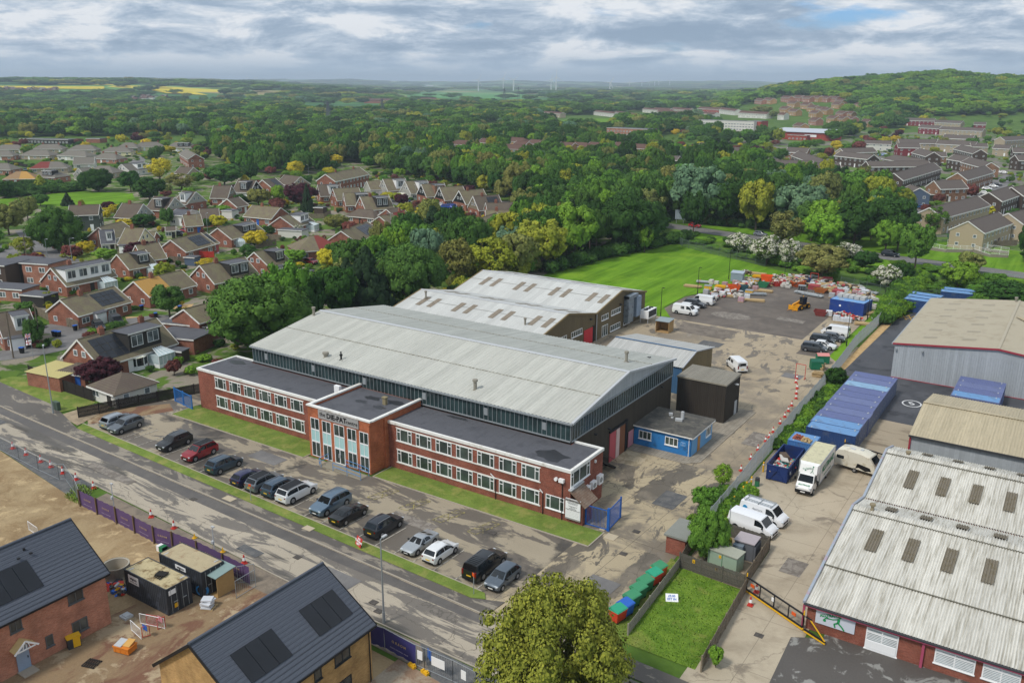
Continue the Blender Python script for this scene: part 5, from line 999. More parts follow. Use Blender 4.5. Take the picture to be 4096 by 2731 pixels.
  # suburban and main-road cars
far=[('hatch','#b01a1c','C',140,1192,-.15,'red hatchback driving on the main road beyond the field',1),('suv','#1c2531','C',1452,1388,-.1,'dark blue car driving on the main road near the sign boards',1),('hatch','#7d838a','C',580,1250,-.1,'grey car on the main road half hidden behind blossom trees',1),('mpv','#24272b','d',1165,1230,-.35,'dark people carrier on the gravel in front of the solar bungalow',1),('smallvan','#1e2023','d',1370,1170,-.3,'black small van beside the dark people carrier on gravel',1),('smallvan','#9fa6ab','c',690,870,-.5,'silver van parked on the cul-de-sac drive',1),('hatch','#16586b','c',235,1000,.1,'teal hatchback on a brick drive above the trees',1),('hatch','#7c1220','b',1305,1222,-.1,'dark red hatchback beside a clipped hedge',1),('hatch','#c01c24','b',685,745,.3,'bright red hatchback in front of the long brown bungalow',0),('mpv','#8d9cae','b',745,765,.3,'pale blue people carrier next to the bright red hatchback',0),('hatch','#dfe0e0','c',1065,545,.3,'white hatchback on the drive of a black gabled house',0),('mpv','#1f46a8','c',1140,575,.3,'bright blue people carrier on a cul-de-sac drive',0),('smallvan','#1f3f86','c',1230,575,.1,'blue van with white lettering on the cul-de-sac drive',0),('smallvan','#dadcdc','c',635,470,.1,'white van beside the touring caravan',0),('hatch','#1b2a45','c',1545,655,.1,'navy car parked by the solar roofed gable house',0),('hatch','#cfd42c','c',845,785,2.6,'lime yellow car behind the round shrub',0),('hatch','#2f7f68','c',350,400,.1,'green and white car outside the white gabled house',0),('sedan','#1d2230','c',250,390,.1,'dark navy car next to the green and white car',0),('hatch','#3a4a60','c',1140,850,1.1,'dark grey car at the lower end of the cul-de-sac',0),('sedan','#4b5a6a','a',300,425,-.5,'blue grey car in a drive at far left',0),('hatch','#c42430','a',1985,170,.2,'red car outside the cream bungalow',0),('hatch','#b3263a','a',2055,180,.1,'crimson car right of the red one by the cream bungalow',0),('sedan','#dfe0e0','a',2105,205,.1,'white saloon in the far left street',0),('hatch','#3d4146','a',2125,1185,.1,'grey car beside the pale garage',0),('hatch','#a3343c','a',2195,1150,.1,'red car behind the grey one by the pale garage',0),('hatch','#2d6fb8','f',665,735,-.6,'bright blue car in the estate parking court',0),('hatch','#e0e1e1','f',1080,635,-.1,'white car first in the estate parking row',0),('hatch','#e2e3e3','f',1095,605,-.1,'white car second in the estate parking row',0),('hatch','#d4d6d6','f',1140,590,-.1,'pale car third in the estate parking row',0),('hatch','#2b2f36','f',1165,578,-.1,'black car behind the estate parking row',0),('hatch','#d9dadb','f',1170,492,-.1,'silver car in the upper parking bay',0),('hatch','#d3d5d6','f',1210,497,-.1,'silver car at the right of the upper parking bay',0),('smallvan','#1f3350','e',1505,690,.0,'navy van on the estate parking area',0),('hatch','#6f8fb5','f',385,378,-.1,'light blue car in the middle parking court',0),('hatch','#8fa6c4','f',405,372,-.1,'pale blue car beside the light blue one',0),('hatch','#d5d7d8','f',390,330,-.1,'white car by the white far terrace',0),('hatch','#bfc3c6','f',440,330,-.1,'silver car by the white far terrace',0),('hatch','#9fa8b0','f',380,195,0,'grey car on the far estate road',0),('hatch','#7c8794','f',1190,352,0,'grey car at the right estate corner',0),('hatch','#4a7cb8','f',618,780,.9,'blue car behind the pale gable end',0)]
for st,col,t,x,y,h,lb,full in far:
 g=G(t,x,y,.0);car(st,col,(g[0],g[1],g[2]+.06),h,lb,'cars about the housing streets' if t not in('C',)else 'cars on the main road',full=bool(full),cat='van' if ' van' in lb else 'car',name='van' if ' van' in lb else 'car')
 # box truck
def truck():
 r=root('box_truck',(-22.05,97.5,0),-Pn,'white removal box truck with green lettering parked in the yard','truck');b=MB();INV[r.name]=Matrix()
 wh=pm('truck_white','#e3e3e0',.4,.03,2)
 b.box(-4.6,-1.2,.95,1.9,1.2,3.35);bx=obj('box_body',b,wh,r)
 b=MB();b.corr((-4.6,1.18,3.38),(-4.6,-1.18,3.38),(1.9,-1.18,3.38),(1.9,1.18,3.38),5,.0,1);b.v=[];b.f=[];b.mi=[]
 b.corr((-4.6,-1.18,3.38),(1.9,-1.18,3.38),(1.9,1.18,3.38),(-4.6,1.18,3.38),.42,.02,4);obj('box_roof',b,pm('weathered_translucent_roof','#c4bf9f',.6,.12,1.2,dirt='#a39f88',dscale=2),bx)
 b=MB()
 for x in(-4.6,1.9):
  for y in(-1.2,1.2):b.bar((x,y,.9),(x,y,3.4),.09)
 for y in(-1.2,1.2):b.bar((-4.6,y,3.4),(1.9,y,3.4),.09);b.bar((-4.6,y,.95),(1.9,y,.95),.1)
 obj('frame_rail',b,m_alu,bx)
 # cab by sections along x
 sec=[(1.9,.95,.45,2.35),(2.5,.98,.45,2.35),(2.95,.96,.45,2.2),(3.5,.95,.45,1.42),(3.95,.9,.5,1.15),(4.15,.8,.5,.95)]
 vs=[]
 for x,w,z0,z1 in sec:vs+=[(x,-w,z0),(x,-w,min(z1,1.25)),(x,-w*.86 if z1>1.5 else-w*.95,z1),(x,0,z1+.04),(x,w*.86 if z1>1.5 else w*.95,z1),(x,w,min(z1,1.25)),(x,w,z0)]
 n=7;fs=[(i*n+j,i*n+(j+1)%n,(i+1)*n+(j+1)%n,(i+1)*n+j)for i in range(5)for j in range(n)]+[tuple(range(5*n,6*n))];b=MB();b.add(vs,fs);obj('cab',b,wh,r,smooth=35)
 b=MB();b.add([(1.9,-1.15,2.3),(1.9,1.15,2.3),(1.9,1.15,3.36),(1.9,-1.15,3.36),(2.75,-1.,2.3),(2.75,1.,2.3),(2.35,.95,3.2),(2.35,-.95,3.2)],[(4,5,6,7),(0,4,7,3),(1,2,6,5),(3,7,6,2),(0,1,5,4)]);obj('luton_head',b,wh,r)
 b=MB();b.add([(3.02,-.76,2.2),(3.02,.76,2.2),(3.5,.84,1.5),(3.5,-.84,1.5)],[(3,2,1,0)]);b.add([(3.02,-.76,2.2),(3.02,.76,2.2),(3.5,.84,1.5),(3.5,-.84,1.5)],[(0,1,2,3)]);obj('windscreen',b,m_cg,r)
 for s in(-1,1):
  b=MB();b.add([(2.15,s*.99,1.35),(3.2,s*.985,1.35),(2.9,s*.9,2.05),(2.15,s*.9,2.05)],[(0,1,2,3),(3,2,1,0)]);obj('side_window',b,m_cg,r)
  b=MB();b.cbox((4.02,s*.7,1.),(.25,.3,.2),rz=-s*.5);obj('headlight',b,m_lamp,r)
  b=MB();b.cbox((3.0,s*1.25,1.55),(.14,.25,.4));obj('door_mirror',b,m_trim,r)
  for x in(3.3,-2.2):
   b=MB();b.tube((x,s*(.75 if x>0 else .6),.4),(x,s*1.02,.4),.4,n=20);wo=obj('wheel',b,m_tyre,r,smooth=40);b=MB();b.tube((x,s*1.0,.4),(x,s*1.05,.4),.22,n=14);obj('rim',b,m_rim,wo)
 b=MB();b.box(4.0,-.85,.4,4.22,.85,.75);b.box(-4.6,-1,.5,1.9,1,.9);obj('bumper',b,m_trim,r)
 b=MB();b.box(4.22,-.26,.5,4.24,.26,.62);obj('number_plate',b,m_plw,r)
 gn=pm('truck_green','#177a52',.5)
 t=text('ALLTRANZ',1.05,(-1.35,1.23,2.35),Matrix.Rotation(math.pi,3,'Z')@RX,gn,None,bold=.03);t.parent=bx;t=text('REMOVALS & STORAGE',.3,(-1.35,1.23,1.4),Matrix.Rotation(math.pi,3,'Z')@RX,gn,None);t.parent=bx
 ff=Matrix.Rotation(Pn,3,'Z')@RX;t=text('ALLTRANZ',.26,(3.84,0,1.27),ff@Matrix.Rotation(-1.05,3,'X'),gn,None,bold=.01);t.parent=r
 b=MB();b.M=Matrix.Translation((2.58,.15,2.75))@Matrix.Rotation(-.42,4,'Y')
 for p,q,w in(((0,.35,.25),(0,.32,-.1),.11),((0,.32,-.1),(0,.5,-.4),.08),((0,.32,-.1),(0,.16,-.4),.08),((0,.33,.2),(0,.0,.1),.06),((0,-.45,-.15),(0,.0,.12),.04)):b.bar((p[0]+.03,p[1],p[2]),(q[0]+.03,q[1],q[2]),w,.02)
 b.cbox((.03,.36,.36),(.02,.13,.13));b.cbox((.03,-.45,-.17),(.02,.13,.13));obj('logo',b,gn,r);t=text('ALLTRANZ',.2,(2.68,-.15,2.86),ff@Matrix.Rotation(.3,3,'Z')@Matrix.Rotation(-.4,3,'X'),gn,None);t.parent=r
truck()
def caravan(name,loc,rz,label,wrecked=False,sc=1.):
 r=root(name,loc,rz,label,'caravan');INV[r.name]=Matrix();cr=pm('caravan_cream','#d3cfbf',.5,.06,2,dirt='#b7af99',dscale=1.5)
 pr=[(-2.5,.55),(-2.6,1.0),(-2.45,1.9),(-2.1,2.35),(-1.2,2.55),(.8,2.5),(1.7,2.25),(2.3,1.6),(2.55,.95),(2.4,.5)];w=1.05
 mb=MB();n=len(pr);vs=[(x,-w,z)for x,z in pr]+[(x,-w*.8,z+(.12 if z>2 else 0))for x,z in pr]+[(x,w*.8,z+(.12 if z>2 else 0))for x,z in pr]+[(x,w,z)for x,z in pr]
 fs=[(k*n+i,k*n+(i+1)%n,(k+1)*n+(i+1)%n,(k+1)*n+i)for k in range(3)for i in range(n)]+[tuple(range(n))[::-1],tuple(range(3*n,4*n))];mb.add(vs,fs);obj('body',mb,cr,r,smooth=35)
 for s in(-1,1):
  b=MB();b.box(-2.2,s*w-.02,1.35,-1.3,s*w+.02,1.75);obj('side_window',b,m_cg,r)
  if wrecked:b=MB();b.add([(.4,s*(w+.02),1.3),(1.9,s*(w+.02),1.1),(2.1,s*(w+.02),.75),(1.4,s*(w+.02),.55),(.55,s*(w+.02),.8),(.2,s*(w+.02),.62),(.3,s*(w+.02),1.)],[(0,1,2,3,4,5,6),(6,5,4,3,2,1,0)]);obj('torn_opening',b,pm('dark_interior','#2a2724',.9,.4,5),r)
  else:b=MB();b.box(-.6,s*w-.02,1.35,1.3,s*w+.02,1.8);obj('side_window',b,m_cg,r)
  b=MB();b.tube((.1,s*(w-.25),.3),(.1,s*(w+.02),.3),.3,n=16);wo=obj('wheel',b,m_tyre,r);b=MB();b.tube((.1,s*w,.3),(.1,s*(w+.03),.3),.17,n=12);obj('rim',b,m_rim,wo)
 b=MB();b.box(-.9,-.5,2.6,-.3,-.1,2.7);b.box(.2,-.1,2.6,.55,.25,2.72);b.box(-1.6,.1,2.6,-1.25,.4,2.7);obj('roof_hatch',b,m_lgrey,r)
 b=MB();b.add([(2.34,-.85,1.6),(2.34,.85,1.6),(1.8,.8,2.25),(1.8,-.8,2.25)],[(0,1,2,3),(3,2,1,0)]);b.v=[(x+.03,y,z+.03)for x,y,z in b.v];obj('front_window',b,m_cg,r)
 b=MB();b.bar((2.3,-.5,.45),(3.6,0,.45),.08);b.bar((2.3,.5,.45),(3.6,0,.45),.08);b.tube((3.3,0,0),(3.3,0,.6),.04,n=6);obj('drawbar',b,m_dgrey,r)
 if sc!=1:r.scale=(sc,sc,sc)
 return r
caravan('caravan',(-18.55,104.1,.05),-.17,'derelict cream caravan with torn side behind the removal truck',True)
g=G('c',605,465);caravan('caravan',(g[0],g[1],.05),.1,'cream touring caravan parked on a drive in the cul-de-sac')
def telehandler():
 r=root('telehandler',(-47,179.9,0),-1.9,'yellow telehandler with black cab in the middle of the compound','telehandler');INV[r.name]=Matrix();ye=pm('digger_yellow','#d9971c',.45,.08,2,dirt='#9a7430',dscale=2)
 b=MB();b.box(-2,-.75,.6,1.6,.75,1.1);b.box(-2.1,-.95,.8,-.6,-.1,1.6);obj('chassis',b,ye,r)
 b=MB();b.box(-.6,.1,1.1,.7,1,2.55);b.box(-.65,.05,2.55,.75,1.05,2.65);c=obj('cab',b,m_black,r);b=MB();b.box(.7,.18,1.4,.72,.92,2.4);b.box(-.5,1,1.4,.6,1.02,2.4);b.box(-.5,.08,1.4,.6,.1,2.4);obj('cab_glass',b,m_cg,c)
 b=MB();b.bar((-1.9,-.35,1.8),(2.2,-.35,1.1),.35,.4);b.bar((2.2,-.35,1.1),(2.6,-.35,.5),.3);b.bar((-.9,-.35,1.2),(.3,-.35,1.45),.18);obj('boom',b,ye,r)
 b=MB();b.box(2.5,-1.1,.15,2.62,1.1,1.1);b.bar((2.6,-.6,.2),(3.7,-.6,.2),.1,.05);b.bar((2.6,.6,.2),(3.7,.6,.2),.1,.05);obj('fork_carriage',b,ye,r)
 for x in(-1.35,1.15):
  for s in(-1,1):b=MB();b.tube((x,s*.7,.55),(x,s*1.12,.55),.55,n=18);wo=obj('wheel',b,m_tyre,r);b=MB();b.tube((x,s*1.0,.55),(x,s*1.14,.55),.27,n=12);obj('rim',b,ye,wo)
 b=MB();b.cbox((-1.4,0,1.9),(.2,.2,.9));b.cbox((0,.5,2.8),(.18,.18,.2));obj('beacon',b,ye,r)
telehandler()
# ================================================================ YARD AND STREET OBJECTS
m_cb=[pm('container_'+c,c,.55,.12,1.5,dirt='#5c6370',dscale=.9,dlo=.55,dhi=.72)for c in('#6a94c0','#69739a','#606a94','#86a8c4','#2c4674','#26448c','#34373c','#4674ac')]
m_wood=pm('weathered_timber','#7f7463',.9,.2,3,dirt='#5f5648',dscale=2);m_woodn=pm('new_timber','#b0905f',.85,.15,3);m_woodd=pm('creosoted_timber','#2f2a26',.9,.2,3)
m_wrap=pm('shrink_wrap','#c9cdd2',.35,.12,3);m_org=pm('safety_orange','#dc5a1e',.6,.1,3);m_yel2=pm('safety_yellow','#e0ad1e',.6,.08,3);m_red2=pm('safety_red','#c03a30',.6,.1,3);m_grn=pm('bin_green','#2f7550',.6,.1,3)
m_rubw=pm('rubbish_white','#c4c0b8',.8,.25,4);m_rubd=pm('rubbish_dark','#5a4c40',.9,.35,4);m_pal=pm('pallet_wood','#b59c72',.9,.2,4)
def container(loc,rz,m_side,m_top,label,L=6.06,W=2.44,H=2.59,group=None,doors=1):
 r=root('shipping_container',loc,rz,label,'container',group);INV[r.name]=Matrix();b=MB();x,y=L/2,W/2
 b.corr((-x,-y,.12),(x,-y,.12),(x,-y,H-.08),(-x,-y,H-.08),.28,.022,6,trap=True);b.corr((x,y,.12),(-x,y,.12),(-x,y,H-.08),(x,y,H-.08),.28,.022,6,trap=True)
 b.corr((-x,y,.12),(-x,-y,.12),(-x,-y,H-.08),(-x,y,H-.08),.28,.022,6,trap=True);b.box(-x+.03,-y+.03,.05,x-.03,y-.03,H-.12);obj('side_panels',b,m_side,r)
 b=MB();b.corr((-x,-y,H-.02),(x,-y,H-.02),(x,y,H-.02),(-x,y,H-.02),.21,.014,4,trap=True);obj('roof',b,m_top,r)
 b=MB()
 for s in(-1,1):b.bar((-x,s*y,H-.05),(x,s*y,H-.05),.09,.11);b.bar((-x,s*y,.1),(x,s*y,.1),.09,.16);b.bar((s*x,-y,H-.05),(s*x,y,H-.05),.09,.11);b.bar((s*x,-y,.1),(s*x,y,.1),.09,.16)
 for sx in(-1,1):
  for sy in(-1,1):b.bar((sx*(x-.03),sy*(y-.03),0),(sx*(x-.03),sy*(y-.03),H+.01),.14)
 obj('frame',b,m_side,r)
 for s in(-1,1):
  b=MB();b.box(x-.01,min(s*.04,s*(y-.1)),.2,x+.04,max(s*.04,s*(y-.1)),H-.12)
  for k in range(4):b.box(x+.04,min(s*.1,s*(y-.15)),.35+k*.55,x+.06,max(s*.1,s*(y-.15)),.6+k*.55)
  d=obj('door',b,m_side,r);b=MB();[b.tube((x+.09,s*q,.15),(x+.09,s*q,H-.1),.022,n=6)for q in(.3,.85)];b.cbox((x+.1,s*.45,1.1),(.05,.4,.08));obj('lock_rod',b,m_alu,d)
 for sx in(-1,1):b=MB();b.cbox((sx*(x-.55),y*.72*sx,H+.0),(.12,.5,.03));obj('roof_mark',b,m_lgrey,r)
 return r
ct=[0,0,2,1,2,1,2,2,3,1,2]
for k in range(11):
 y=109.45+k*2.47;container((-23.05+(.12 if k in(0,3)else 0),y,.02),0,m_cb[4 if k==0 else 1],m_cb[ct[k]],('light blue' if ct[k]in(0,3)else 'purple blue')+' container in the long row, '+('at the near end' if k==0 else 'at the far end' if k==10 else['','second','third','fourth','fifth','sixth','seventh','eighth','ninth','tenth'][k]+' from the truck end'),group='row of eleven blue containers')
container((-25.1,104.15,.02),0,m_cb[7],m_cb[0],'mid blue container with two loaded pallets on its roof behind the skip',L=3.1,W=3.1)
for k in range(4):container((-9.2,133.2+k*2.5,.02),math.pi,m_cb[1],m_cb[[0,2,1,2][k]],'dark blue container at the right edge, '+['nearest','second nearest','third','farthest'][k]+' of four',group='containers at the right edge by the grey warehouse')
for i,(x,y,rz,q)in enumerate(((-25.9,191.2,-.1,4),(-25.9,194.2,-.1,4),(-25.7,197.1,-.1,4),(-20.8,203.3,.1,4),(-20.6,206.2,.1,4))):container((x,y,.02),rz,m_cb[4],m_cb[0],'blue container by the hedge behind the beige warehouse, '+['nearest the hedge lane','second in from the lane','third in from the lane','right hand front one','right hand back one'][i],group='blue containers beside the hedge')
c1=container((-64.65,39.95,.02),0,m_cb[6],pm('rusty_cream_roof','#b9ab86',.8,.2,2,dirt='#75603f',dscale=1.3,dlo=.5,dhi=.66),'black site container with cream rusty roof and a burnt pallet on top')
c2=container((-64.4,43.4,.02),0,m_cb[6],pm('rusty_cream_roof2','#b0a283',.8,.2,2,dirt='#8a6a50',dscale=.8,dlo=.55,dhi=.7),'black site container behind, next to the purple hoarding')
for c,tx,xx in((c1,'wigcco',-1.7),(c2,'wigcco',.1)):
 b=MB();b.box(xx-.75,-1.28,1.5 if c is c1 else 1.9,xx+.75,-1.25,2.3);p_=obj('sign_panel',b,m_upvc,c);t_=text(tx,.36,(xx,-1.29,2.0 if c is c1 else 2.1),RX,m_trim,None,bold=.01);t_.parent=p_
 if c is c1:t_=text('01952 701 9610',.16,(xx,-1.29,1.68),RX,m_trim,None);t_.parent=p_
b=MB();b.box(3.1,-1.05,1.9,3.13,-.35,2.35);p_=obj('sign_panel',b,m_upvc,c1);b=MB();b.box(3.1,-.6,.5,3.13,-.25,.9);obj('warning_label',b,m_yel2,c1)
b=MB();[b.cbox((x,0,2.66),(.1,1.1,.05),rz=.2)for x in(0,.25,.5,.75)];b.cbox((.35,.1,2.73),(1.0,.7,.1),rz=.35);o=obj('charred_pallet',b,pm('charred','#24221f',.9,.3,5),label='charred black pallet lying on the nearer site container roof',cat='pallet');o.location=(-64.3,39.9,.02)
def pallet_mb(b,x=0,y=0,z=0,w=1.2,d=1.,rz=0):
 old=b.M;b.M=old@Matrix.Translation((x,y,z))@Matrix.Rotation(rz,4,'Z')
 for k in range(6):b.box(-w/2+k*w/5.6,-d/2,.1,-w/2+k*w/5.6+.1,d/2,.13)
 for yy in(-d/2,-.05,d/2-.1):b.box(-w/2,yy,0,w/2,yy+.1,.1)
 b.M=old
PROTO2={}
def copies(key,maker,loc,rz,label,cat,group=None,sc=None):
 if key not in PROTO2:PROTO2[key]=maker();o=PROTO2[key]
 else:o=copy_tree(PROTO2[key])
 return place(o,loc,rz,label,cat,group,sc)
def lroot(name):r=root(name);INV[r.name]=Matrix();return r
def mk_cone():
 r=lroot('traffic_cone');b=MB();b.cbox((0,0,.03),(.45,.45,.06));obj('base',b,m_red2,r);b=MB();b.tube((0,0,.06),(0,0,.8),.17,.05,n=12);o=obj('cone',b,m_red2,r,smooth=40)
 b=MB();b.tube((0,0,.3),(0,0,.58),.145,.1,n=12,caps=False);obj('reflective_sleeve',b,m_upvc,o,smooth=40);return r
F_='F'
cones=[('F',x,y)for x,y in((825,868),(819,893),(827,932),(822,967),(820,1000),(790,1048),(768,1085),(744,1124),(713,1168),(666,1226),(640,1262),(615,1288),(563,1347),(516,1408),(450,1485))]
for i,(t,x,y)in enumerate(cones):g=G(t,x,y);copies('cone',mk_cone,(g[0],g[1],.06),i*.3,'red and white cone in the line along the yard fence, '+('farthest' if i==0 else 'nearest' if i==14 else str(['','second','third','fourth','fifth','sixth','seventh','eighth','ninth','tenth','eleventh','twelfth','thirteenth','fourteenth'][i])+' from the far end'),'traffic cone','line of cones beside the yard fence')
od=['first','second','third','fourth','fifth','sixth','seventh','eighth','ninth','tenth','eleventh','twelfth','thirteenth','fourteenth','fifteenth','sixteenth','seventeenth','eighteenth','nineteenth','twentieth']
for i,(t,x,y)in enumerate([('D',88,1335),('D',176,1378),('D',275,1425),('D',343,1460),('D',423,1502),('D',512,1545),('G',630,262),('G',1017,455),('G',1170,530),('G',1642,765)]):g=G(t,x,y);copies('cone',mk_cone,(g[0],g[1],.04),i,'red and white cone by the building site, '+od[i]+' from the left','traffic cone','cones along the building site edge',1.15)
for x,y,lb in((553,960,'cone just inside the black sliding gate'),(512,1048,'cone standing against the black sliding gate')):g=G('I',x,y);copies('cone',mk_cone,(g[0],g[1],.06),0,lb,'traffic cone',None,1.1)
for i,(x,y)in enumerate(((1308,596),(1498,690))):
 g=G('G',x,y);b=MB();b.tube((0,0,.05),(0,0,.55),.16,.03,n=4);b.cbox((0,0,.04),(.4,.4,.07));o=obj('warning_cone',b,m_yel2,label='small yellow warning cone on the verge, '+('left one' if i==0 else 'right one'),cat='warning cone');o.location=(g[0],g[1],.04)
def mk_bin(col,lid):
 def f():
  r=lroot('wheeled_bin');b=MB();b.add([(-.6,-.4,.15),(.6,-.4,.15),(.6,.4,.15),(-.6,.4,.15),(-.68,-.52,1.15),(.68,-.52,1.15),(.68,.52,1.15),(-.68,.52,1.15)],[(3,2,1,0),(0,1,5,4),(1,2,6,5),(2,3,7,6),(3,0,4,7)]);b.cbox((0,0,1.13),(1.44,1.12,.08));obj('body',b,col,r)
  b=MB();b.add([(-.7,-.58,1.17),(.7,-.58,1.17),(.7,.58,1.17),(-.7,.58,1.17),(-.66,-.5,1.25),(.66,-.5,1.25),(.66,.3,1.42),(-.66,.3,1.42),(-.66,.55,1.3),(.66,.55,1.3)],[(4,5,6,7),(7,6,9,8),(0,1,5,4),(1,2,9,6,5),(3,0,4,7,8),(2,3,8,9)]);obj('lid',b,lid,r)
  for x in(-.5,.5):
   for y in(-.35,.35):b=MB();b.tube((x-.04,y,.1),(x+.04,y,.1),.1,n=10);obj('castor',b,m_black,r)
  return r
 return f
m_bo=pm('bin_orange','#d8632b',.6,.06,3);m_br=pm('bin_red','#cc4228',.6,.06,3);m_bb=pm('bin_blue','#2c62b8',.6,.06,3);m_lg=pm('lid_green','#3f8a62',.6,.08,3);m_lt=pm('lid_teal','#2f9a78',.6,.08,3)
for i,(x,y,k,c,l,lb)in enumerate(((1950,1155,'r',m_br,m_lt,'red wheeled bin with teal lid, nearest the road'),(2000,1118,'b',m_bb,m_bb,'blue wheeled bin between red and green ones'),(2045,1060,'g',m_grn,m_lg,'dark green wheeled bin next to the blue one'),(2090,1005,'g',m_grn,m_lg,'middle of three dark green wheeled bins'),(2135,955,'g',m_grn,m_lg,'dark green wheeled bin farthest from the road'),(2195,905,'r',m_br,m_lt,'red wheeled bin with teal lid beyond the green bins'),(2228,862,'o',m_bo,m_lg,'orange wheeled bin with green lid at the far end'))):
 g=G('H',x,y);copies('bin'+k,mk_bin(c,l),(g[0]+.1,g[1]+.25,.05),1.35,lb,'bin','row of large wheeled bins beside the drive')
def mk_wbin():
 r=lroot('wheelie_bin');b=MB();b.add([(-.24,-.25,.05),(.24,-.25,.05),(.24,.25,.05),(-.24,.25,.05),(-.3,-.34,1.),(.3,-.34,1.),(.3,.34,1.),(-.3,.34,1.)],[(3,2,1,0),(0,1,5,4),(1,2,6,5),(2,3,7,6),(3,0,4,7),(4,5,6,7)]);obj('body',b,m_black,r)
 b=MB();b.box(-.32,-.38,1.,.32,.4,1.09);obj('lid',b,m_bb,r);return r
for i,(t,x,y,w)in enumerate((('d',888,1245,'at the end of the timber fence'),('d',640,1310,'left of a close group on the corner drive'),('d',668,1315,'in the middle of the group on the corner drive'),('d',698,1318,'at the right of the group on the corner drive'),('d',262,1510,'beside the flags'),('d',560,475,'beside the street lamp on the green'),('d',1670,1005,'under the white carport'),('d',2118,1010,'by the brick gable next to the big trees'),('d',1835,1095,'at the corner of the gravel garden'),('d',1860,555,'behind the conservatory garden'),('b',1565,1215,'in front of the clipped hedge'),('b',1195,1335,'above the round green trees'),('c',470,460,'left of the caravan'),('c',507,468,'just left of the caravan wheel'),('c',668,500,'in front of the white van'),('c',700,510,'near the yellow shrubs'),('c',742,605,'left of the yellow tree'),('c',1108,605,'on the verge by the blue van'),('c',1165,625,'right on the verge by the blue van'),('c',1263,665,'on the small lawn'),('c',1343,690,'right of the small lawn'),('c',1355,745,'by the lower hedge'),('c',1022,745,'on the inside of the bend'),('c',790,885,'by the silver van'))):
 g=G(t,x,y);copies('wbin',mk_wbin,(g[0],g[1],.05),i*.5,'black wheelie bin with blue lid '+w,'bin','household bins with blue lids')
 # skips, stacks and waste round the compound
def heap(b,w,d,h,n,mats=3,z0=0.,seed=0,s=(.25,.8)):
 rd=random.Random(seed)
 for k in range(n):
  x,y=rd.uniform(-w/2,w/2),rd.uniform(-d/2,d/2);q=1-max(abs(x)/(w/2),abs(y)/(d/2));z=z0+h*(q**.6)*rd.uniform(.3,1)
  b.cbox((x,y,z),(rd.uniform(*s),rd.uniform(*s)*.6,rd.uniform(.06,.28)),rd.randrange(mats),rd.uniform(0,3.1),rd.uniform(-.6,.6),rd.uniform(-.6,.6))
def skip(t,px,py,rz,col,label,fill=(m_rubw,m_rubd,m_pal),L=3.4,W=1.75,H=1.2):
 g=G(t,px,py);r=root('skip',(g[0],g[1],.05),rz,label,'skip','skips round the compound');INV[r.name]=Matrix();b=MB();x,y=L/2,W/2;k=.62
 v=[(-x*k,-y*.9,0),(x*k,-y*.9,0),(x*k,y*.9,0),(-x*k,y*.9,0),(-x,-y,H),(x,-y,H),(x,y,H),(-x,y,H)];b.add(v,[(3,2,1,0),(0,1,5,4),(1,2,6,5),(2,3,7,6),(3,0,4,7)])
 for p,q in((4,5),(5,6),(6,7),(7,4)):b.bar(v[p],v[q],.1,.1)
 for xx in(-.5,.5):
  for s in(-1,1):b.bar((xx,s*y*.93,.1),(xx,s*(y+.02),H),.08)
 b.box(-x*.9,-y*.93,H*.6,x*.9,y*.93,H*.62);obj('body',b,col,r)
 if fill:b=MB();heap(b,L*.85,W*.85,.7,45,len(fill),H*.75,int(px));obj('waste',b,list(fill),r)
 return r
skip('F',620,225,.2,m_org,'orange skip stacked at the back of the compound',None,2.6,1.9,1.9)
skip('F',695,240,.9,m_red2,'red skip full of white waste');skip('F',830,245,1.0,m_bo,'orange and rust skip heaped with timber waste');skip('F',868,228,1.1,m_cb[4],'navy skip behind the rusty orange one')
skip('F',600,250,.1,m_grn,'dark green skip left of the red skip',None,2.4,1.6,1.1);skip('F',400,275,.6,m_org,'orange skip with sloping sides at the left of the compound',None,2.6,1.8,1.3);skip('F',460,275,.1,pm('dark_teal','#2a5058',.6),'dark teal skip beside the sloping orange one',None,2.4,1.6,1.2)
skip('F',985,285,-.1,pm('rust_orange','#9a5a2a',.7,.2),'rusty low skip by the timber boards',None,3,1.6,.8);skip('F',985,440,.1,pm('rust_red','#7a3530',.8,.2),'rusty red tipping skip left of the navy container',None,2.6,1.8,1.)
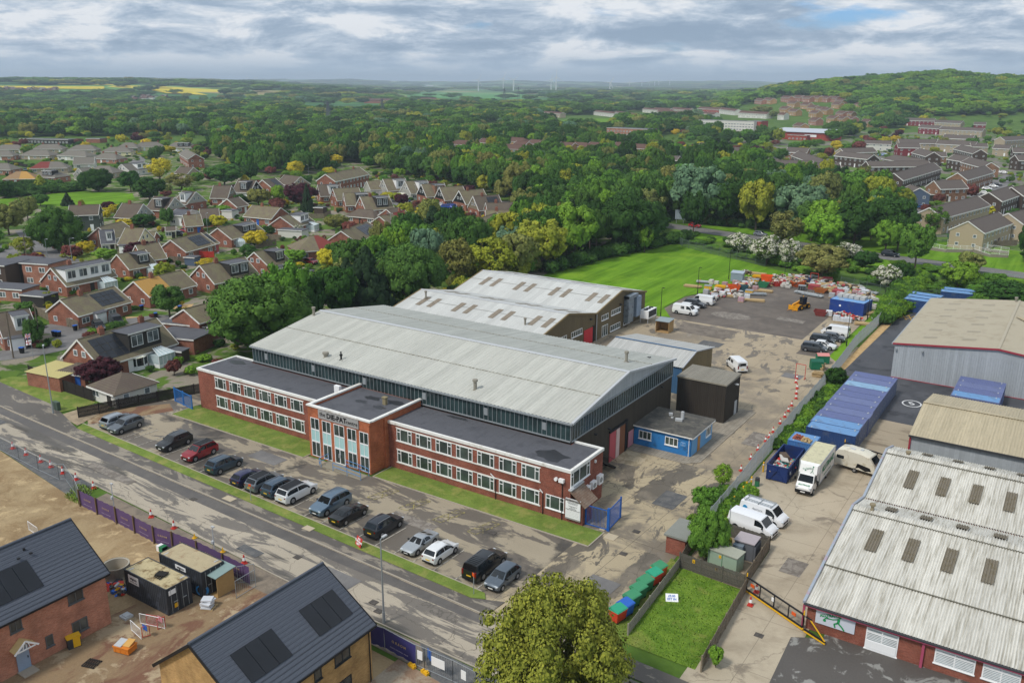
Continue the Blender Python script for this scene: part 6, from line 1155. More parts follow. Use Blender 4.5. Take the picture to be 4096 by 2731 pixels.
def stack(t,px,py,kind,label,rz=0.,n=1,sc=1.,name=None):
 g=G(t,px,py);rd=random.Random(int(px*7+py));z0=.05
 def mk(nm,cat):r=root(nm,(g[0],g[1],z0),rz,label,cat);INV[r.name]=Matrix();return r
 if kind in('brick','wrap'):
  r=mk('brick_pack' if kind=='brick' else 'wrapped_pallet','pallet load');b=MB();pallet_mb(b);obj('pallet',b,m_pal,r);b=MB();h=.7+.5*rd.random();c=[pm('pack_red','#a98385',.6,.15,3),pm('pack_grey','#a8a9ab',.6,.12,3),pm('pack_pink','#b78f98',.6,.12,3)][rd.randrange(3)]
  for k in range(4):b.box(-.58,-.48,.14+k*h/4,.58,.48,.14+(k+1)*h/4-.02)
  q=obj('load',b,c if kind=='brick' else m_wrap,r);b=MB();b.box(-.3,-.49,.14,-.25,.49,.15+h);b.box(.25,-.49,.14,.3,.49,.15+h);obj('strap',b,m_lgrey,q)
 elif kind=='ibc':
  r=mk('bulk_container','liquid tank');b=MB();pallet_mb(b);obj('pallet',b,m_pal,r);b=MB();b.box(-.56,-.46,.15,.56,.46,1.15);b.tube((0,0,1.15),(0,0,1.22),.12,n=10);obj('tank',b,m_upvc,r)
  b=MB();[b.bar((-.6,s*.5,.15+k*.25),(.6,s*.5,.15+k*.25),.025)for k in range(5)for s in(-1,1)];[b.bar((s*.6,-.5,.15+k*.25),(s*.6,.5,.15+k*.25),.025)for k in range(5)for s in(-1,1)];[b.bar((x,s*.5,.15),(x,s*.5,1.15),.025)for x in(-.6,-.3,0,.3,.6)for s in(-1,1)];obj('cage',b,m_alu,r)
 elif kind=='planks':
  r=mk('timber_stack','timber stack');b=MB();[b.cbox((0,-.6+(k%6)*.24,.1+(k//6)*.13+rd.random()*.03),(3.4+rd.random(),.2,.1),rz=rd.uniform(-.05,.05))for k in range(18)];obj('boards',b,m_pal,r)
 elif kind=='poles':
  r=mk('scaffold_stack','scaffold stack');b=MB();[b.tube((-2.4,-.5+(k%8)*.14,.25+(k//8)*.12),(2.4,-.5+(k%8)*.14,.25+(k//8)*.12),.045,n=6)for k in range(24)];obj('poles',b,m_alu,r);b=MB();[b.bar((x,-.65,.1),(x,.65,.1),.1)for x in(-1.6,1.6)];[b.bar((x,s*.65,0),(x,s*.65,.9),.06)for x in(-1.6,1.6)for s in(-1,1)];obj('rack',b,m_red2 if n>1 else m_alu,r)
 elif kind=='heap':
  r=mk('rubbish_heap','rubbish heap');b=MB();heap(b,3.4*sc,2.6*sc,1.1*sc,60,3,0,int(px));obj('waste',b,[m_rubw,m_rubd,m_pal if n<2 else m_red2],r)
 elif kind=='bags':
  r=mk('bulk_bags','bulk bags');b=MB();[b.cbox((rd.uniform(-1,1),rd.uniform(-.7,.7),.35+.3*(k>4)),(.85,.85,.6),rz=rd.random())for k in range(8)];obj('bag',b,m_rubw,r)
 elif kind=='barrier':
  r=mk('barrier_stack','barrier stack');b=MB()
  for k in range(10):
   x=-.9+k*.2;b.ring(-1.,.1,1.,1.05,0,.04,.05)if 0 else None
   old=b.M;b.M=old@Matrix.Translation((0,x,0));b.ring(-1.1,.08,1.1,1.05,-.02,.02,.05);[b.bar((-1+q*.2,0,.1),(-1+q*.2,0,1.),.03)for q in range(1,10)];b.M=old
  obj('barrier',b,m_pink if n==1 else(m_yel2 if n==2 else m_rubw),r)
 elif kind=='crate':
  r=mk('storage_crate','crate');b=MB();b.box(-.8,-.6,.1,.8,.6,1.);b.k=1;b.box(-.85,-.65,.95,.85,.65,1.05);[b.box(-.85+q*.5,-.63,.1,-.8+q*.5,.63,.95)for q in range(4)];obj('body',b,[m_dgrey if n==1 else m_yel2,m_alu],r)
 return r
items=[('F',220,225,'poles','scaffold tubes in a red rack on the grass, far left of the compound',.25,2),('F',125,250,'planks','grey steel frames lying flat on the grass at far left',.1,1),('F',268,232,'bags','white bulk bags on the grass beside the scaffold rack',0,1),('F',228,268,'crate','yellow crate at the left edge of the compound',.2,2),('F',310,270,'barrier','yellow plastic barriers stacked at the left',.1,2),('F',215,298,'brick','pink brick pack behind the left white van',0,1),('F',270,328,'wrap','wrapped pallet close to the left white van',0,1),('F',325,315,'ibc','caged white liquid tank at the left of the compound',0,1),('F',375,315,'planks','plank stack to the right of the caged tank',.3,1),('F',340,250,'brick','reddish brick pack behind the orange skip',0,1),('F',300,290,'brick','low grey pack behind the caged tank',.1,1),('F',410,235,'brick','pack under the shed side at left',.1,1),('F',430,318,'bags','pale bags at the front of the left stacks',.2,1),('F',450,350,'brick','pink brick pack standing alone at the front',.1,1),('F',490,335,'wrap','grey wrapped pallet just behind the lone pink pack',.2,1),('F',545,305,'poles','grey beams beside the wrapped pallets',.5,1),('F',540,345,'planks','red and white boards at the front middle',.3,1),('F',505,300,'crate','yellow topped crate among the middle stacks',.1,2),('F',545,275,'brick','large pink pack in the middle of the stacks',.1,1),('F',600,280,'planks','long boards below the green skip',.05,1),('F',495,205,'heap','heap of dark scrap beside the grey shed',0,1),('F',560,200,'barrier','yellow barriers in front of the orange skip',.1,2),('F',545,225,'crate','yellow crate behind the middle stacks',.1,2),('F',560,165,'planks','purple wrapped boards at the back edge',.1,1),('F',480,160,'heap','dark tyre heap at the very back',0,1),('F',700,195,'heap','green sheeted heap behind the red skip',0,1),('F',755,250,'bags','white bulk bags between the red and rusty skips',0,1),('F',785,215,'heap','white waste heap behind the bulk bags',0,1),('F',720,212,'heap','pale rubble heap behind the red skip',0,1),('F',860,268,'crate','grey steel crate in front of the navy skip',.2,1),('F',925,240,'planks','pale boards right of the navy skip',-.1,1),('F',940,265,'barrier','red barriers behind the plank piles',-.1,1),('F',880,300,'poles','grey scaffold poles in front of the skips',-.2,1),('F',930,312,'poles','longer grey scaffold poles behind the telehandler',-.2,1),('F',1040,262,'planks','long pale planks right of the rusty skip',-.2,1),('F',1075,290,'planks','timber boards on the right side of the compound',-.2,1),('F',1100,300,'barrier','red crowd barriers on the right side of the compound',-.15,1),('F',1060,320,'brick','pink pack left of the red crowd barriers',0,1),('F',1110,318,'brick','pink pack right of the red crowd barriers',0,1),('F',1155,290,'wrap','pale wrapped pallet by the pink packs',0,1),('F',1215,305,'brick','concrete block pack behind the navy container',0,1),('F',1250,320,'brick','second concrete block pack behind the navy container',0,1),('F',1290,310,'heap','rubble and blocks heap in the right corner',0,1),('F',1330,345,'bags','cream bags at the right corner of the compound',0,1),('F',1300,290,'poles','metal sheets at the back of the right corner',-.3,1),('F',1190,245,'poles','flat grey frames on the grass behind the right corner',-.1,1),('F',1325,395,'bags','cream insulation right of the navy container',0,1),('F',1350,470,'ibc','caged white tank beside the fence',0,1),('F',1340,430,'planks','loose timber on the grass by the fence',1.,1),('F',1290,505,'planks','purple grey pallet lying on the grass',.2,1),('F',1040,445,'ibc','caged white tank at the left corner of the navy container',.1,1),('F',1090,480,'wrap','left one of three low wrapped loads in front of the navy container',0,1),('F',1130,485,'wrap','middle one of three low wrapped loads in front of the navy container',0,1),('F',1172,490,'wrap','right one of three low wrapped loads in front of the navy container',0,1),('F',1140,445,'heap','tangle of red and white barriers before the navy container',0,2),('F',1205,470,'heap','end of the red and white barrier tangle',0,2),('F',1030,215,'barrier','red crowd barriers against the hedge at the back',.2,1),('I',225,915,'bags','small heap of white signs',0,1)]
for it in items[:-1]:stack(it[0],it[1],it[2],it[3],it[4],it[5],it[6])
b=MB();R_d=random.Random(9)
for k in range(420):u=R_d.random();g=G('F',250+u*1060,275+60*abs(u-.5)-95*math.sin(u*3.1)*.9+R_d.uniform(-18,42));b.cbox((g[0],g[1],R_d.uniform(.1,.8)),(R_d.uniform(.3,1.6),R_d.uniform(.2,.9),R_d.uniform(.1,.6)),R_d.randrange(6),R_d.uniform(0,3),R_d.uniform(-.2,.2))
obj('building_debris',b,[m_rubw,m_lgrey,m_pal,m_rubd,m_wrap,m_pink],kind='stuff',label='loose bags, sheets and offcuts between the stacks at the back of the compound')
g=G('F',1145,425);nc=container((g[0]+.6,g[1]+2.2,.05),-.12,m_cb[5],pm('tarp_blue','#6f9fd0',.5,.1,1.5,dirt='#b5a98c',dscale=1),'navy container with a pale sheeted top in the right of the compound',L=6.8,W=5.)
b=MB();b.tube((-1.3,-2.56,1.5),(-1.3,-2.6,1.5),.22,n=14);obj('logo',b,m_upvc,nc)
for k in range(5):b=MB();b.box(-2.9+k*1.15,-.6,2.62,-1.9+k*1.15,1.6,3.2);obj('block_pack',b,pm('block_grey','#b0b0ac',.8,.12,3),label='grey block pack on the navy container roof, '+od[k]+' from the left',cat='block pack',group='block packs on the navy container').matrix_world=Matrix.Translation((g[0]+.6,g[1]+2.8,.05))@Matrix.Rotation(-.12,4,'Z')
g=G('F',425,210);r=root('metal_shed',(g[0],g[1],.05),.1,'small grey metal shed at the back left of the compound','shed');INV[r.name]=Matrix();b=MB();b.corr((-1.4,-1,0),(1.4,-1,0),(1.4,-1,2.1),(-1.4,-1,2.1),.3,.03,4);b.box(-1.38,-.97,0,1.38,1,2.1);obj('wall',b,pm('shed_grey','#8b98a3',.6),r);b=MB();b.slab([(-1.5,-1.1,2.1),(1.5,-1.1,2.1),(1.5,1.1,2.35),(-1.5,1.1,2.35)],.06);obj('roof',b,pm('shed_roof','#9fabb5',.6),r)
b=MB();b.bar((-.9,0,0),(-.9,0,2.2),.1);b.bar((.9,0,0),(.9,0,2.2),.1);b.bar((-.9,0,2.2),(.9,0,2.2),.1);b.bar((-.9,0,.1),(-.9,-1.2,.1),.1);b.bar((.9,0,.1),(.9,-1.2,.1),.1);b.bar((-.9,-1.2,.1),(-.9,-1.2,.9),.1)
o=obj('red_frame',b,m_red2,label='red steel frame standing against the hedge behind the compound',cat='steel frame');g=G('F',940,218);o.location=(g[0],g[1],0)
b=MB();b.tube((-.75,0,0),(-.75,0,2.3),.05,n=8);b.tube((.75,0,0),(.75,0,2.3),.05,n=8);b.tube((-.75,0,2.3),(.75,0,2.3),.05,n=8);[b.bar((x,-.5,.05),(x,.5,.05),.08)for x in(-.75,.75)]
o=obj('height_barrier',b,m_red2,label='red goalpost style frame at the end of the cone line',cat='barrier');g=G('F',846,862);o.location=(g[0],g[1],.05)
# green recycling bins with red lids and the pallet pile
for i,(x,y)in enumerate(((955,800),(995,760))):
 g=G('F',x,y);r=root('large_bin',(g[0],g[1],.05),.5,'large green bin with pink open lid, '+('nearer' if i==0 else 'farther')+' of two by the fence','bin','green bins with pink lids');INV[r.name]=Matrix();b=MB();b.box(-1,-.65,.1,1,.65,1.35);obj('body',b,pm('bin_bright_green','#17684a',.6),r);b=MB();b.slab([(-1,-.7,1.4),(1,-.7,1.4),(1,.1,1.75),(-1,.1,1.75)],.05);b.slab([(-1,.1,1.75),(1,.1,1.75),(1,.75,1.4),(-1,.75,1.4)],.05);obj('lid',b,pm('lid_pink','#c98680',.6)if i else pm('lid_green_dark','#1c5c48',.6),r)
for i,(x,y,n)in enumerate(((975,800,7),(965,850,5))):
 g=G('F',x,y);b=MB();rd=random.Random(i);[pallet_mb(b,rd.uniform(-.1,.1),rd.uniform(-.1,.1),k*.15,1.5,1.2,rd.uniform(-.3,.3))for k in range(n)];o=obj('pallet_pile',b,m_pal,label='pile of broken pallets by the fence, '+('taller one beside the green bins' if i==0 else 'lower one nearer the cones'),cat='pallet pile');o.location=(g[0],g[1],.05)
 # roll-on skip full of rubbish
r=root('open_skip',(-25.75,98.9,.03),Pn+.02,'deep navy open-topped skip full of household waste beside the truck','skip');INV[r.name]=Matrix();b=MB();x,y,H=3.5,1.25,1.9
for a in((-x,-y,x,-y+.08),(-x,y-.08,x,y),(-x,-y+.08,-x+.08,y-.08),(x-.08,-y+.08,x,y-.08)):b.box(a[0],a[1],.15,a[2],a[3],H)
b.box(-x,-y,.1,x,y,.2)
for k in range(9):[b.box(-x+.35+k*.78,s*y-(.08 if s<0 else 0),.15,-x+.5+k*.78,s*y+(.08 if s>0 else 0),H)for s in(-1,1)]
b.bar((-x,-.9,.1),(-x-.12,0,1.5),.12);b.bar((-x,.9,.1),(-x-.12,0,1.5),.12);[b.bar((-x-.02,q,.1),(-x-.02,q,H),.1)for q in(-1.15,1.15)];b.bar((-x,-y,H),(x,-y,H),.14);b.bar((-x,y,H),(x,y,H),.14);b.bar((-x,-y,H),(-x,y,H),.14);b.bar((x,-y,H),(x,y,H),.14);obj('body',b,pm('skip_navy','#1f3468',.5,.1,2,dirt='#2a3350',dscale=1),r)
b=MB();b.M=Matrix.Translation((-.9,0,0));heap(b,4.6,2.2,.5,130,6,1.0,3,(.2,.75));b.M=Matrix();b.cbox((.6,.3,1.6),(1.5,.8,.5),1,.6);b.cbox((-.4,.1,1.75),(1.8,.9,.12),0,.4,.2);obj('waste',b,[m_rubw,m_rubd,pm('teal_rag','#3a7f7c'),m_red2,m_lgrey,m_pal],r)
for i,(x,y)in enumerate(((-25.7,103.6),(-24.6,103.3))):
 b=MB();pallet_mb(b,0,0,0);heap(b,1,.9,.5,16,1,.1,i,(.2,.4));o=obj('loaded_pallet',b,m_pal if i else pm('scrap_red','#9a5846'),label='pallet of '+('brown bricks' if i else 'red scrap')+' on the mid blue container roof',cat='loaded pallet');o.location=(x,y,2.64)
 # fences
def mesh_fence(pts,label,h=2.4,sp=2.8,name='steel_fence',m=m_alu,fill=True):
 r=root(name,(pts[0][0],pts[0][1],0),0,label,'fence');P=[Vector((p[0],p[1],0))for p in pts];tot=sum((q-p).length for p,q in zip(P,P[1:]));n=int(tot/sp)
 def at(s):
  for p,q in zip(P,P[1:]):
   l=(q-p).length
   if s<=l+1e-6:return p+(q-p)*(s/l)
   s-=l
  return P[-1]
 Q=[at(tot*k/n)for k in range(n+1)]
 for q in Q[:100]:b=MB();b.bar((q.x,q.y,0),(q.x,q.y,h),.09);b.bar((q.x,q.y,h),(q.x+.15,q.y-.1,h+.3),.06);obj('post',b,m,r,True)
 b=MB()
 for p,q in zip(Q,Q[1:]):
  d=(q-p);l=d.length
  for z in(.3,h*.5,h-.12):b.bar((p.x,p.y,z),(q.x,q.y,z),.04)
  for k in range(1,int(l/.16)):e=p+d*(k*.16/l);b.bar((e.x,e.y,.05),(e.x,e.y,h),.045,.02)
 obj('mesh_panel',b,m,r,True)
 return r
m_pal2=pm('galvanised_fence','#a4aaad',.6,.12,2,metal=.2)
mesh_fence([(-28.05,80.3),(-28.3,89),(-28.8,98),(-29.,106),(-29.4,118),(-29.7,131),(-30.,140.8),(-30.9,157),(-30.6,174),(-30.8,187)],'long galvanised fence between the factory yard and the removal yard',m=m_pal2)
mesh_fence([(-109.6,180),(-107.8,203),(-99.8,238),(-95.5,233),(-83,226),(-67.2,219)],'green mesh fence round the top of the playing field',2.2,3.2,m=pm('green_fence','#5b6c60',.7));mesh_fence([(-45.5,207),(-30,200.5),(-20,210)],'grey mesh fence behind the compound hedge',2.2,3.2,m=pm('green_fence','#5b6c60'))
def timber_fence(pts,label,h=1.7,m=m_wood,name='timber_fence',sp=2.4,rails=3,lean=0.,board=.14):
 r=root(name,(pts[0][0],pts[0][1],0),0,label,'fence');
 for p,q in zip(pts,pts[1:]):
  p,q=Vector((*p[:2],0)),Vector((*q[:2],0));l=(q-p).length;n=max(1,round(l/sp))
  for k in range(n):a=p+(q-p)*(k/n);b=MB();b.bar((a.x,a.y,0),(a.x,a.y,h+.08),.12);obj('post',b,m,r,True)
  b=MB();nb=int(l/board)
  for k in range(nb):a=p+(q-p)*((k+.5)/nb);dz=.03*math.sin(k*2.1);b.cbox((a.x,a.y,h/2),(board*.86,.03,h+dz),rz=math.atan2((q-p).y,(q-p).x))
  for z in np.linspace(.3,h-.25,rails):b.bar((p.x,p.y,z),(q.x,q.y,z),.09,.07)
  obj('board_panel',b,m,r,True)
 return r
timber_fence([(-26.9,58.7),(-27.3,66),(-27.6,71.2)],'pale open picket fence beside the bins and the grass plot',1.1,pm('grey_picket','#8f897c',.9,.15),board=.25)
timber_fence([(-19.9,57.6),(-20.2,62),(-20.8,70.9)],'leaning timber fence right of the lush grass plot',1.5)
timber_fence([(-27.6,71.3),(-21.1,71.0)],'dark timber fence with yellow warning signs in front of the electricity cabinet',1.6,pm('dark_boards','#5c5850',.9,.2));timber_fence([(-21.1,71.1),(-21.4,79.3)],'timber fence along the right side of the electricity enclosure',1.6,m_wood);timber_fence([(-21.4,79.4),(-27,79.9)],'timber fence below the plain white van',1.5,pm('dark_boards','#5c5850'))
timber_fence([(-27.9,74.5),(-27.5,71.4)],'short timber fence beside the brick kiosk',1.5,m_wood)
for i,(x,y)in enumerate(((105,792),(270,833),(410,873))):
 g=G('I',x,y,1.0);b=MB();b.box(-.13,-.03,0,.13,0,.36);o=obj('warning_sign',b,m_yel2,label='yellow electricity warning sign on the dark fence, '+['left','middle','right'][i],cat='sign',group='electricity warning signs');o.location=(g[0],71.3-.1-.05*i,1.0)
 b=MB();b.add([(-.08,-.04,.1),(.08,-.04,.1),(0,-.04,.26)],[(0,1,2)]);obj('symbol',b,m_black,o)
black=timber_fence([(-112.5,60.9),(-110.8,66),(-107.3,76),(-104.9,80.2)],'long black timber fence at the left end of the car park',1.6,m_woodd,sp=2.7);timber_fence([(-104.8,80.3),(-101.9,80.4)],'black timber fence meeting the left end of the offices',1.6,m_woodd)
gp=lambda t,x,y,z=0:tuple(G(t,x,y,z)[:2])
timber_fence([gp('D',200,850),gp('D',400,940),gp('D',628,1018)],'black boarded fence beside the grass verge and garages',1.9,m_woodd)
timber_fence([gp('d',400,1040),gp('d',640,1160),gp('d',930,1230)],'grey timber fence left of the solar panelled bungalow',1.8,m_wood)
for i,(t,pts,mm)in enumerate((('d',[(2000,440),(2100,450),(2352,440)],m_wood),('d',[(1140,680),(1380,690)],m_woodd),('b',[(1240,690),(1460,690),(1540,640)],m_wood),('b',[(1580,605),(1745,605)],m_woodn),('b',[(730,930),(960,950)],m_wood),('b',[(0,1150),(170,1150)],m_red2),('b',[(660,1040),(900,1000)],m_wood),('c',[(1900,560),(2050,545)],m_woodd),('h',[(1010,560),(1290,545)],m_wood),('h',[(850,160),(980,150)],m_wood),('a',[(90,330),(330,390)],m_woodd),('a',[(1170,650),(1200,600)],m_wood))):
 timber_fence([gp(t,x,y)for x,y in pts],'garden fence '+['behind the tan gable house','dark, by the conservatory','grey, round the patio garden','new pale timber one','grey, beside the white blossom','red, behind the dormer house','grey, behind the brown bungalow','dark, under the woodland edge','grey, in front of the pale terrace','grey, by the brown brick block','dark, at far left','grey, on the park edge'][i],1.7,mm)
 # blue gates
def bar_gate(p,q,label,h=2.3,sp=.12,m=m_gblue,cat='gate',leaf=2,hang=None):
 r=root('steel_gate',(p[0],p[1],0),0,label,cat);p,q=Vector((*p,0)),Vector((*q,0));d=q-p;l=d.length;b=MB()
 for z in(.12,h-.06):b.bar((p.x,p.y,z),(q.x,q.y,z),.08)
 for k in range(1,int(l/sp)):e=p+d*(k*sp/l);b.bar((e.x,e.y,.12),(e.x,e.y,h),.03)
 obj('bar_panel',b,m,r,True)
 for k in range(leaf+1):e=p+d*(k/leaf);b=MB();b.bar((e.x,e.y,0),(e.x,e.y,h+.12),.14);obj('post',b,m,r,True)
 return r
bar_gate((-107.2,72.6),(-102.2,71.8),'blue palisade gates at the left end of the offices',2.1,.14,pm('gate_blue_light','#2d72b8',.5),leaf=2)
bar_gate((-39.3,73.7),(-36.75,73.8),'blue barred gate leaf beside the directory board',2.35,.16,leaf=1);bar_gate((-36.65,73.9),(-36.9,77.1),'tall blue gate leaf standing open seen edge on',2.4,.16,leaf=1)
b=MB();b.bar((-36.65,73.8,0),(-36.65,73.8,2.6),.28);obj('gate_post',b,m_gblue,label='thick blue gate post at the yard entrance',cat='gate post')
# black sliding gates
def slide_gate(p,q,label,h=1.55,bays=4,tail=None,cross=True):
 r=root('sliding_gate',(p[0],p[1],0),0,label,'gate');p,q=Vector((*p,0)),Vector((*q,0));b=MB()
 b.bar((p.x,p.y,h),(q.x,q.y,h),.12);b.bar((p.x,p.y,.3),(q.x,q.y,.3),.12)
 for k in range(bays+1):e=p+(q-p)*(k/bays);b.bar((e.x,e.y,.3),(e.x,e.y,h),.1)
 obj('frame',b,m_black,r,True);b=MB();l=(q-p).length
 for k in range(int(l/.11)):e=p+(q-p)*(k*.11/l);b.bar((e.x,e.y,.3),(e.x,e.y,h),.014)
 obj('mesh_infill',b,m_dgrey,r,True)
 b=MB();b.bar((p.x,p.y-.1,.16),(q.x,q.y-.1,.16),.1);b.bar((p.x,p.y,0),(p.x,p.y,h+.4),.1);b.bar((q.x,q.y,0),(q.x,q.y,h+.4),.1)
 obj('yellow_edge',b,m_yel2,r,True);return r
sg=slide_gate((-20.8,70.8),(-14.75,67.7),'black mesh sliding gate with orange and yellow edge at the depot entrance')
b=MB();b.bar((-14.6,67.6,.25),(-12.6,66.7,.25),.14);b.bar((-14.6,67.6,1.5),(-14,67.35,1.5),.1);obj('tail_frame',b,m_black,sg,True);b=MB();b.bar((-14.1,67.35,1.45),(-12.65,66.7,.3),.08);b.bar((-14.6,67.5,.14),(-12.6,66.6,.14),.1);obj('yellow_brace',b,m_yel2,sg,True)
b=MB();b.cbox((-20.1,70.3,1.1),(.45,.05,.3),rz=-.47);b.cbox((-15.7,68.05,1.1),(.45,.05,.3),rz=-.47);obj('chevron_sign',b,m_org,sg,True);b=MB();b.cbox((-17.9,69.2,1.1),(.25,.05,.35),rz=-.47);obj('notice',b,m_upvc,sg,True)
sg=slide_gate((-20.9,107.4),(-14.8,105.8),'black sliding gate with yellow notice behind the derelict caravan',1.9,3)
b=MB();b.cbox((-17.4,106.35,1.35),(1.3,.05,.5),rz=-.25);obj('notice',b,m_yel2,sg,True)
# street lamps and posts
def lamp(x,y,h,rz,label,arm=1.0,m=m_alu,th=.09,head=.5):
 r=root('street_lamp',(x,y,0),rz,label,'street lamp');INV[r.name]=Matrix();b=MB();b.tube((0,0,0),(0,0,1.1),th*1.5,th*1.4,n=10);b.tube((0,0,1.1),(0,0,h),th,th*.6,n=8);b.tube((0,0,h),(arm,0,h+.06),th*.5,n=6);obj('pole',b,m,r)
 b=MB();b.cbox((arm+head*.4,0,h+.08),(head,.24,.12));obj('lamp_head',b,m_lgrey if m is m_alu else m,r);return r
lamp(-45.3,48.5,8.1,Pn,'tall grey street lamp on the site side of the road',.3);lamp(-116.95,59.8,9.8,2.6,'tall grey street lamp on the grass verge at left',.5)
for t,x,y,h,lb in(('F',157,305,6.3,'black lamp post behind the left white van'),('F',367,195,7,'tall black lamp post on the field edge'),('F',741,200,6,'black lamp post among the skips'),('F',1298,470,6,'black lamp post by the navy container'),('F',1158,645,6,'black lamp post by the parked white van'),('E',2255,450,6,'black lamp post on the field beside the far workshop'),('F',1415,330,5,'black lamp post near the hedge corner')):
 g=G(t,x,y);lamp(g[0],g[1],h,-.5,lb,.4,m_black,.07,.4)
for i,(t,x,y,h)in enumerate((('d',575,490,7),('d',850,430,6),('b',92,860,6),('b',1283,265,8),('b',2250,900,7),('c',778,545,8),('c',485,900,7),('c',1330,745,6),('b',210,1395,6),('a',2330,1150,6),('h',1250,245,7),('h',1215,85,7),('e',1485,640,7),('f',760,520,7))):
 g=G(t,x,y);lamp(g[0],g[1],h,i,'slim housing street lamp, '+['beside the bin on the green','among dark red trees','left of the brick bungalow pair','behind the copper beech','right of the cream fronted bungalow','near the caravan','behind the silver van','on the cul-de-sac bend','above the round green trees','beside the brown bungalow','before the white gabled terrace','by the estate road','in front of the far parking court','beside the estate lawn'][i],.8,m_alu,.07,.4)
b_=pm('pole_wood','#6d6355',.9)
for i,(t,x,y,h)in enumerate((('d',160,1567,8),('d',480,1440,8),('d',340,540,9),('d',1185,400,8.5),('a',225,110,8))):
 g=G(t,x,y);b=MB();b.tube((0,0,0),(0,0,h),.14,.1,n=8);b.bar((-.5,0,h-.3),(.5,0,h-.3),.08);o=obj('telegraph_pole',b,b_,label='wooden telegraph pole '+['left of the flags','in front of the dense shrub','beside the spreading dark red tree','by the green with the cream house','far left among bungalows'][i],cat='telegraph pole',group='wooden telegraph poles');o.location=(g[0],g[1],0)
def post_sign(t,x,y,h,w,hh,col,label,txt=None,rz=0.):
 g=G(t,x,y);r=root('post_sign',(g[0],g[1],0),rz,label,'sign');INV[r.name]=Matrix();b=MB();b.tube((0,0,0),(0,0,h),.04,n=8);obj('post',b,m_alu,r);b=MB();b.box(-w/2,-.06,h-hh,w/2,-.04,h);pl=obj('sign_plate',b,col,r)
 if txt:t_=text(txt,hh/len(txt.split('\n'))*.85,(0,-.07,h-hh/2),RX,m_upvc,None,bold=.01);t_.parent=pl
post_sign('H',1000,975,2.3,.35,.35,m_org,'small orange sign on a grey post by the grey hatchback',None,-.4);post_sign('G',1688,350,2.2,.3,.3,m_org,'small orange sign on a post beside the row of four cars',None,.5)
g=G('H',230,660);r=root('notice_board',(g[0],g[1],.1),-.25,'red notice reading NO TURNING LEFT tilted on the grass verge','sign');INV[r.name]=Matrix();b=MB();b.cbox((0,0,.62),(.95,.04,.95),rx=-.25,ry=.12);pl=obj('board',b,m_red2,r);t_=text('NO\nTURNING\nLEFT',.27,(0,-.04,.64),Matrix.Rotation(.12,3,'Y')@Matrix.Rotation(-.25,3,'X')@RX,m_upvc,None,bold=.012);t_.parent=pl;b=MB();b.bar((-.3,.05,0),(-.3,.1,.5),.05);b.bar((.3,.05,0),(.3,.1,.5),.05);obj('leg',b,m_dgrey,r)
for i,(t,x,y)in enumerate((('e',350,1450),('h',500,625))):
 g=G(t,x,y);r=root('road_sign',(g[0],g[1],0),.35 if i else .1,'grey back of a large road sign, '+('by the dark car' if i else 'at the left end of the main road'),'road sign');INV[r.name]=Matrix();b=MB();b.box(-1.7,-.05,1.3,1.7,.0,4.4);obj('sign_panel',b,pm('sign_back','#9aa7ae',.5,.05),r);b=MB();[b.bar((x_,-.1,0),(x_,-.1,4.3),.12)for x_ in(-1.2,1.2)];[b.bar((-1.6,-.1,z),(1.6,-.1,z),.06)for z in(1.6,2.3,3,3.7,4.2)];obj('post',b,m_alu,r)
for i,(x,y)in enumerate(((400,385),(432,350),(461,315),(484,285),(517,250),(598,150))):
 g=G('I',x,y);b=MB();b.tube((0,0,0),(0,0,1.25),.1,n=10);b.tube((0,0,1.25),(0,0,1.32),.09,.03,n=10);o=obj('bollard',b,m_yel2,label='yellow bollard by the fence, '+od[i]+' from the cleaning van',cat='bollard',group='yellow bollards along the yard fence');o.location=(g[0],g[1],.05);b=MB();b.tube((0,0,.9),(0,0,1.05),.105,n=10);obj('white_band',b,m_upvc,o)
g=G('I',557,245);r=root('litter_bin',(g[0],g[1],.05),0,'green drum bin with dark lid at the foot of the fence','bin');INV[r.name]=Matrix();b=MB();b.tube((0,0,0),(0,0,.7),.28,n=14);obj('drum',b,m_grn,r);b=MB();b.tube((0,0,.7),(0,0,1.05),.29,.25,n=14);obj('lid',b,m_dgrey,r)
b=MB();b.tube((0,0,0),(0,0,1.0),.3,n=14);b.cbox((.0,.9,.4),(.6,.6,.06));[b.bar((x,.9+y,0),(x,.9+y,.4 if y<0 else 1),.04)for x in(-.25,.25)for y in(-.25,.25)];g=G('I',1385,200);o=obj('drum_and_chair',b,m_black,label='black drum and plastic chair at the corner of the white roofed depot',cat='drum');o.location=(g[0],g[1],0)
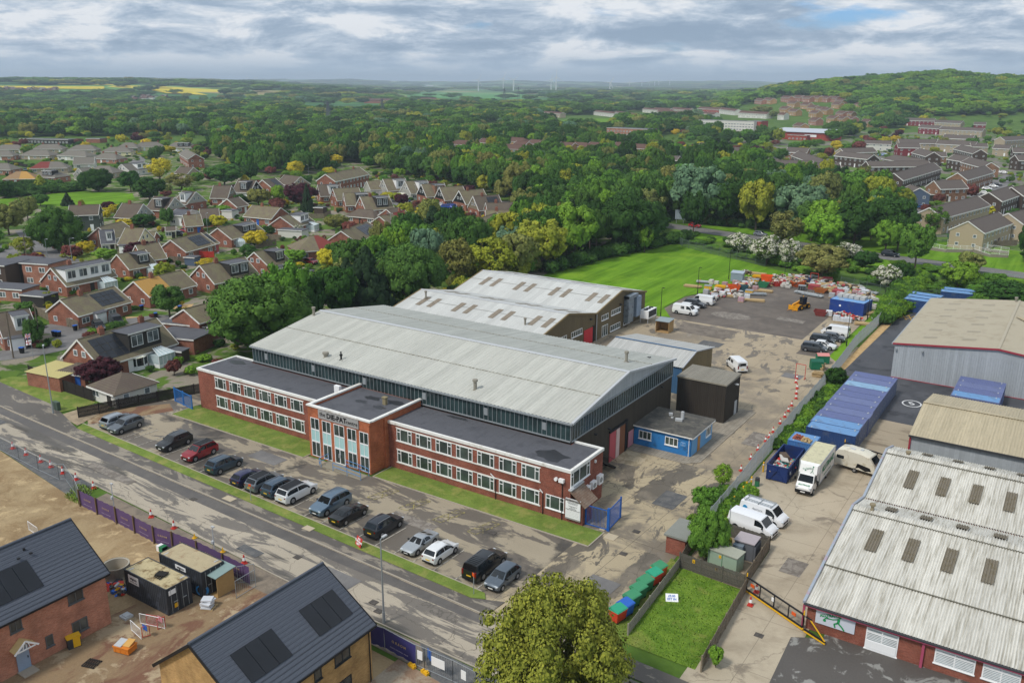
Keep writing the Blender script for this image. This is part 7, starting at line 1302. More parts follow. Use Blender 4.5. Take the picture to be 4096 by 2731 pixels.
# electricity enclosure
r=root('electricity_cabinet',(-23.9,73.9,0),0,'pale green electricity cabinet inside the fenced gravel enclosure','cabinet');b=MB();b.M=Matrix.Translation((-23.95,73.9,0))@Matrix.Rotation(-.12,4,'Z');b.box(-1.5,-.8,0,1.5,.8,1.75);obj('casing',b,pm('pale_green','#93a893',.6,.06),r,True);b.v=[];b.f=[];b.mi=[];b.box(-1.6,-.9,1.75,1.6,.9,1.86);obj('roof',b,pm('pale_green_roof','#a0a293',.7,.1,2),r,True);b.v=[];b.f=[];b.mi=[];b.box(-.02,-.83,.1,.02,-.8,1.7);b.box(-1.4,-.82,.1,-1.36,-.8,1.7);obj('door_seam',b,m_grn,r,True);b.v=[];b.f=[];b.mi=[];b.box(-.35,-.84,1.2,-.1,-.8,1.5);obj('warning_label',b,m_yel2,r,True)
r=root('transformer',(-22.9,76.8,0),0,'grey finned transformer beside the pale green cabinet','transformer');b=MB();b.box(-23.9,76.1,0,-22,77.9,1.9);obj('tank',b,pm('transformer_grey','#5f6166',.6),r,True);b=MB();[b.box(-22,76.15+k*.2,.3,-21.8,76.22+k*.2,1.7)for k in range(9)];obj('cooling_fins',b,pm('transformer_grey','#5f6166'),r,True);b=MB();b.box(-24,76.,1.9,-21.9,78,2.);obj('cover',b,pm('mauve_grey','#a69da0',.7),r,True);b=MB();b.box(-23.9,75.5,0,-22.9,76.08,1.7);obj('switch_box',b,pm('switch_grey','#6d7882',.6),r,True)
b=MB();b.tube((0,0,0),(0,0,5.2),.05,.03,n=6);o=obj('thin_pole',b,m_alu,label='thin grey pole rising from the electricity enclosure',cat='pole');g=G('I',357,690);o.location=(g[0],g[1],0)
r=root('brick_kiosk',(-29,75,0),0,'small brick kiosk with a flat grey roof beside the round bush','kiosk');b=MB();b.box(-29.9,73.2,0,-27.9,76.8,1.9);obj('wall',b,m_brk,r,True);b=MB();b.box(-30.1,73.0,1.9,-27.7,77.,2.1);obj('flat_roof',b,pm('kiosk_roof','#84867f',.8,.12),r,True)
r=root('street_cabinet',(0,0,0),0,'green telecom cabinet at the foot of the left street lamp','cabinet');g=G('D',385,1075);b=MB();b.box(g[0]-.6,g[1]-.25,0,g[0]+.6,g[1]+.25,1.3);obj('casing',b,pm('cabinet_green','#49584c',.6),r,True);b=MB();b.box(g[0]-.02,g[1]-.27,.1,g[0]+.02,g[1]-.25,1.2);obj('door_seam',b,m_black,r,True)
# hoardings and site gear
def hoarding(pts,col,label,h=1.9,txt=True,posts=True):
 r=root('site_hoarding',(pts[0][0],pts[0][1],0),0,label,'hoarding');P=[Vector((*p[:2],0))for p in pts]
 for p,q in zip(P,P[1:]):
  b=MB();n=12;d=(q-p);nn=Vector((-d.y,d.x,0)).normalized();vs=[]
  for k in range(n+1):
   e=p+d*k/n;w=.05*math.sin(k*1.9+p.x);vs+=[(e.x+nn.x*w,e.y+nn.y*w,.08+.03*math.sin(k)),(e.x-nn.x*w,e.y-nn.y*w,h)]
  b.add(vs,[(2*k,2*k+2,2*k+3,2*k+1)for k in range(n)]);b.add(vs,[(2*k+1,2*k+3,2*k+2,2*k)for k in range(n)]);pn=obj('banner',b,col,r,True,smooth=60)
  if posts:b=MB();b.bar((p.x,p.y-.1,0),(p.x,p.y-.1,h+.15),.14);obj('post',b,pm('post_brown','#6e5a44',.9),r,True)
  else:b=MB();b.bar((p.x,p.y,0),(p.x,p.y,h+.08),.05);b.bar((p.x,p.y,h),(q.x,q.y,h),.05);obj('fence_frame',b,m_alu,r,True)
  if txt and d.length>2.4:
   c=(p+q)/2;a=math.atan2(d.y,d.x);R3=Matrix.Rotation(a,3,'Z')@RX;off=-nn*.12;k=1.0 if posts else 1.25
   text('M O R R O',.27*k,tuple(c+off+Vector((0,0,h*.62))),R3,pm('banner_gold','#b99f6e' if posts else '#a3b36a',.7),r,mirror=True,ext=.001,bold=.004);text('Better tomorrow makers',.16*k,tuple(c+off+Vector((0,0,h*.32))),R3,pm('banner_text','#b7a9bd',.7),r,mirror=True,ext=.001)
hp=[gp('G',x,y)for x,y in((545,378),(660,434),(790,497),(912,560),(1043,630),(1168,668))]+[(-67.5,46.3),(-63.5,46.2),(-59.6,46)]
hoarding(hp,pm('banner_purple','#5d4870',.7,.1,.8),'long purple hoarding with reversed lettering along the road behind the containers')
hoarding([gp('H',255,1285),gp('H',402,1335),gp('H',612,1450)],pm('banner_violet','#3d3a74',.7,.1,.8),'violet hoarding with reversed lettering right of the buff brick house',1.95,True,False)
def temp_panel(p,q,label,m=m_alu,h=2.,name='fence_panel',step=.22,cat='fence panel'):
 r=root(name,(p[0],p[1],0),0,label,cat);p,q=Vector((*p[:2],0)),Vector((*q[:2],0));b=MB();d=q-p;l=d.length
 for z in(.1,h):b.tube((p.x,p.y,z),(q.x,q.y,z),.025,n=6)
 for e in(p,q):b.tube((e.x,e.y,0),(e.x,e.y,h),.03,n=6)
 obj('frame',b,m,r,True);b=MB()
 for k in range(1,int(l/step)):e=p+d*(k*step/l);b.bar((e.x,e.y,.1),(e.x,e.y,h),.012)
 obj('mesh',b,m,r,True);return r
pp=[gp('D',x,y)for x,y in((0,1345),(130,1410),(260,1480),(400,1545))]+[gp('G',440,200),gp('G',510,300),gp('G',540,370)]
for i,(p,q)in enumerate(zip(pp,pp[1:])):temp_panel(p,q,'grey mesh panel of the temporary fence at left, '+od[i]+' from the left edge')
pp=[gp('D',x,y)for x,y in((0,1400),(150,1475))]+[gp('G',0,40),gp('G',250,160),gp('G',400,250),gp('G',520,320)]
pp=[gp('H',x,y)for x,y in((615,1452),(670,1475),(860,1560),(1010,1640))]
for i,(p,q)in enumerate(zip(pp,pp[1:])):
 t_=temp_panel(p,q,'mesh panel with white notices right of the violet hoarding, '+od[i]);c=(Vector((*p,0))+Vector((*q,0)))/2;b=MB();b.cbox((c.x,c.y-.05,1.2),(.5 if i!=1 else 1.3,.03,.8),rz=math.atan2(q[1]-p[1],q[0]-p[0]));obj('notice',b,m_upvc,t_,True)
 if i==1:b=MB();b.cbox((c.x-1.3,c.y+.5,1.1),(.6,.03,.9),rz=-.4);obj('notice',b,m_bb,t_,True)
for i,(a,b2,c)in enumerate((((1590,1000),(1720,920),m_alu),((1600,900),(1715,880),m_alu))):temp_panel(gp('G',*a),gp('G',*b2),'bare mesh panel beside the timber shed, '+('nearer' if i==0 else 'farther'),c,1.8)
for i,(a,b2,c,lb)in enumerate((((945,1170),(1108,1205),m_upvc,'white crowd barrier behind the red framed sign'),((885,1215),(950,1275),m_upvc,'white crowd barrier left of the blue sign'),((990,1175),(1062,1190),m_red2,'red crowd barrier behind the white ones'),((960,1265),(1010,1250),m_red2,'red barrier carrying a blue sign'),((1062,1210),(1112,1190),m_red2,'red barrier with a pink notice'),((195,540),(258,585),m_upvc,'white crowd barrier alone on the dirt'))):
 t_=temp_panel(gp('G',*a),gp('G',*b2),lb,c,1.05,'crowd_barrier',.13,'barrier')
 if 'sign' in lb and 'blue sign' in lb and c is m_red2 or 'pink' in lb:c_=(Vector((*gp('G',*a),0))+Vector((*gp('G',*b2),0)))/2;b=MB();b.cbox((c_.x,c_.y-.05,.95),(.6,.03,.5));obj('notice',b,m_bb if 'blue' in lb else pm('notice_pink2','#c98a94'),t_,True)
r=root('timber_shed',(-61,43.7,0),0,'open fronted timber shed with grey green roof beside the site container','shed');b=MB();[b.box(-60.3,42.9+0*k,.05+k*.16,-60.25,44.8,.19+k*.16)for k in range(13)];[b.box(-62,44.75,.05+k*.16,-60.3,44.8,.19+k*.16)for k in range(13)];b.box(-62,42.9,0,-61.95,44.8,2.1);b.box(-62,42.9,0,-60.3,44.8,.08);obj('timber_walls',b,m_woodn,r,True);b=MB();b.slab([(-62.15,42.7,2.15),(-60.1,42.7,2.15),(-60.1,45,2.35),(-62.15,45,2.35)],.07);obj('roof',b,pm('shed_green','#7f9390',.8),r,True)
b=MB();b.tube((0,0,0),(0,0,1.2),1.25,n=28,caps=False);b.tube((0,0,1.2),(0,0,0),1.1,n=28,caps=False)
b.add([(math.cos(a)*r_,math.sin(a)*r_,1.2)for a in np.linspace(0,2*math.pi,29)[:-1]for r_ in(1.1,1.25)],[(2*k,2*k+1,(2*k+3)%56,(2*k+2)%56)for k in range(28)]);b.tube((0,0,.3),(0,0,1.25),1.25,n=28,caps=False)
g=G('G',800,850);o=obj('concrete_ring',b,pm('concrete_ring','#a8a396',.9,.1,2),label='open concrete manhole ring behind the black container',cat='concrete ring',smooth=40);o.location=(g[0]-.3,g[1],0)
g=G('G',845,1350);r=root('site_generator',(g[0],g[1],0),.25,'orange tray with a battered cover standing on the mud','site container');INV[r.name]=Matrix();b=MB();b.box(-.75,-.5,.1,.75,.5,.6);b.box(-.8,-.55,.55,.8,.55,.65);[b.box(x,-.52,.1,x+.06,.52,.6)for x in(-.6,-.1,.4)];obj('tray',b,m_bo if 0 else pm('site_orange','#d17a26',.7,.12,3),r);b=MB();b.slab([(-.7,-.5,.7),(.0,-.5,.72),(0,.4,.85),(-.7,.4,.85)],.08,0);b.slab([(0,-.3,.7),(.7,-.3,.72),(.7,.5,.95),(0,.5,.9)],.06,1);obj('cover',b,[m_lgrey,pm('tan_cover','#c79a55',.8)],r)
g=G('G',500,1320);b=MB();b.box(-.5,-.3,0,.5,.3,1.0);b.k=1;b.box(-.1,-.33,.1,.45,-.3,1.05);b.box(-.55,-.35,.95,.55,.35,1.05,1);o=obj('tool_hopper',b,[m_dgrey,m_yel2],label='yellow and black hopper leaning by the pink brick house',cat='hopper');o.location=(g[0],g[1],0);o.rotation_euler=(0,0,1.3)
g=G('G',1405,1060);r=root('wrapped_pallet',(g[0],g[1],0),.4,'pallet of plastic wrapped sacks by the blue pipe coil','pallet load');INV[r.name]=Matrix();b=MB();pallet_mb(b);obj('pallet',b,m_pal,r);b=MB();[b.cbox((random.uniform(-.2,.2),random.uniform(-.2,.2),.2+k*.13),(.95,.8,.12),rz=random.uniform(-.2,.2))for k in range(6)];obj('sacks',b,m_wrap,r)
b=MB();n=20
for k in range(n):a,c=2*math.pi*k/n,2*math.pi*(k+1)/n;[b.tube((math.cos(a)*q,.1*j,.62+math.sin(a)*q),(math.cos(c)*q,.1*j,.62+math.sin(c)*q),.05,n=6)for q,j in((.5,0),(.57,1),(.5,2))]
g=G('G',1362,985);o=obj('pipe_coil',b,pm('pipe_blue','#3c8fd0',.5),label='bright blue coil of pipe leaning by the timber shed',cat='pipe coil');o.location=(g[0],g[1],0);o.rotation_euler=(0,0,.5)
g=G('G',780,935);b=MB();heap(b,2.6,1.4,.6,40,5,0,5,(.3,.9));o=obj('site_clutter',b,[m_red2,m_lgrey,m_dgrey,m_yel2,m_bb],label='jumble of red hoses, sacks and sheets behind the black container',cat='clutter');o.location=(g[0],g[1],0)
g=G('G',850,1125);b=MB();b.cbox((0,0,.12),(.9,.8,.2));b.cbox((.05,0,.26),(.6,.5,.1));o=obj('paving_stack',b,m_lgrey,label='low stack of grey slabs on the mud',cat='slab stack');o.location=(g[0],g[1],0)
g=G('G',618,1440);b=MB();pallet_mb(b,0,0,0,1.2,1,.3);o=obj('loose_pallet',b,m_woodd,label='dark pallet lying flat by the pink brick house',cat='pallet');o.location=(g[0],g[1],0)
for i,(x,y)in enumerate(((585,1460),(672,1505))):g=G('H',x,y);b=MB();b.cbox((0,0,.15),(.75,.3,.22),rz=-.2);b.cbox((-.2,0,.3),(.15,.25,.12));b.cbox((.2,0,.3),(.15,.25,.12));o=obj('yellow_block',b,m_yel2,label='yellow plastic fence block on the rubble, '+('left' if i==0 else 'right'),cat='fence block',group='yellow fence blocks');o.location=(g[0],g[1],0)
g=G('G',1090,680);b=MB();b.box(-.5,-.3,0,.5,.3,.6);b.k=1;b.box(-.05,-.32,.05,.5,.32,.62);o=obj('generator',b,[m_upvc,m_grn],label='small white and green generator behind the farther container',cat='generator');o.location=(g[0],g[1],0)
for i,(x,y)in enumerate(((770,410),(1445,715))):g=G('G',x,y);b=MB();b.tube((0,0,0),(0,0,3.2),.05,n=8);b.cbox((.1,0,3.25),(.35,.2,.12));b.cbox((0,-.1,1.6),(.25,.2,.3));o=obj('camera_pole',b,m_lgrey,label='short grey lamp pole behind the purple hoarding, '+('left' if i==0 else 'right'),cat='lamp pole',group='short poles by the hoarding');o.location=(g[0],g[1],0)
# flags
def cl(n):return pm('flag_'+n,{'w':'#dcdde2','r':'#b5202e','b':'#22306e'}[n],.8)
g=G('d',395,1567);r=root('flag_pole',(g[0],g[1],0),.1,'slim pole with a union flag above a red cross flag in a front garden','flagpole');INV[r.name]=Matrix();b=MB();b.tube((0,0,0),(0,0,4.2),.035,n=6);obj('pole',b,m_alu,r)
for nm,z in(('union_flag',3.5),('cross_flag',2.4)):
 b=MB();w,h=-1.5,.9;nx,nz=24,14
 for i in range(nx):
  for j in range(nz):
   def p(a,c):u=a/nx;return(w*u,.12*math.sin(u*6+c*.1),z+h*(c/nz)-.35*u)
   u,v=(i+.5)/nx*2-1,(j+.5)/nz*2-1;d=min(abs(u-v),abs(u+v))
   if nm=='cross_flag':c=1 if abs(u)<.12 or abs(v)<.2 else 0
   else:c=1 if abs(u)<.1 or abs(v)<.16 else 0 if abs(u)<.2 or abs(v)<.32 else 1 if d<.08 else 0 if d<.2 else 2
   b.add([p(i,j),p(i+1,j),p(i+1,j+1),p(i,j+1)],[(0,1,2,3)],c)
 obj(nm,b,[cl('w'),cl('r'),cl('b')],r)
 # white ramp railings and the play enclosure beyond the main road
r=root('ramp_railing',(*gp('h',750,580),0),0,'white railed footway ramp in front of the pale terrace','railing');b=MB();m2=MB();cc=MB()
def railrun(pts,h0,h1):
 for p,q in zip(pts,pts[1:]):
  p,q=Vector((*gp('h',*p),h0)),Vector((*gp('h',*q),h1));n=max(2,int((q-p).length/1.8))
  for k in range(n+1):e=p+(q-p)*(k/n);b.bar(tuple(e),tuple(e+Vector((0,0,1.25))),.07)
  for z in(.15,1.2):b.bar(tuple(p+Vector((0,0,z))),tuple(q+Vector((0,0,z))),.06)
  for k in range(int((q-p).length/.25)):e=p+(q-p).normalized()*(k*.25);m2.bar(tuple(e+Vector((0,0,.15))),tuple(e+Vector((0,0,1.2))),.025)
  cc.bar((p.x,p.y,h0/2),(q.x,q.y,h1/2),.25,max(.3,h0))
railrun([(582,575),(740,598),(950,598),(1080,635),(1220,640)],.9,.6);railrun([(748,555),(950,560),(1100,600),(1222,612)],.9,.6)
obj('rail',b,m_upvc,r,True);obj('baluster',m2,m_upvc,r,True);obj('ramp_wall',cc,pm('ramp_stone','#8d857a',.9),r,True)
pp=[gp('h',x,y)for x,y in((545,505),(625,480),(760,480),(755,520),(640,535),(545,520))];mesh_fence(pp,'low green mesh fence round a small enclosure before the terrace',1.,2.5,'play_fence',pm('play_green','#3c6a58',.7))
pp=[gp('h',x,y)for x,y in((290,520),(460,545),(740,590))]
r=root('rail_fence',(*pp[0],0),0,'low timber post and rail fence along the far verge','fence');b=MB();
for p,q in zip(pp,pp[1:]):[b.bar((*p,z),(*q,z),.1)for z in(.45,.9)]
obj('rail',b,m_wood,r,True)
for k in range(14):t_=k/13;x=float(np.interp(t_,[0,.4,1],[pp[0][0],pp[1][0],pp[2][0]]));y=float(np.interp(t_,[0,.4,1],[pp[0][1],pp[1][1],pp[2][1]]));b=MB();b.bar((x,y,0),(x,y,1.05),.13);obj('post',b,m_wood,r,True)
pp=[gp('h',x,y)for x,y in((980,765),(1100,775),(1344,800))];r=root('crash_barrier',(*pp[0],0),0,'grey crash barrier along the near side of the main road at right','crash barrier');b=MB();[b.bar((*p,.6),(*q,.6),.06,.3)for p,q in zip(pp,pp[1:])];obj('beam',b,m_alu,r,True);b=MB();[b.bar((pp[0][0]+(pp[2][0]-pp[0][0])*k/10,pp[0][1]+(pp[2][1]-pp[0][1])*k/10,0),(pp[0][0]+(pp[2][0]-pp[0][0])*k/10,pp[0][1]+(pp[2][1]-pp[0][1])*k/10,.7),.1)for k in range(11)];obj('post',b,m_alu,r,True)
# sales board and sacks on the plot
g=G('H',2330,1010);b=MB();b.cbox((0,0,.35),(1.5,.04,1.0),rx=-.9,rz=.5);pass;o=obj('fallen_sign',b,m_upvc,label='white sign with blue lettering lying against the picket fence',cat='sign');o.location=(g[0],g[1],0);o.scale=(.75,.75,.75);t_=text('£5.00\nEST IN',.38,(0,-.03,.38),Matrix.Rotation(.5,3,'Z')@Matrix.Rotation(-.9,3,'X')@RX,m_bb,None,bold=.01);t_.parent=o
# lone cabinet pole, wind turbines, pylons
def turbine(px,ybase_r,h,rot,label,s=1.):
 g=None;d=ray(*pix('B',px,240));hd=Vector((d[0],d[1],0)).normalized();x,y=hd.x*ybase_r,hd.y*ybase_r;h*=.68;r=root('wind_turbine',(x,y,tz(x,y)),math.atan2(-hd.y,-hd.x)+.3,label,'wind turbine','wind turbines on the horizon');INV[r.name]=Matrix();b=MB();b.tube((0,0,0),(0,0,h),2.6*s,1.5*s,n=10);obj('tower',b,m_turb,r)
 b=MB();b.cbox((-2,0,h+1),(8,3,3));obj('nacelle',b,m_turb,r)
 for k in range(3):a=rot+k*2.094;b=MB();L_=h*.6;u=Vector((0,math.sin(a),math.cos(a)));v=Vector((0,math.cos(a),-math.sin(a)));c=Vector((5,0,h+1));b.add([c-v*1.6*s,c+v*1.6*s,c+u*L_+v*.5*s,c+u*L_-v*.5*s]+[p+Vector((1.2,0,0))for p in(c-v*1.6*s,c+v*1.6*s,c+u*L_+v*.5*s,c+u*L_-v*.5*s)],[(0,1,2,3),(7,6,5,4),(0,4,5,1),(1,5,6,2),(2,6,7,3),(3,7,4,0)]);obj('blade',b,m_turb,r)
m_turb=pm('turbine_white','#e6e8ea',.5,.02)
for i,(px,R_,h,rot)in enumerate(((1030,4600,78,.5),(1197,4700,88,.4),(1266,4300,80,.9),(1519,4600,80,.3),(1553,4200,98,.0),(1915,3600,62,.6))):turbine(px,R_,h,rot,'white wind turbine on the horizon, '+od[i]+' from the left of the six big ones',1.)
for i,px in enumerate((2045,2128,2181,2215,2243,2315,-520,-455,-1370+900)):turbine(px,8200,70,i,'tiny distant wind turbine, '+od[i]+' of the small group',.9)
def pylon(t,x,y,h,label):
 g=G(t,x,y);r=root('pylon',tuple(g),.3,label,'pylon','electricity pylons above the woods');INV[r.name]=Matrix();b=MB();w=h*.11;L=[(sx*w,sy*w)for sx in(-1,1)for sy in(-1,1)]
 for sx,sy in L:b.bar((sx,sy,0),(sx*.15,sy*.15,h),.35)
 for k in range(7):z=h*k/7;q=1-.85*k/7;z2=h*(k+1)/7;q2=1-.85*(k+1)/7;b.bar((-w*q,-w*q,z),(w*q2,-w*q2,z2),.2);b.bar((w*q,-w*q,z),(-w*q2,-w*q2,z2),.2);b.bar((w*q,-w*q,z),(w*q2,w*q2,z2),.2);b.bar((-w*q,-w*q,z),(w*q,-w*q,z),.2)
 obj('lattice',b,pm('pylon_grey','#5f666b',.7),r);b=MB();[b.bar((-h*.16,0,h*z),(h*.16,0,h*z),.3)for z in(.68,.8,.92)];obj('cross_arm',b,pm('pylon_grey','#5f666b'),r)
pylon('A',2210,530,26,'lattice pylon rising among trees left of centre');pylon('B',28,535,26,'lattice pylon next to the first one');pylon('B',388,470,24,'lattice pylon farther right above the woods');pylon('B',1205,390,34,'lattice pylon in the fields near the centre');pylon('B',1300,345,34,'thin lattice pylon beyond the centre one')
# ================================================================ HOUSES
R_={'b':tiles('roof_brown','#6b6052','#7f7463','#8b8a62',.34,.45),'d':tiles('roof_dark_brown','#594e47','#6d6259','#7a745c',.34,.3),'g':tiles('roof_grey_brown','#6e6963','#837d75','#7f7f68',.34,.3),'y':tiles('roof_sand','#c49a58','#b38a4c',None,.34),'r':tiles('roof_red','#8a4440','#78403a',None,.34),'k':m_felt,'p':pm('roof_pale','#b9bfc6',.6,.08,1),'t':tiles('roof_tan','#a38766','#8f7658',None,.34),'u':tiles('roof_umber','#6d544a','#5f4a42',None,.34),'n':tiles('roof_slate_brown','#5d5551','#6b625d','#6f6a5c',.34,.25)}
Wm={'b':brick('brick_house','#955a45','#7e4b3b','#9a8274',1.2),'w':pm('render_white','#d2d0c8',.8,.06,1),'c':pm('render_cream','#d9d0ab',.8,.06,1),'g':pm('render_beige','#a89a84',.9,.08,1),'k':pm('clad_black','#34322f',.8,.1,2),'n':brick('brick_brown','#8f6a50','#7d5a45','#9a8470',1.2),'t':pm('pebbledash','#ae9f86',.95,.1,2),'e':pm('clad_green','#4b524c',.8,.06,1),'r':brick('brick_crimson','#a33c30','#913428','#a06a5c',1.2),'o':brick('brick_amber','#b08a5c','#9e7a50','#b0906c',1.2),'p':brick('brick_rose','#a5715d','#92614f','#b39080',1.2),'s':pm('clad_slate','#56657a',.8,.06,1),'m':pm('clad_maroon','#7c2f36',.8,.08,1),'d':pm('clad_umber','#4d4038',.8,.1,1)}
HPOS=[];m_sol=glass('solar_blue','#25375c',.2,.6,.2);m_solk=glass('solar_dark','#23262c',.3,.5,.2);m_cons=glass('conservatory_glass','#b5c4c6',.15,.5,.1);m_wfar=glass('house_glass','#6a7276',.15,.5,.5)
def house(t,x1,y1,x2,y2,zr,ze,w,wall,roof,feat,label,group=None,gab=None,half=None):
 a,b=G(t,x1,y1,zr),G(t,x2,y2,zr);zg=tz(*((a+b)/2)[:2]);a,b=Vector((a[0],a[1],0)),Vector((b[0],b[1],0))
 d=(b-a).normalized();c=(a+b)/2;yv=Vector((-d.y,d.x,0))
 if yv.dot(c)<0:d=-d;yv=-yv
 L=(b-a).length;hip='H' in feat;rl=L/2
 if hip:L+=w*.95
 x,y=L/2,w/2;dist=c.length;near=dist<300;HPOS.append((c.x,c.y,max(L,w)/2+1.5))
 r=root('house',(c.x,c.y,zg),math.atan2(d.y,d.x),label,'house',group);INV[r.name]=Matrix()
 mb=MB();wm=Wm[wall]
 if hip:mb.box(-x,-y,0,x,y,ze)
 else:pf=[(-y,0),(y,0),(y,ze),(0,zr-.12),(-y,ze)];mb.add([(-x,q,z)for q,z in pf]+[(x,q,z)for q,z in pf],[(0,1,2,3,4)[::-1],(5,6,7,8,9)]+[(i,(i+1)%5,(i+1)%5+5,i+5)for i in range(5)])
 if zg>.5 or dist>900:mb.box(-x+.01,-y+.01,-3,x-.01,y-.01,.0)
 obj('wall',mb,wm,r);ov=.35;k=(zr-ze)/y;mb=MB();ye,zo=y+ov,ze-ov*k+.08
 if hip:
  A=[(-x-ov,-ye,zo),(x+ov,-ye,zo),(x+ov,ye,zo),(-x-ov,ye,zo)];B0,B1=(-rl,0,zr),(rl,0,zr)
  for f in([A[0],A[1],B1,B0],[A[2],A[3],B0,B1],[A[1],A[2],B1],[A[3],A[0],B0]):mb.slab(f,.1)
 else:
  xr=x+.2
  for s in(-1,1):mb.slab([(-xr,s*ye,zo),(xr,s*ye,zo),(xr,0,zr),(-xr,0,zr)],.12)
 ro=obj('roof',mb,R_[roof],r)
 if half:
  m2=MB();x0,x1_=(0,x+.21)if half[0]=='+' else(-x-.21,0)
  if hip:
   xa,xe=(0,x+ov)if half[0]=='+' else(-x-ov,0);bb=(rl,0,zr+.03)if half[0]=='+' else(-rl,0,zr+.03)
   for s in(-1,1):m2.slab([(xa,s*ye,zo+.03),(xe,s*ye,zo+.03),bb,(0,0,zr+.03)]if half[0]=='+' else[(xa,s*ye,zo+.03),(xe,s*ye,zo+.03),(0,0,zr+.03),bb],.03)
  else:
   for s in(-1,1):m2.slab([(x0,s*ye,zo+.03),(x1_,s*ye,zo+.03),(x1_,0,zr+.03),(x0,0,zr+.03)],.03)
  obj('roof_half',m2,R_[half[1]],ro)
 mb=MB();mb.tube((-rl,0,zr+.02),(rl,0,zr+.02),.1,n=6);obj('ridge_tiles',mb,R_[roof],ro)
 mb=MB();fw=.22 if 'T' not in feat else .42
 for s in(-1,1):mb.bar((-x-.15,s*(ye+.02),zo-.08),(x+.15,s*(ye+.02),zo-.08),.08,fw)
 if not hip:
  for sx in(-1,1):
   for s in(-1,1):mb.bar((sx*(x+.2),s*ye,zo-.08),(sx*(x+.2),0,zr-.06),.07,.26 if near else .34)
 obj('fascia',mb,m_white,r)
 for i,q in enumerate((-.22,.3)if 'C' in feat and L>13 else(-.15,)if 'C' in feat else()):
  m2=MB();m2.box(L*q-.45,-.3,zr-1,L*q+.45,.3,zr+.9);m2.tube((L*q-.2,0,zr+.9),(L*q-.2,0,zr+1.2),.13,n=6);m2.tube((L*q+.2,0,zr+.9),(L*q+.2,0,zr+1.2),.13,n=6);obj('chimney',m2,Wm['b'],ro)
 if gab:
  for sx in(-1,1):
   m2=MB();z0=ze*.98 if gab[0].isupper()else .9;q=lambda z:y*(zr-z)/(zr-ze)if z>ze else y
   pts=[(sx*(x+.03),-q(z0)+.1,z0),(sx*(x+.03),q(z0)-.1,z0)]+([(sx*(x+.03),y-.1,ze)]if z0<ze else[])+[(sx*(x+.03),0,zr-.2)]+([(sx*(x+.03),-y+.1,ze)]if z0<ze else[]);m2.add(pts,[tuple(range(len(pts)))]);m2.add(pts,[tuple(range(len(pts)))[::-1]]);obj('gable_panel',m2,Wm[gab.lower()],r)
 P=math.pi/2;rows=[1.35]if ze<4 else[1.4,3.95];n=max(2,int(L/(3.1 if dist<500 else 3.6)));wh=1.15
 for zi,z in enumerate(rows):
  for i in range(n):
   px=-x+L*(i+.5)/n;ww=1.7 if i%2==0 else 1.1
   if 'T' in feat:ww=1.5 if(i+zi)%2 else 1.0
   if zi==0 and i%3==1:
    m2=MB();m2.box(px-.5,-y-.05,0,px+.5,-y+.02,2.05);obj('door',m2,[m_upvc,Wm['k'],m_upvc,m_bb,m_upvc,m_pink][(i+int(x1))%6]if near else m_upvc,r)
   else:window(r,(px,-y,z),ww,wh,0,(.5,)if ww>1.3 else(),.09,None,None,m_wfar,near,name='window')
 if dist<700:
  for sx in(-1,1):
   for z in rows+([ze+(zr-ze)*.36]if zr-ze>3 else[]):
    for q in((-.25,.25)if z<ze else(-.1,.1)):
     if z>=ze:q*=1.1
     window(r,(sx*(x+.035),q*w*sx,z),.95,1.0,sx*P,(),.09,None,None,m_wfar,near and dist<220,name='window')
 for s in feat:
  f=lambda t_:(-ye+ye*t_,zo+(zr-zo)*t_+.1)
  if s in 'SZ':
   (ya,za),(yb,zb)=f(.15),f(.88);xa=-x*.05 if s=='S' else-x*.85;xb=x*.85 if s=='S' else x*.05;nn=5
   for i in range(nn):
    for j in range(3):
     u0,u1,v0,v1=i/nn,(i+1)/nn,j/3,(j+1)/3;g_=.04;lx=lambda u:xa+(xb-xa)*u;m2=MB();Y=lambda v:ya+(yb-ya)*v;Z=lambda v:za+(zb-za)*v
     m2.slab([(lx(u0)+g_,Y(v0)+g_,Z(v0)+g_*.6),(lx(u1)-g_,Y(v0)+g_,Z(v0)+g_*.6),(lx(u1)-g_,Y(v1)-g_,Z(v1)-g_*.6),(lx(u0)+g_,Y(v1)-g_,Z(v1)-g_*.6)],.04);obj('solar_panel',m2,m_sol if dist<150 else m_solk,ro)
  if s in 'DKXN':
   wd_m={'D':m_upvc,'K':Wm['k'],'X':m_upvc,'N':Wm['n']}[s];wl=.42*L if s!='X' else .9*L;xc=.12*L if s!='X' else 0;zt_=zr-.15;zb_=ze+.55;ya=-y*(1-(zb_-ze)/(zr-ze))-.15;m2=MB();m2.box(xc-wl/2,ya,zb_-.3,xc+wl/2,0,zt_);dm=obj('dormer',m2,wd_m,ro)
   m2=MB();m2.box(xc-wl/2-.2,ya-.25,zt_,xc+wl/2+.2,.3,zt_+.1);m2.k=1;m2.box(xc-wl/2-.21,ya-.27,zt_-.14,xc+wl/2+.21,ya-.25,zt_+.11);obj('dormer_roof',m2,[m_felt,m_white],dm)
   nn=1 if wl<4 else 2 if wl<8 else 4
   for i in range(nn):
    m2=MB();cx_=xc-wl/2+wl*(i+.5)/nn;ww=min(wl/nn*.72,2.2);m2.M=Matrix.Translation((cx_,ya,(zb_+zt_)/2+.1));hh=(zt_-zb_)*.32;m2.ring(-ww/2,-hh,ww/2,hh,-.05,.02,.08);m2.box(-.04,-.05,-hh,.04,.02,hh);m2.k=1;m2.box(-ww/2+.02,-.02,-hh+.02,ww/2-.02,.015,hh-.02);obj('window',m2,[m_upvc,m_wfar],dm)
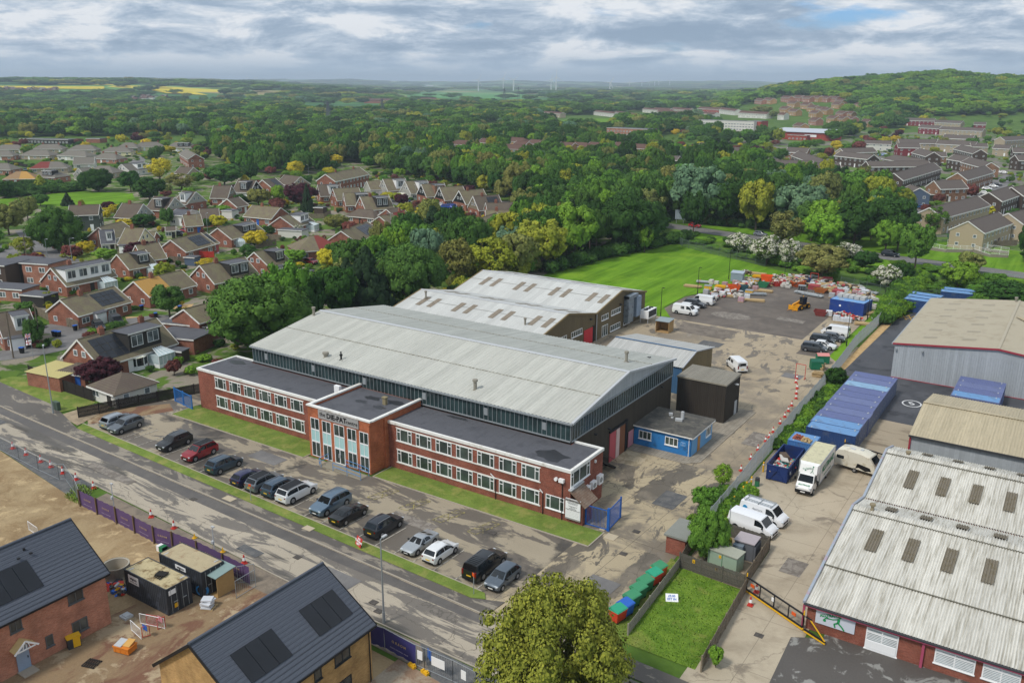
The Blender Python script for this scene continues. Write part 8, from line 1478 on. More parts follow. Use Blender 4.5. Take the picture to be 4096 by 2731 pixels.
  if s=='V':
   m2=MB();m2.box(x*.2,-y-2.6,0,x*.2+3.2,-y,.6);m2.k=1;m2.box(x*.2+.04,-y-2.56,.6,x*.2+3.16,-y,2.1);m2.k=0;m2.slab([(x*.2-.1,-y-2.75,2.1),(x*.2+3.3,-y-2.75,2.1),(x*.2+2.4,-y-.3,2.9),(x*.2+.8,-y-.3,2.9)],.08,2)
   for i in range(5):xx=x*.2+i*.8;m2.bar((xx,-y-2.6,0),(xx,-y-2.6,2.15),.08,mi=0);m2.bar((xx,-y-2.6,2.16),(x*.2+.8+i*.4,-y-.3,2.94),.06,mi=0)
   obj('conservatory',m2,[m_upvc,m_cons,m_cons],r)
  if s=='P':m2=MB();m2.box(-x*.3-1.1,-y-1.1,0,-x*.3+1.1,-y,2.3);m2.k=1;m2.slab([(-x*.3-1.3,-y-1.3,2.3),(-x*.3+1.3,-y-1.3,2.3),(-x*.3+1.3,-y,2.6),(-x*.3-1.3,-y,2.6)],.1);obj('porch',m2,[m_upvc,m_felt],r)
  if s=='G':m2=MB();m2.box(x+.0,-y*.6,0,x+3,y*.6,2.3);m2.k=1;m2.box(x,-y*.6-.15,2.3,x+3.15,y*.6+.15,2.42);m2.k=2;m2.box(x+.3,-y*.6-.05,0,x+2.7,-y*.6+.01,2);obj('garage',m2,[wm,m_felt,m_upvc],r)
 return r
LS='houses in the suburb on the left'
Hs=[('d',915,1345,1830,1095,6.2,2.6,9.,'b','b','ZKCV','brick chalet bungalow with blue solar panels and a wide mossy dormer, nearest the black fence',None,None),('d',712,880,1340,722,5.2,2.6,8.2,'b','b','SPC','bungalow with white porch and a grey grid of solar panels',None,None),('d',1575,662,2130,532,5.3,2.6,8.,'b','b','PC','semi-detached bungalow with one half roofed in bright sand tiles',None,('-','y')),('d',600,505,1190,395,6.,2.6,9,'b','b','XCV','long house with a full width white dormer and glazed conservatory',None,None),('d',-60,1040,330,985,5.8,2.6,9,'b','d','DP','dark roofed bay windowed bungalow cut by the left edge',None,None),('d',1378,345,1700,292,5.6,2.6,8.5,'b','b','KV','brick chalet with black and white dormer beside the gravel garden',None,None),('d',1600,238,1860,207,6.2,3.,8,'b','b','C','brick house with plain mossy roof adjoining the black dormer chalet',None,None),('d',2008,175,2352,90,5.4,2.6,8.5,'b','b','S','brick bungalow with white lean-to canopy and dark panels on its right half',None,None),('d',2165,990,2500,900,5.8,3.8,7,'b','b','','tall brick gable house beside the flat black roofs',None,None),('a',30,115,210,115,5.2,2.6,9,'g','g','H','grey roofed hipped bungalow top left of the suburb',None,None),('a',490,108,680,108,5.4,2.6,9,'g','g','HC','beige hipped bungalow second in the top left row',None,None),('a',900,118,1070,118,5.4,2.6,9,'g','g','H','grey bungalow with white edged twin gables in the top row',None,None),('a',1290,142,1480,142,5.2,2.6,8.5,'c','g','HC','cream hipped bungalow with garden lawn at its right',None,None),('a',1660,86,1850,82,5.4,2.6,8.5,'c','g','HC','pale cream bungalow at the bend of the far street',None,None),('a',2050,88,2220,88,5.6,2.6,9,'c','g','HK','cream bungalow with a dark dormer at the top of the suburb',None,None),('a',1470,90,1560,90,5.6,2.6,9,'g','g','H','pyramid roofed bungalow between two cream ones',None,None),('a',-20,182,100,182,5.4,2.6,9,'p','g','H','brick hipped bungalow at the far left edge',None,None),('a',360,178,560,182,5.2,2.6,9,'g','g','H','beige bungalow with white glazed doors in the second row',None,None),('a',800,184,1000,190,5.2,2.6,9,'w','g','H','long white bungalow with skylight in the second row',None,None),('a',1210,212,1350,216,5.4,2.6,9,'p','g','HC','brick hipped bungalow behind the white one',None,None),('a',870,262,1110,258,5.8,2.6,9,'w','g','','white pair of houses with small blue edged gables',None,None),('a',480,315,700,312,5.4,2.6,9,'g','g','H','bungalow pair with one half roofed bright red',None,('-','r')),('a',-40,330,90,332,5.4,2.6,9,'p','g','H','brick bungalow with white bays at the left edge',None,None),('a',190,430,310,428,5.4,2.6,9.5,'r','t','H','red walled bungalow with tan and orange hipped roof',None,('+','y')),('a',545,408,640,412,5.4,2.6,9,'p','g','HK','hipped house with dark dormer next to the golden conifer',None,None),('a',925,392,1060,380,5.8,2.6,8.5,'w','g','','white gabled house left of the big round trees','w',None),('a',1170,362,1290,365,5.4,2.6,9,'g','g','H','low brown roof just above the round trees',None,None),('a',1430,345,1690,315,5.8,2.6,8.5,'w','g','D','white house with two dormers beside the bright yellow tree',None,None),('a',2190,165,2300,225,7.5,5,8,'b','g','','brick two storey semi with white tile hanging at far right of the suburb top',None,None),('a',2120,375,2270,382,5.4,2.8,8.5,'g','d','','dark hipped bungalow below the brick semi',None,None),('a',1750,335,1810,330,5,2.5,7,'g','g','','small roof half hidden by the bright yellow tree',None,None),('a',820,828,1165,818,7.6,5.1,8,'e','d','C','two storey green clad house at the edge of the park',None,None),('a',1445,802,1680,812,6.6,2.8,9.5,'b','d','C','chalet house with brown roof and white gable facing right, by the park','W',None),('a',1815,722,2050,736,6.6,2.8,9.5,'b','d','K','chalet with dark green flat dormer and white gable','W',None),('a',2150,657,2300,668,6.6,2.8,9.5,'b','d','D','chalet with white dormer and mossy roof next to the dark dormer one','W',None),('a',1480,1092,1695,1098,6.2,2.6,9,'c','b','PC','cream gabled house beside the gravel garden on the green',None,None),('a',1170,1120,1330,1110,5.6,2.6,8,'w','k','D','flat topped white dormer house attached to the cream gable',None,None),('a',1160,1085,1430,1015,5.6,2.6,8,'b','b','','long brown roofed brick bungalow behind the white dormer',None,None),('a',1735,1140,1830,1140,4,2.4,5,'b','b','','small brick annex with white door',None,None),('a',2150,942,2350,930,5.4,2.6,8.5,'b','b','C','plain brick bungalow with brown roof above the pale garage',None,None),('a',1950,1080,2060,1075,3.2,2.3,4.5,'c','d','','pale garage with white door beside pink blossom',None,None),('a',2080,870,2250,880,4.8,3.5,8,'w','k','','flat roofed white extension with square windows',None,None),('b',165,300,365,302,6.8,2.8,9.5,'b','d','C','chalet with stone faced gable left of the black gabled one','G',None),('b',450,238,655,246,6.8,2.8,9.5,'w','d','K','chalet with black gable and green grey dormer','K',None),('b',735,235,880,212,5.6,2.6,8.5,'b','d','S','brick gable house with bright blue solar panels left of copper beech',None,None),('b',1000,175,1180,198,5.8,2.6,9,'g','d','','brown roof just left of the copper beech top',None,None),('b',1475,168,1880,90,7.8,5.,8.5,'b','b','TC','long brick terrace with rooflight at the wood edge',None,None),('b',320,457,455,435,5.2,2.6,8,'b','d','','small brick gabled bungalow behind the green shrubs',None,None),('b',0,575,215,567,5.4,2.6,8.5,'b','d','','brown roofed bungalow with cream bay at the left',None,None),('b',620,532,945,560,5.6,2.6,9,'b','b','C','long brown roofed bungalow above two parked cars',None,None),('b',945,668,1180,600,5.6,2.6,9,'b','b','DSV','brick gable house with white box dormer and conservatory',None,None),('b',210,800,600,712,5.4,2.6,8.5,'b','b','KV','pair of brick gabled bungalows with white conservatory at left',None,None),('b',1660,835,1960,722,5.6,2.8,8.5,'b','b','SC','brick bungalow pair with black panels and white fronted bay',None,None),('b',1290,892,1385,885,5.6,2.6,10,'b','b','H','pyramid roofed bungalow pair, half brown and half red tiled',None,('+','r')),('b',640,1082,890,1022,5.8,2.6,8.5,'b','b','KP','dormer chalet with two white bays above the round trees',None,None),('b',0,1238,520,1140,6.,2.6,9,'b','b','KC','mossy brown roofed chalet with dark dormer above the round trees',None,None),('b',-20,870,60,850,5.2,2.6,8,'b','b','S','bungalow roof covered in black panels at left',None,None),('b',1385,292,1640,282,6.6,2.8,8.5,'b','d','D','brick chalet with white panels right of the copper beech',None,None),('b',1565,338,1860,322,6.6,2.8,8.5,'b','b','','second brick gable in the stepped row by the beech',None,None),('b',1690,388,2000,377,6.6,2.8,8.5,'b','b','K','third brick gable in the stepped row, with dark and white dormers',None,None),('b',1885,432,2210,412,6.8,2.8,10,'b','b','KC','largest mossy roof in the stepped row',None,None),('b',2110,662,2400,590,5.4,2.6,8.5,'b','b','C','brick gabled bungalow with reddish roof half above the silver van',None,('+','r')),('b',1860,575,2030,590,4.4,2.4,6,'b','d','H','low hipped outbuilding with pale windows',None,None),('c',560,558,430,580,5.2,2.6,8.5,'b','d','','brick gable with white verge on the inside of the bend',None,None),('c',200,250,350,242,5.8,2.8,7.5,'w','b','','small white gabled house left end of the white row','w',None),('c',390,226,640,212,7,2.8,9,'b','b','D','white panelled gable chalet second in the row behind the caravan','w',None),('c',650,252,900,236,7,2.8,9,'w','b','D','white gabled chalet third in the row behind the caravan','w',None),('c',840,287,1100,272,7,2.8,9,'b','b','N','first black gabled chalet, with a dark red dormer','K',None),('c',1055,322,1320,307,7,2.8,9,'b','b','','middle one of the three black gabled chalets','K',None),('c',1285,362,1560,342,7,2.8,9,'b','b','C','right hand one of the three black gabled chalets','K',None),('c',1450,427,1740,410,7,2.8,9,'b','d','SC','stone gabled house with long dark solar array','G',None),('c',1600,505,1930,498,6.8,4,8.5,'b','d','C','dark roofed house behind the solar one',None,None),('c',1600,592,1950,592,6.8,4,8.5,'b','b','C','mossy roofed house directly behind the brick pair',None,None),('c',1515,688,1720,622,7.4,5,8,'b','b','','two storey brick pair above the pale roofed annex',None,None),('c',1262,850,1390,800,4.6,2.6,7,'b','d','','low house with one half roofed in raw sand coloured tiles',None,('+','y')),('c',2010,560,2130,560,3.2,2.4,6,'b','k','','flat roofed garages at the wood edge',None,None)]
for h in Hs:house(*h[:11],h[11],LS if 0 else None,h[12],h[13])
def flatbox(t,x,y,L,w,h,rz,wall,label,win=True,cat='building'):
 g=G(t,x,y);r=root('flat_roofed_building',(g[0],g[1],tz(g[0],g[1])),rz,label,cat);INV[r.name]=Matrix();HPOS.append((g[0],g[1],L/2));b=MB();b.box(-L/2,-w/2,-1,L/2,w/2,h);obj('wall',b,Wm[wall],r);b=MB();b.box(-L/2-.2,-w/2-.2,h,L/2+.2,w/2+.2,h+.15);b.k=1;b.box(-L/2-.22,-w/2-.22,h-.1,L/2+.22,-w/2-.2,h+.16);obj('flat_roof',b,[m_felt,m_white],r)
 if win:
  n=int(L/3)
  for z in([1.4,3.9,6.4][:max(1,int(h/2.6))]):
   for i in range(n):window(r,(-L/2+L*(i+.5)/n,-w/2,z),2.2 if wall=='w' else 1.6,1.2,0,(.5,),.1,None,None,m_wfar,False)
 return r
r=flatbox('d',560,690,7,6,5.2,.35,'p','flat roofed pale brick extension two storeys high at left');flatbox('d',290,660,6,7,5.1,.35,'k','black clad flat roofed block beside the pale brick extension');flatbox('d',60,700,8,7,5.2,.35,'d','brown flat roofed dormer block at the left edge');flatbox('d',150,860,10,5,2.6,.35,'p','single storey extension with white glazed doors at left')
flatbox('D',1240,660,8.5,6,2.7,.3,'b','low brick outbuilding with black flat roof beside the big tree',False);flatbox('D',1300,580,10,5,2.8,.3,'b','black flat roof behind the low brick outbuilding',False)
flatbox('a',590,100,42,12,3.2,.35,'k','long dark flat roofed school block at the top of the suburb');flatbox('a',1140,90,12,8,3,.35,'b','brick flat roofed block among the trees',False)
# garage with pyramid roof, carports and glasshouses at the black fence
house('D',810,820,822,824,3.9,2.2,6.6,'w','d','H','white garage with a dark pyramid roof inside the black fence');house('D',560,770,520,765,3,2.3,4.5,'b','d','H','small hipped roof beside the ribbed yellow carport')
g=G('D',385,800,2.4);b=MB();b.M=Matrix.Translation((g[0],g[1],0))@Matrix.Rotation(.15,4,'Z');b.box(-3.6,-2.6,0,3.6,2.6,2.2);r=root('carport',(g[0],g[1],0),0,'carport with a ribbed yellow plastic roof behind the black fence','carport');obj('wall',b,Wm['b'],r,True);b=MB();b.M=Matrix.Translation((g[0],g[1],0))@Matrix.Rotation(.15,4,'Z');b.corr((-3.8,-2.8,2.3),(3.8,-2.8,2.3),(3.8,2.8,2.5),(-3.8,2.8,2.5),.4,.03,4);obj('roof',b,pm('yellow_plastic','#bdb176',.6,.1,2),r,True)
g=G('D',910,790,0);r=root('conservatory',(g[0],g[1],0),.2,'round white conservatory in the garden of the blue solar house','conservatory');INV[r.name]=Matrix();b=MB();b.tube((0,0,0),(0,0,.7),2.,n=10);b.k=1;b.tube((0,0,.7),(0,0,2.1),1.95,n=10);b.tube((0,0,2.1),(0,0,2.9),2.2,.3,n=10,mi=2);[b.bar((2*math.cos(a),2*math.sin(a),.6),(2*math.cos(a),2*math.sin(a),2.15),.1,mi=0)for a in np.arange(10)*.628];[b.bar((2.2*math.cos(a),2.2*math.sin(a),2.12),(.3*math.cos(a),.3*math.sin(a),2.92),.07,mi=0)for a in np.arange(10)*.628];obj('glazing',b,[m_upvc,m_cg,pm('conservatory_roof','#c9cbb9',.4)],r)
for i,(t,x,y,w,d,h,c,lb)in enumerate((('D',1200,745,3,2,2,'d','small timber lean-to by the brick outbuilding'),('d',1560,470,4,3,2.4,'g','pale sectional shed next to a greenhouse'),('b',1100,905,8,4,2.3,'w','white edged flat roofed garage in the gardens'),('b',480,990,5,3,2.1,'s','grey garden workshop among greenhouses'),('b',700,990,4,3,2.2,'s','grey shed right of the greenhouses'),('b',1420,640,3.5,3,2.5,'d','dark gazebo on the patio'),('b',360,680,4,4,2.6,'w','white outbuilding beside the pale orange roof'),('b',1210,1440,4,4,2.6,'w','small white building between the big round trees'),('d',480,940,6,4,2.4,'k','black roofed garage behind the grey fence'),('d',2270,470,3,2.5,2.1,'s','pale green garden shed'),('c',740,400,4,4,3,'g','garage with green doors beside the white chalet'),('h',660,200,8,4,2.6,'k','dark flat roofed garage block by the brown brick flats'),('h',1130,500,2.5,2.5,2,'w','white shed in the terrace garden'),('h',1240,430,6,4,2.4,'n','lean-to with pale roof at the end of the terrace'))):flatbox(t,x,y,w,d,h,.3,c,lb,False,'outbuilding')
for i,(t,x,y)in enumerate((('b',500,1020),('b',570,960),('d',1540,600),('b',1540,480))):
 g=G(t,x,y);r=root('greenhouse',(g[0],g[1],0),.4,'glass greenhouse '+['with white slats in the gardens','behind the slatted one','right of the blue glazed conservatory','on the raised deck right of the copper beech'][i],'greenhouse');INV[r.name]=Matrix();b=MB();b.k=1;b.box(-1.5,-1,0,1.5,1,1.6);b.slab([(-1.5,-1,1.6),(1.5,-1,1.6),(1.5,0,2.3),(-1.5,0,2.3)],.03);b.slab([(-1.5,0,2.3),(1.5,0,2.3),(1.5,1,1.6),(-1.5,1,1.6)],.03);b.k=0;[b.bar((x_,-1.02,0),(x_,-1.02,1.6),.05)for x_ in np.arange(-1.5,1.6,.6)];[b.bar((x_,-1.02,1.63),(x_,0,2.33),.05)for x_ in np.arange(-1.5,1.6,.6)];b.bar((-1.5,0,2.33),(1.5,0,2.33),.06);obj('glazing',b,[m_lgrey,m_cons],r)
 # right hand estate: terraces in brown brick and pale pebbledash
RE='terraces on the right hand estate'
Rs=[('h',915,357,1145,286,8,5.2,9,'t','n','T','nearest pale pebbledash terrace behind the white railings',None),('h',615,252,985,162,8,5.2,9,'t','n','T','second pale terrace with a white verge, behind the spreading tree',None),('h',1075,134,1250,80,8,5.2,9,'d','n','T','dark clad terrace with white triangular gable at the right edge',None),('h',1225,295,1420,250,8,5.2,9,'t','n','T','pale gable end cut off by the right edge',None),('h',1250,95,1420,70,8,5.2,9,'d','n','T','dark terrace with pale roof patch at the right edge',None),('h',650,45,860,38,8,5.2,8,'n','n','T','brown brick block with white fascia by the parking court',None),('h',470,75,540,100,7.5,5.2,8,'s','n','T','slate blue clad end house by the dark trees',None),('f',900,490,1085,442,8,5.2,8,'n','n','T','stepped brown brick terrace running behind the brick block',None),('f',470,492,735,420,8,5.2,8,'d','n','T','long terrace with white fascia and solar patch',None),('f',285,412,700,410,7.6,5.2,8,'d','n','T','long low dark terrace crossing the middle of the estate',None),('f',110,345,335,368,7.6,5.2,8,'d','n','T','dark terrace with white eaves left in the estate',None),('f',110,325,330,320,7.6,5.2,8,'g','n','T','terrace behind the dark one at left of the estate',None),('e',1330,706,1910,712,7.6,5.,8,'n','n','T','tan brick terrace above the tree belt with yellow rendered house',None),('e',1920,738,2220,738,7.6,5.,8,'n','n','T','tan brick terrace continuing to the right',None),('e',1750,600,2080,712,7.6,5.,8,'d','n','T','dark terrace running diagonally towards the camera',None),('e',905,556,1095,556,7.6,5,8,'n','n','T','brown terrace seen between two big trees',None),('e',370,548,530,552,7.6,5.,8,'n','n','T','brown gabled house left of the big trees',None),('e',1625,556,1870,566,7.6,5.,8,'n','n','T','brown house pair behind the parking area',None),('e',590,505,920,505,7.6,5,8,'n','n','T','roofs just showing over the round trees',None),('e',240,655,350,660,7,5,8,'n','n','T','low gable at the far left of the estate',None),('f',470,368,680,402,7,4.5,9,'g','n','HT','hipped dark roof block beside the parking court',None),('f',490,290,640,292,8,5.4,9,'m','n','T','white gabled terrace with maroon panels',None),('f',500,262,760,265,8,5.4,8,'g','n','T','beige gabled terrace above the maroon one',None),('f',640,325,740,350,8,5.4,8,'d','n','T','dark terrace with white edge in the estate centre',None),('f',730,348,820,350,7.5,5.2,8,'n','n','T','short brown terrace in the estate centre',None),('f',770,268,1030,280,8,5.4,8,'g','n','T','long beige terrace behind the yellow tree',None),('f',920,302,1055,332,8,5.4,8,'d','n','T','dark gabled terrace right of the yellow tree',None),('f',980,385,1125,420,8,5.4,8,'n','n','T','brown gable end with broad white verge',None),('f',880,365,990,382,8,5.4,8,'d','n','T','dark terrace behind the white verged gable',None),('f',985,290,1095,292,7,4.8,8,'g','n','T','shorter roofs left of the round tree',None),('f',1150,300,1260,305,7,4.8,8,'g','n','T','pale gabled garages at the estate corner',None),('f',530,120,748,128,8,5.4,8,'m','n','T','far terrace with maroon panels below the wooded hill',None),('f',756,135,935,143,8,5.4,8,'g','n','T','far beige terrace second from left under the hill',None),('f',655,168,790,175,8,5.4,8,'m','n','T','far maroon terrace in the second row',None),('f',792,180,1080,190,8,5.4,8,'g','n','T','long far beige terrace in the second row',None),('f',810,232,1010,240,8,5.4,8,'g','n','T','far beige terrace in the third row',None),('f',1010,150,1090,152,8,5.4,8,'m','n','T','short far terrace with maroon panels at right',None),('f',1185,248,1350,240,8,5.4,8,'g','n','T','far beige terrace at the right edge',None),('f',1268,320,1350,322,8,5.4,8,'d','n','T','dark terrace at the right edge by the estate corner',None),('f',1285,370,1400,370,8,5.4,8,'d','n','T','tall dark terrace cut by the right edge',None),('f',275,270,455,275,7,4.8,8,'w','n','T','white house row with solar roof in the middle',None),('e',590,85,840,92,8,5.4,9,'r','u','T','distant white and red terrace above the school',None),('e',1075,130,1410,142,8,5.4,9,'w','u','T','distant white terrace with brick end',None),('e',850,95,1040,108,8,5.4,9,'w','u','T','distant white terrace behind trees',None),('e',60,95,250,95,8,5.4,9,'w','u','T','distant white houses at far left of the centre estate',None),('e',110,120,370,140,8,5.4,9,'w','u','T','second row of distant white houses',None),('e',280,90,500,100,8,5.4,9,'g','u','T','distant brown roofs with white gable',None),('e',1535,150,1610,155,8,5.4,9,'w','u','T','small distant white house by round trees',None),('e',640,140,790,148,8,5.4,9,'w','u','T','distant roof row in front of the white and red terrace',None),('B',1820,405,1960,418,7,5,8,'w','u','T','far white terrace beyond the sports field',None),('B',1480,412,1600,420,7,5,8,'g','u','T','far roofs left of the sports field terrace',None),('B',1960,412,2100,428,7,5,8,'r','u','T','far red brick terrace right of the sports field',None),('B',2150,390,2352,400,7,5,8,'w','u','T','far terrace at the top right of the middle',None)]
for h in Rs:house(*h[:10],h[10],h[11],RE if h[0]in 'fh' else 'distant terraces',h[12])
for i,(x,y,L)in enumerate(((890,605,110),(1060,592,60),(1200,632,150),(1245,585,90),(1390,600,70),(1590,618,90),(1680,618,80),(1785,618,90),(1960,618,80),(2045,628,110),(1290,612,80))):house('B',x,y,x+L,y+6,7.5,5,9,'o','u','H' if i%3==0 else '','red roofed brick house in the wood clearing, '+od[i]+' from the left','red roofed houses in the wood clearing')
oc=[(780,335),(870,345),(915,362),(975,372),(730,372),(790,385),(1000,378),(1060,300),(1000,300),(940,298),(880,300),(820,296),(1100,318),(1080,340),(1230,340),(1110,400),(1160,402),(930,398),(1050,432),(1110,435),(1170,435),(1280,455),(930,445),(830,480),(560,315),(620,312),(740,300)]
for i,(x,y)in enumerate(sorted(oc)):house('C',x,y+8,x+52,y+14,8,5.2,9,'o' if i%3 else 'p','u','','amber brick house with umber roof on the hill slope, '+(od[i]if i<20 else 'twenty '+od[i-20])+' from the left','amber brick houses on the hill slope')
r=flatbox('C',360,540,62,14,9.2,-.12,'w','long white three storey school block with flat roof among trees');r=flatbox('C',560,545,14,16,9.4,-.12,'r','red brick end wing of the white school block',False)
r=flatbox('C',880,600,52,26,6.2,-.08,'r','broad red brick hall with pale grey roof',False);b=MB();b.slab([(-27,-14,6.5),(27,-14,6.4),(24,14,8.2),(-24,14,8.4)],.3);obj('pale_roof',b,R_['p'],r);b=MB();b.box(4,-13.1,2.6,14,-13,4.6);obj('sign_panel',b,m_upvc,r);flatbox('C',840,606,16,10,4,-.08,'r','small red brick wing below the broad hall');flatbox('B',2058,600,40,14,8.8,-.1,'p','blue windowed flat roofed block of flats among trees');flatbox('B',1885,612,16,10,5,-.1,'w','low blue grey flat roofed block beside the flats')
for i,(x,y,n,cols)in enumerate(((40,272,24,'ro'),(150,280,22,'rp'),(290,274,16,'ro'),(930,330,8,'pw'),(1040,330,8,'rw'),(560,318,7,'pw'))):
 rd=random.Random(i)
 for k in range(n):
  xx,yy=x+rd.uniform(-70,90),y+rd.uniform(-6,14);g=G('A',xx,yy);w_=rd.uniform(9,14);rz=rd.uniform(-.6,.6);r=root('distant_house',(g[0],g[1],g[2]),rz,'tiny distant house in the new estate below the yellow fields' if i<3 else 'tiny distant house among trees at left of the horizon','house','tiny houses below the yellow fields' if i<3 else 'tiny houses among far left trees');INV[r.name]=Matrix()
  b=MB();b.box(-w_/2,-4.5,-2,w_/2,4.5,5.5);obj('wall',b,Wm[cols[k%2]],r);b=MB();b.slab([(-w_/2-.3,-5,5.3),(w_/2+.3,-5,5.3),(w_/2+.3,0,8.6),(-w_/2-.3,0,8.6)],.2);b.slab([(-w_/2-.3,5,5.3),(w_/2+.3,5,5.3),(w_/2+.3,0,8.6),(-w_/2-.3,0,8.6)],.2);obj('roof',b,R_['u' if k%3 else 'g'],r)
for i,(t,x,y)in enumerate((('B',250,350),('B',330,360),('B',410,360),('B',700,352),('B',170,500),('B',230,495),('B',430,480),('A',2320,500),('A',820,500),('A',1090,545),('B',695,245),('B',1410,280))):
 g=G(t,x,y);r=root('distant_building',(g[0],g[1],g[2]),.2,'pale distant building '+['by the lake, left','by the lake, middle','by the lake, right','in the fields beyond the lake','among centre left woods','just right of another in the centre left woods','below the far pylon','near the left pylon','in the left wood behind the dark trees','white, among left woods','white line on the horizon','white specks below the turbines'][i],'building');INV[r.name]=Matrix();L=40 if i<4 else 16 if i<10 else 90;b=MB();b.box(-L/2,-8,-2,L/2,8,7);obj('wall',b,Wm['w' if i%2==0 or i>7 else 'b'],r);b=MB();b.slab([(-L/2,-9,6.8),(L/2,-9,6.8),(L/2,0,10),(-L/2,0,10)],.2);b.slab([(-L/2,9,6.8),(L/2,9,6.8),(L/2,0,10),(-L/2,0,10)],.2);obj('roof',b,R_['u' if i<10 else 'p'],r)
 # ================================================================ VEGETATION
def foliage_any():
 t=NT('leaves');at=t.n('ShaderNodeAttribute',attribute_name='rnd');ti=t.n('ShaderNodeAttribute',attribute_name='tint',attribute_type='INSTANCER');oi=t.n('ShaderNodeObjectInfo')
 c=t.mix(1.,oi.outputs['Color'],ti.outputs['Color'],'ADD');t.done(t.mix(1.,c,t.ramp(at.outputs['Fac'],[(0.,(.5,.55,.5)),(.5,(1.,1.,1.)),(1.,(1.55,1.42,1.25))]),'MULTIPLY'),.8,0,.12)
 return t.m
m_leaf=foliage_any();m_blos=foliage('blossom_leaves','#4c5f2a','#66783a','#83904c',blossom='#d3d0c0',bl=.42,vary=.08);m_bark=pm('bark','#5b5045',.95,.2,4)
TINT={'dk':'#365723','md':'#5a8230','br':'#709632','yl':'#929a34','ol':'#7d8246','bg':'#688868','cp':'#4b2630','cb':'#75463f','gd':'#c4b433','co':'#30452a','mp':'#8b943a','gr':'#4b6e30'}
ICO=None
def ico(sub=1):
 bm=bmesh.new();bmesh.ops.create_icosphere(bm,subdivisions=sub,radius=1);v=np.array([x.co[:]for x in bm.verts]);f=np.array([[q.index for q in x.verts]for x in bm.faces]);bm.free();return v,f
def crown_mesh(name,seed,ncl,nleaf,leaf,shape='round',fill=.8,mat=None):
 """crown in a unit frame: radius 1, height 0..1 of the tree; leaf cards on many clumps"""
 R=np.random.default_rng(seed);cs=[];rs=[]
 while len(cs)<ncl:
  a=R.uniform(0,2*np.pi);
  if shape=='cone':h=R.uniform(0,1);z=.1+.88*h;rr=(1-h)**.85*(.75+.25*R.random());cr=.12+.16*(1-h)
  elif shape=='hedge':z=R.uniform(.2,.85);rr=R.uniform(0,.8);cr=.3
  else:
   u=R.uniform(-1,1);q=R.uniform(.35,1)**.5;bg_=ncl>300;lob=1+.16*np.sin(a*2+seed)+.1*np.sin(a*3+seed*2)+(.16*np.sin(a*7+u*5)if bg_ else 0);rr=np.sqrt(max(0,1-u*u))*q*.82*lob;z=.60+.33*u*q+.02*R.standard_normal();cr=R.uniform(.13,.27)*(1.1-.25*abs(u))*(.55 if bg_ else 1)
   if u<-.55:rr*=.9
  cs.append((rr*np.cos(a),rr*np.sin(a),z));rs.append(cr)
 cs=np.array(cs);rs=np.array(rs);V=[];Fq=[];Nn=[];rn=[];zs=.42 if shape!='cone' else .5;iv,jf=ico(2);base=0
 for c,r_ in zip(cs,rs):
  k=r_*fill*(1+.16*np.sin(iv[:,0]*5+c[0]*9)+.16*np.sin(iv[:,1]*6+c[2]*9)+.14*np.sin(iv[:,2]*7+c[1]*7))[:,None];vv=iv*k*np.array([1,1,zs])+c;V.append(vv);Fq+=[tuple(x)for x in(jf+base)];Nn.append(iv);rn.append(np.repeat(R.random()*.35+.15,len(iv)));base+=len(iv)
 pick=R.choice(ncl,nleaf,p=rs**2/np.sum(rs**2));d=R.standard_normal((nleaf,3));d[:,2]=np.where(R.random(nleaf)<.7,np.abs(d[:,2]),d[:,2]);d/=np.linalg.norm(d,axis=1)[:,None]
 p=cs[pick]+d*rs[pick][:,None]*np.array([1,1,zs])*R.uniform(.82,1.22,nleaf)[:,None]
 t1=np.cross(d,R.standard_normal((nleaf,3)));t1/=np.linalg.norm(t1,axis=1)[:,None];t2=np.cross(d,t1);tilt=R.uniform(-.7,.7,nleaf)[:,None];t2=t2*np.cos(tilt)+d*np.sin(tilt);s=leaf*R.uniform(.6,1.4,nleaf)[:,None];e=np.array([1,1,.5])
 q=np.stack([p-t1*s*e,p-t2*s*.7*e,p+t1*s*e,p+t2*s*.7*e],1).reshape(-1,3);V.append(q);idx=np.arange(nleaf*4).reshape(-1,4)+base;Fq+=[tuple(x)for x in idx]
 nrm=d*.8+cs[pick]*np.array([.5,.5,0])+np.array([0,0,.25]);nrm/=np.linalg.norm(nrm,axis=1)[:,None];Nn.append(np.repeat(nrm,4,0));rn.append(np.repeat(np.clip(R.normal(.5,.2,nleaf)+.12*np.sin(pick*1.7),0,1),4))
 V=np.concatenate(V);Nn=np.concatenate(Nn);rn=np.concatenate(rn);me=bpy.data.meshes.new(name);me.from_pydata(V.tolist(),[],Fq);me.materials.append(mat or m_leaf);at=me.attributes.new('rnd','FLOAT','POINT');at.data.foreach_set('value',rn.astype(np.float32));me.shade_smooth();me.normals_split_custom_set_from_vertices(Nn.tolist());me.update();return me
def trunk_mesh(seed,sparse=False):
 R=random.Random(seed);b=MB();b.tube((0,0,0),(.01,0,.3),.055,.04,n=8);b.tube((.01,0,.3),(-.02,.01,.72),.04,.014,n=7)
 for k in range(9 if sparse else 6):a=k*2.4+R.random();z=.22+.07*k*(.7 if sparse else 1);l=R.uniform(.4,.75);m_=Vector((math.cos(a)*l*.5,math.sin(a)*l*.5,z+.1));b.tube((0,0,z),m_,.022,.014,n=5);b.tube(m_,Vector((math.cos(a)*l,math.sin(a)*l,z+.26)),.014,.005,n=5)
 me=bpy.data.meshes.new('trunk');me.from_pydata(b.v,[],b.f);me.materials.append(m_bark);me.shade_smooth();me.update();return me
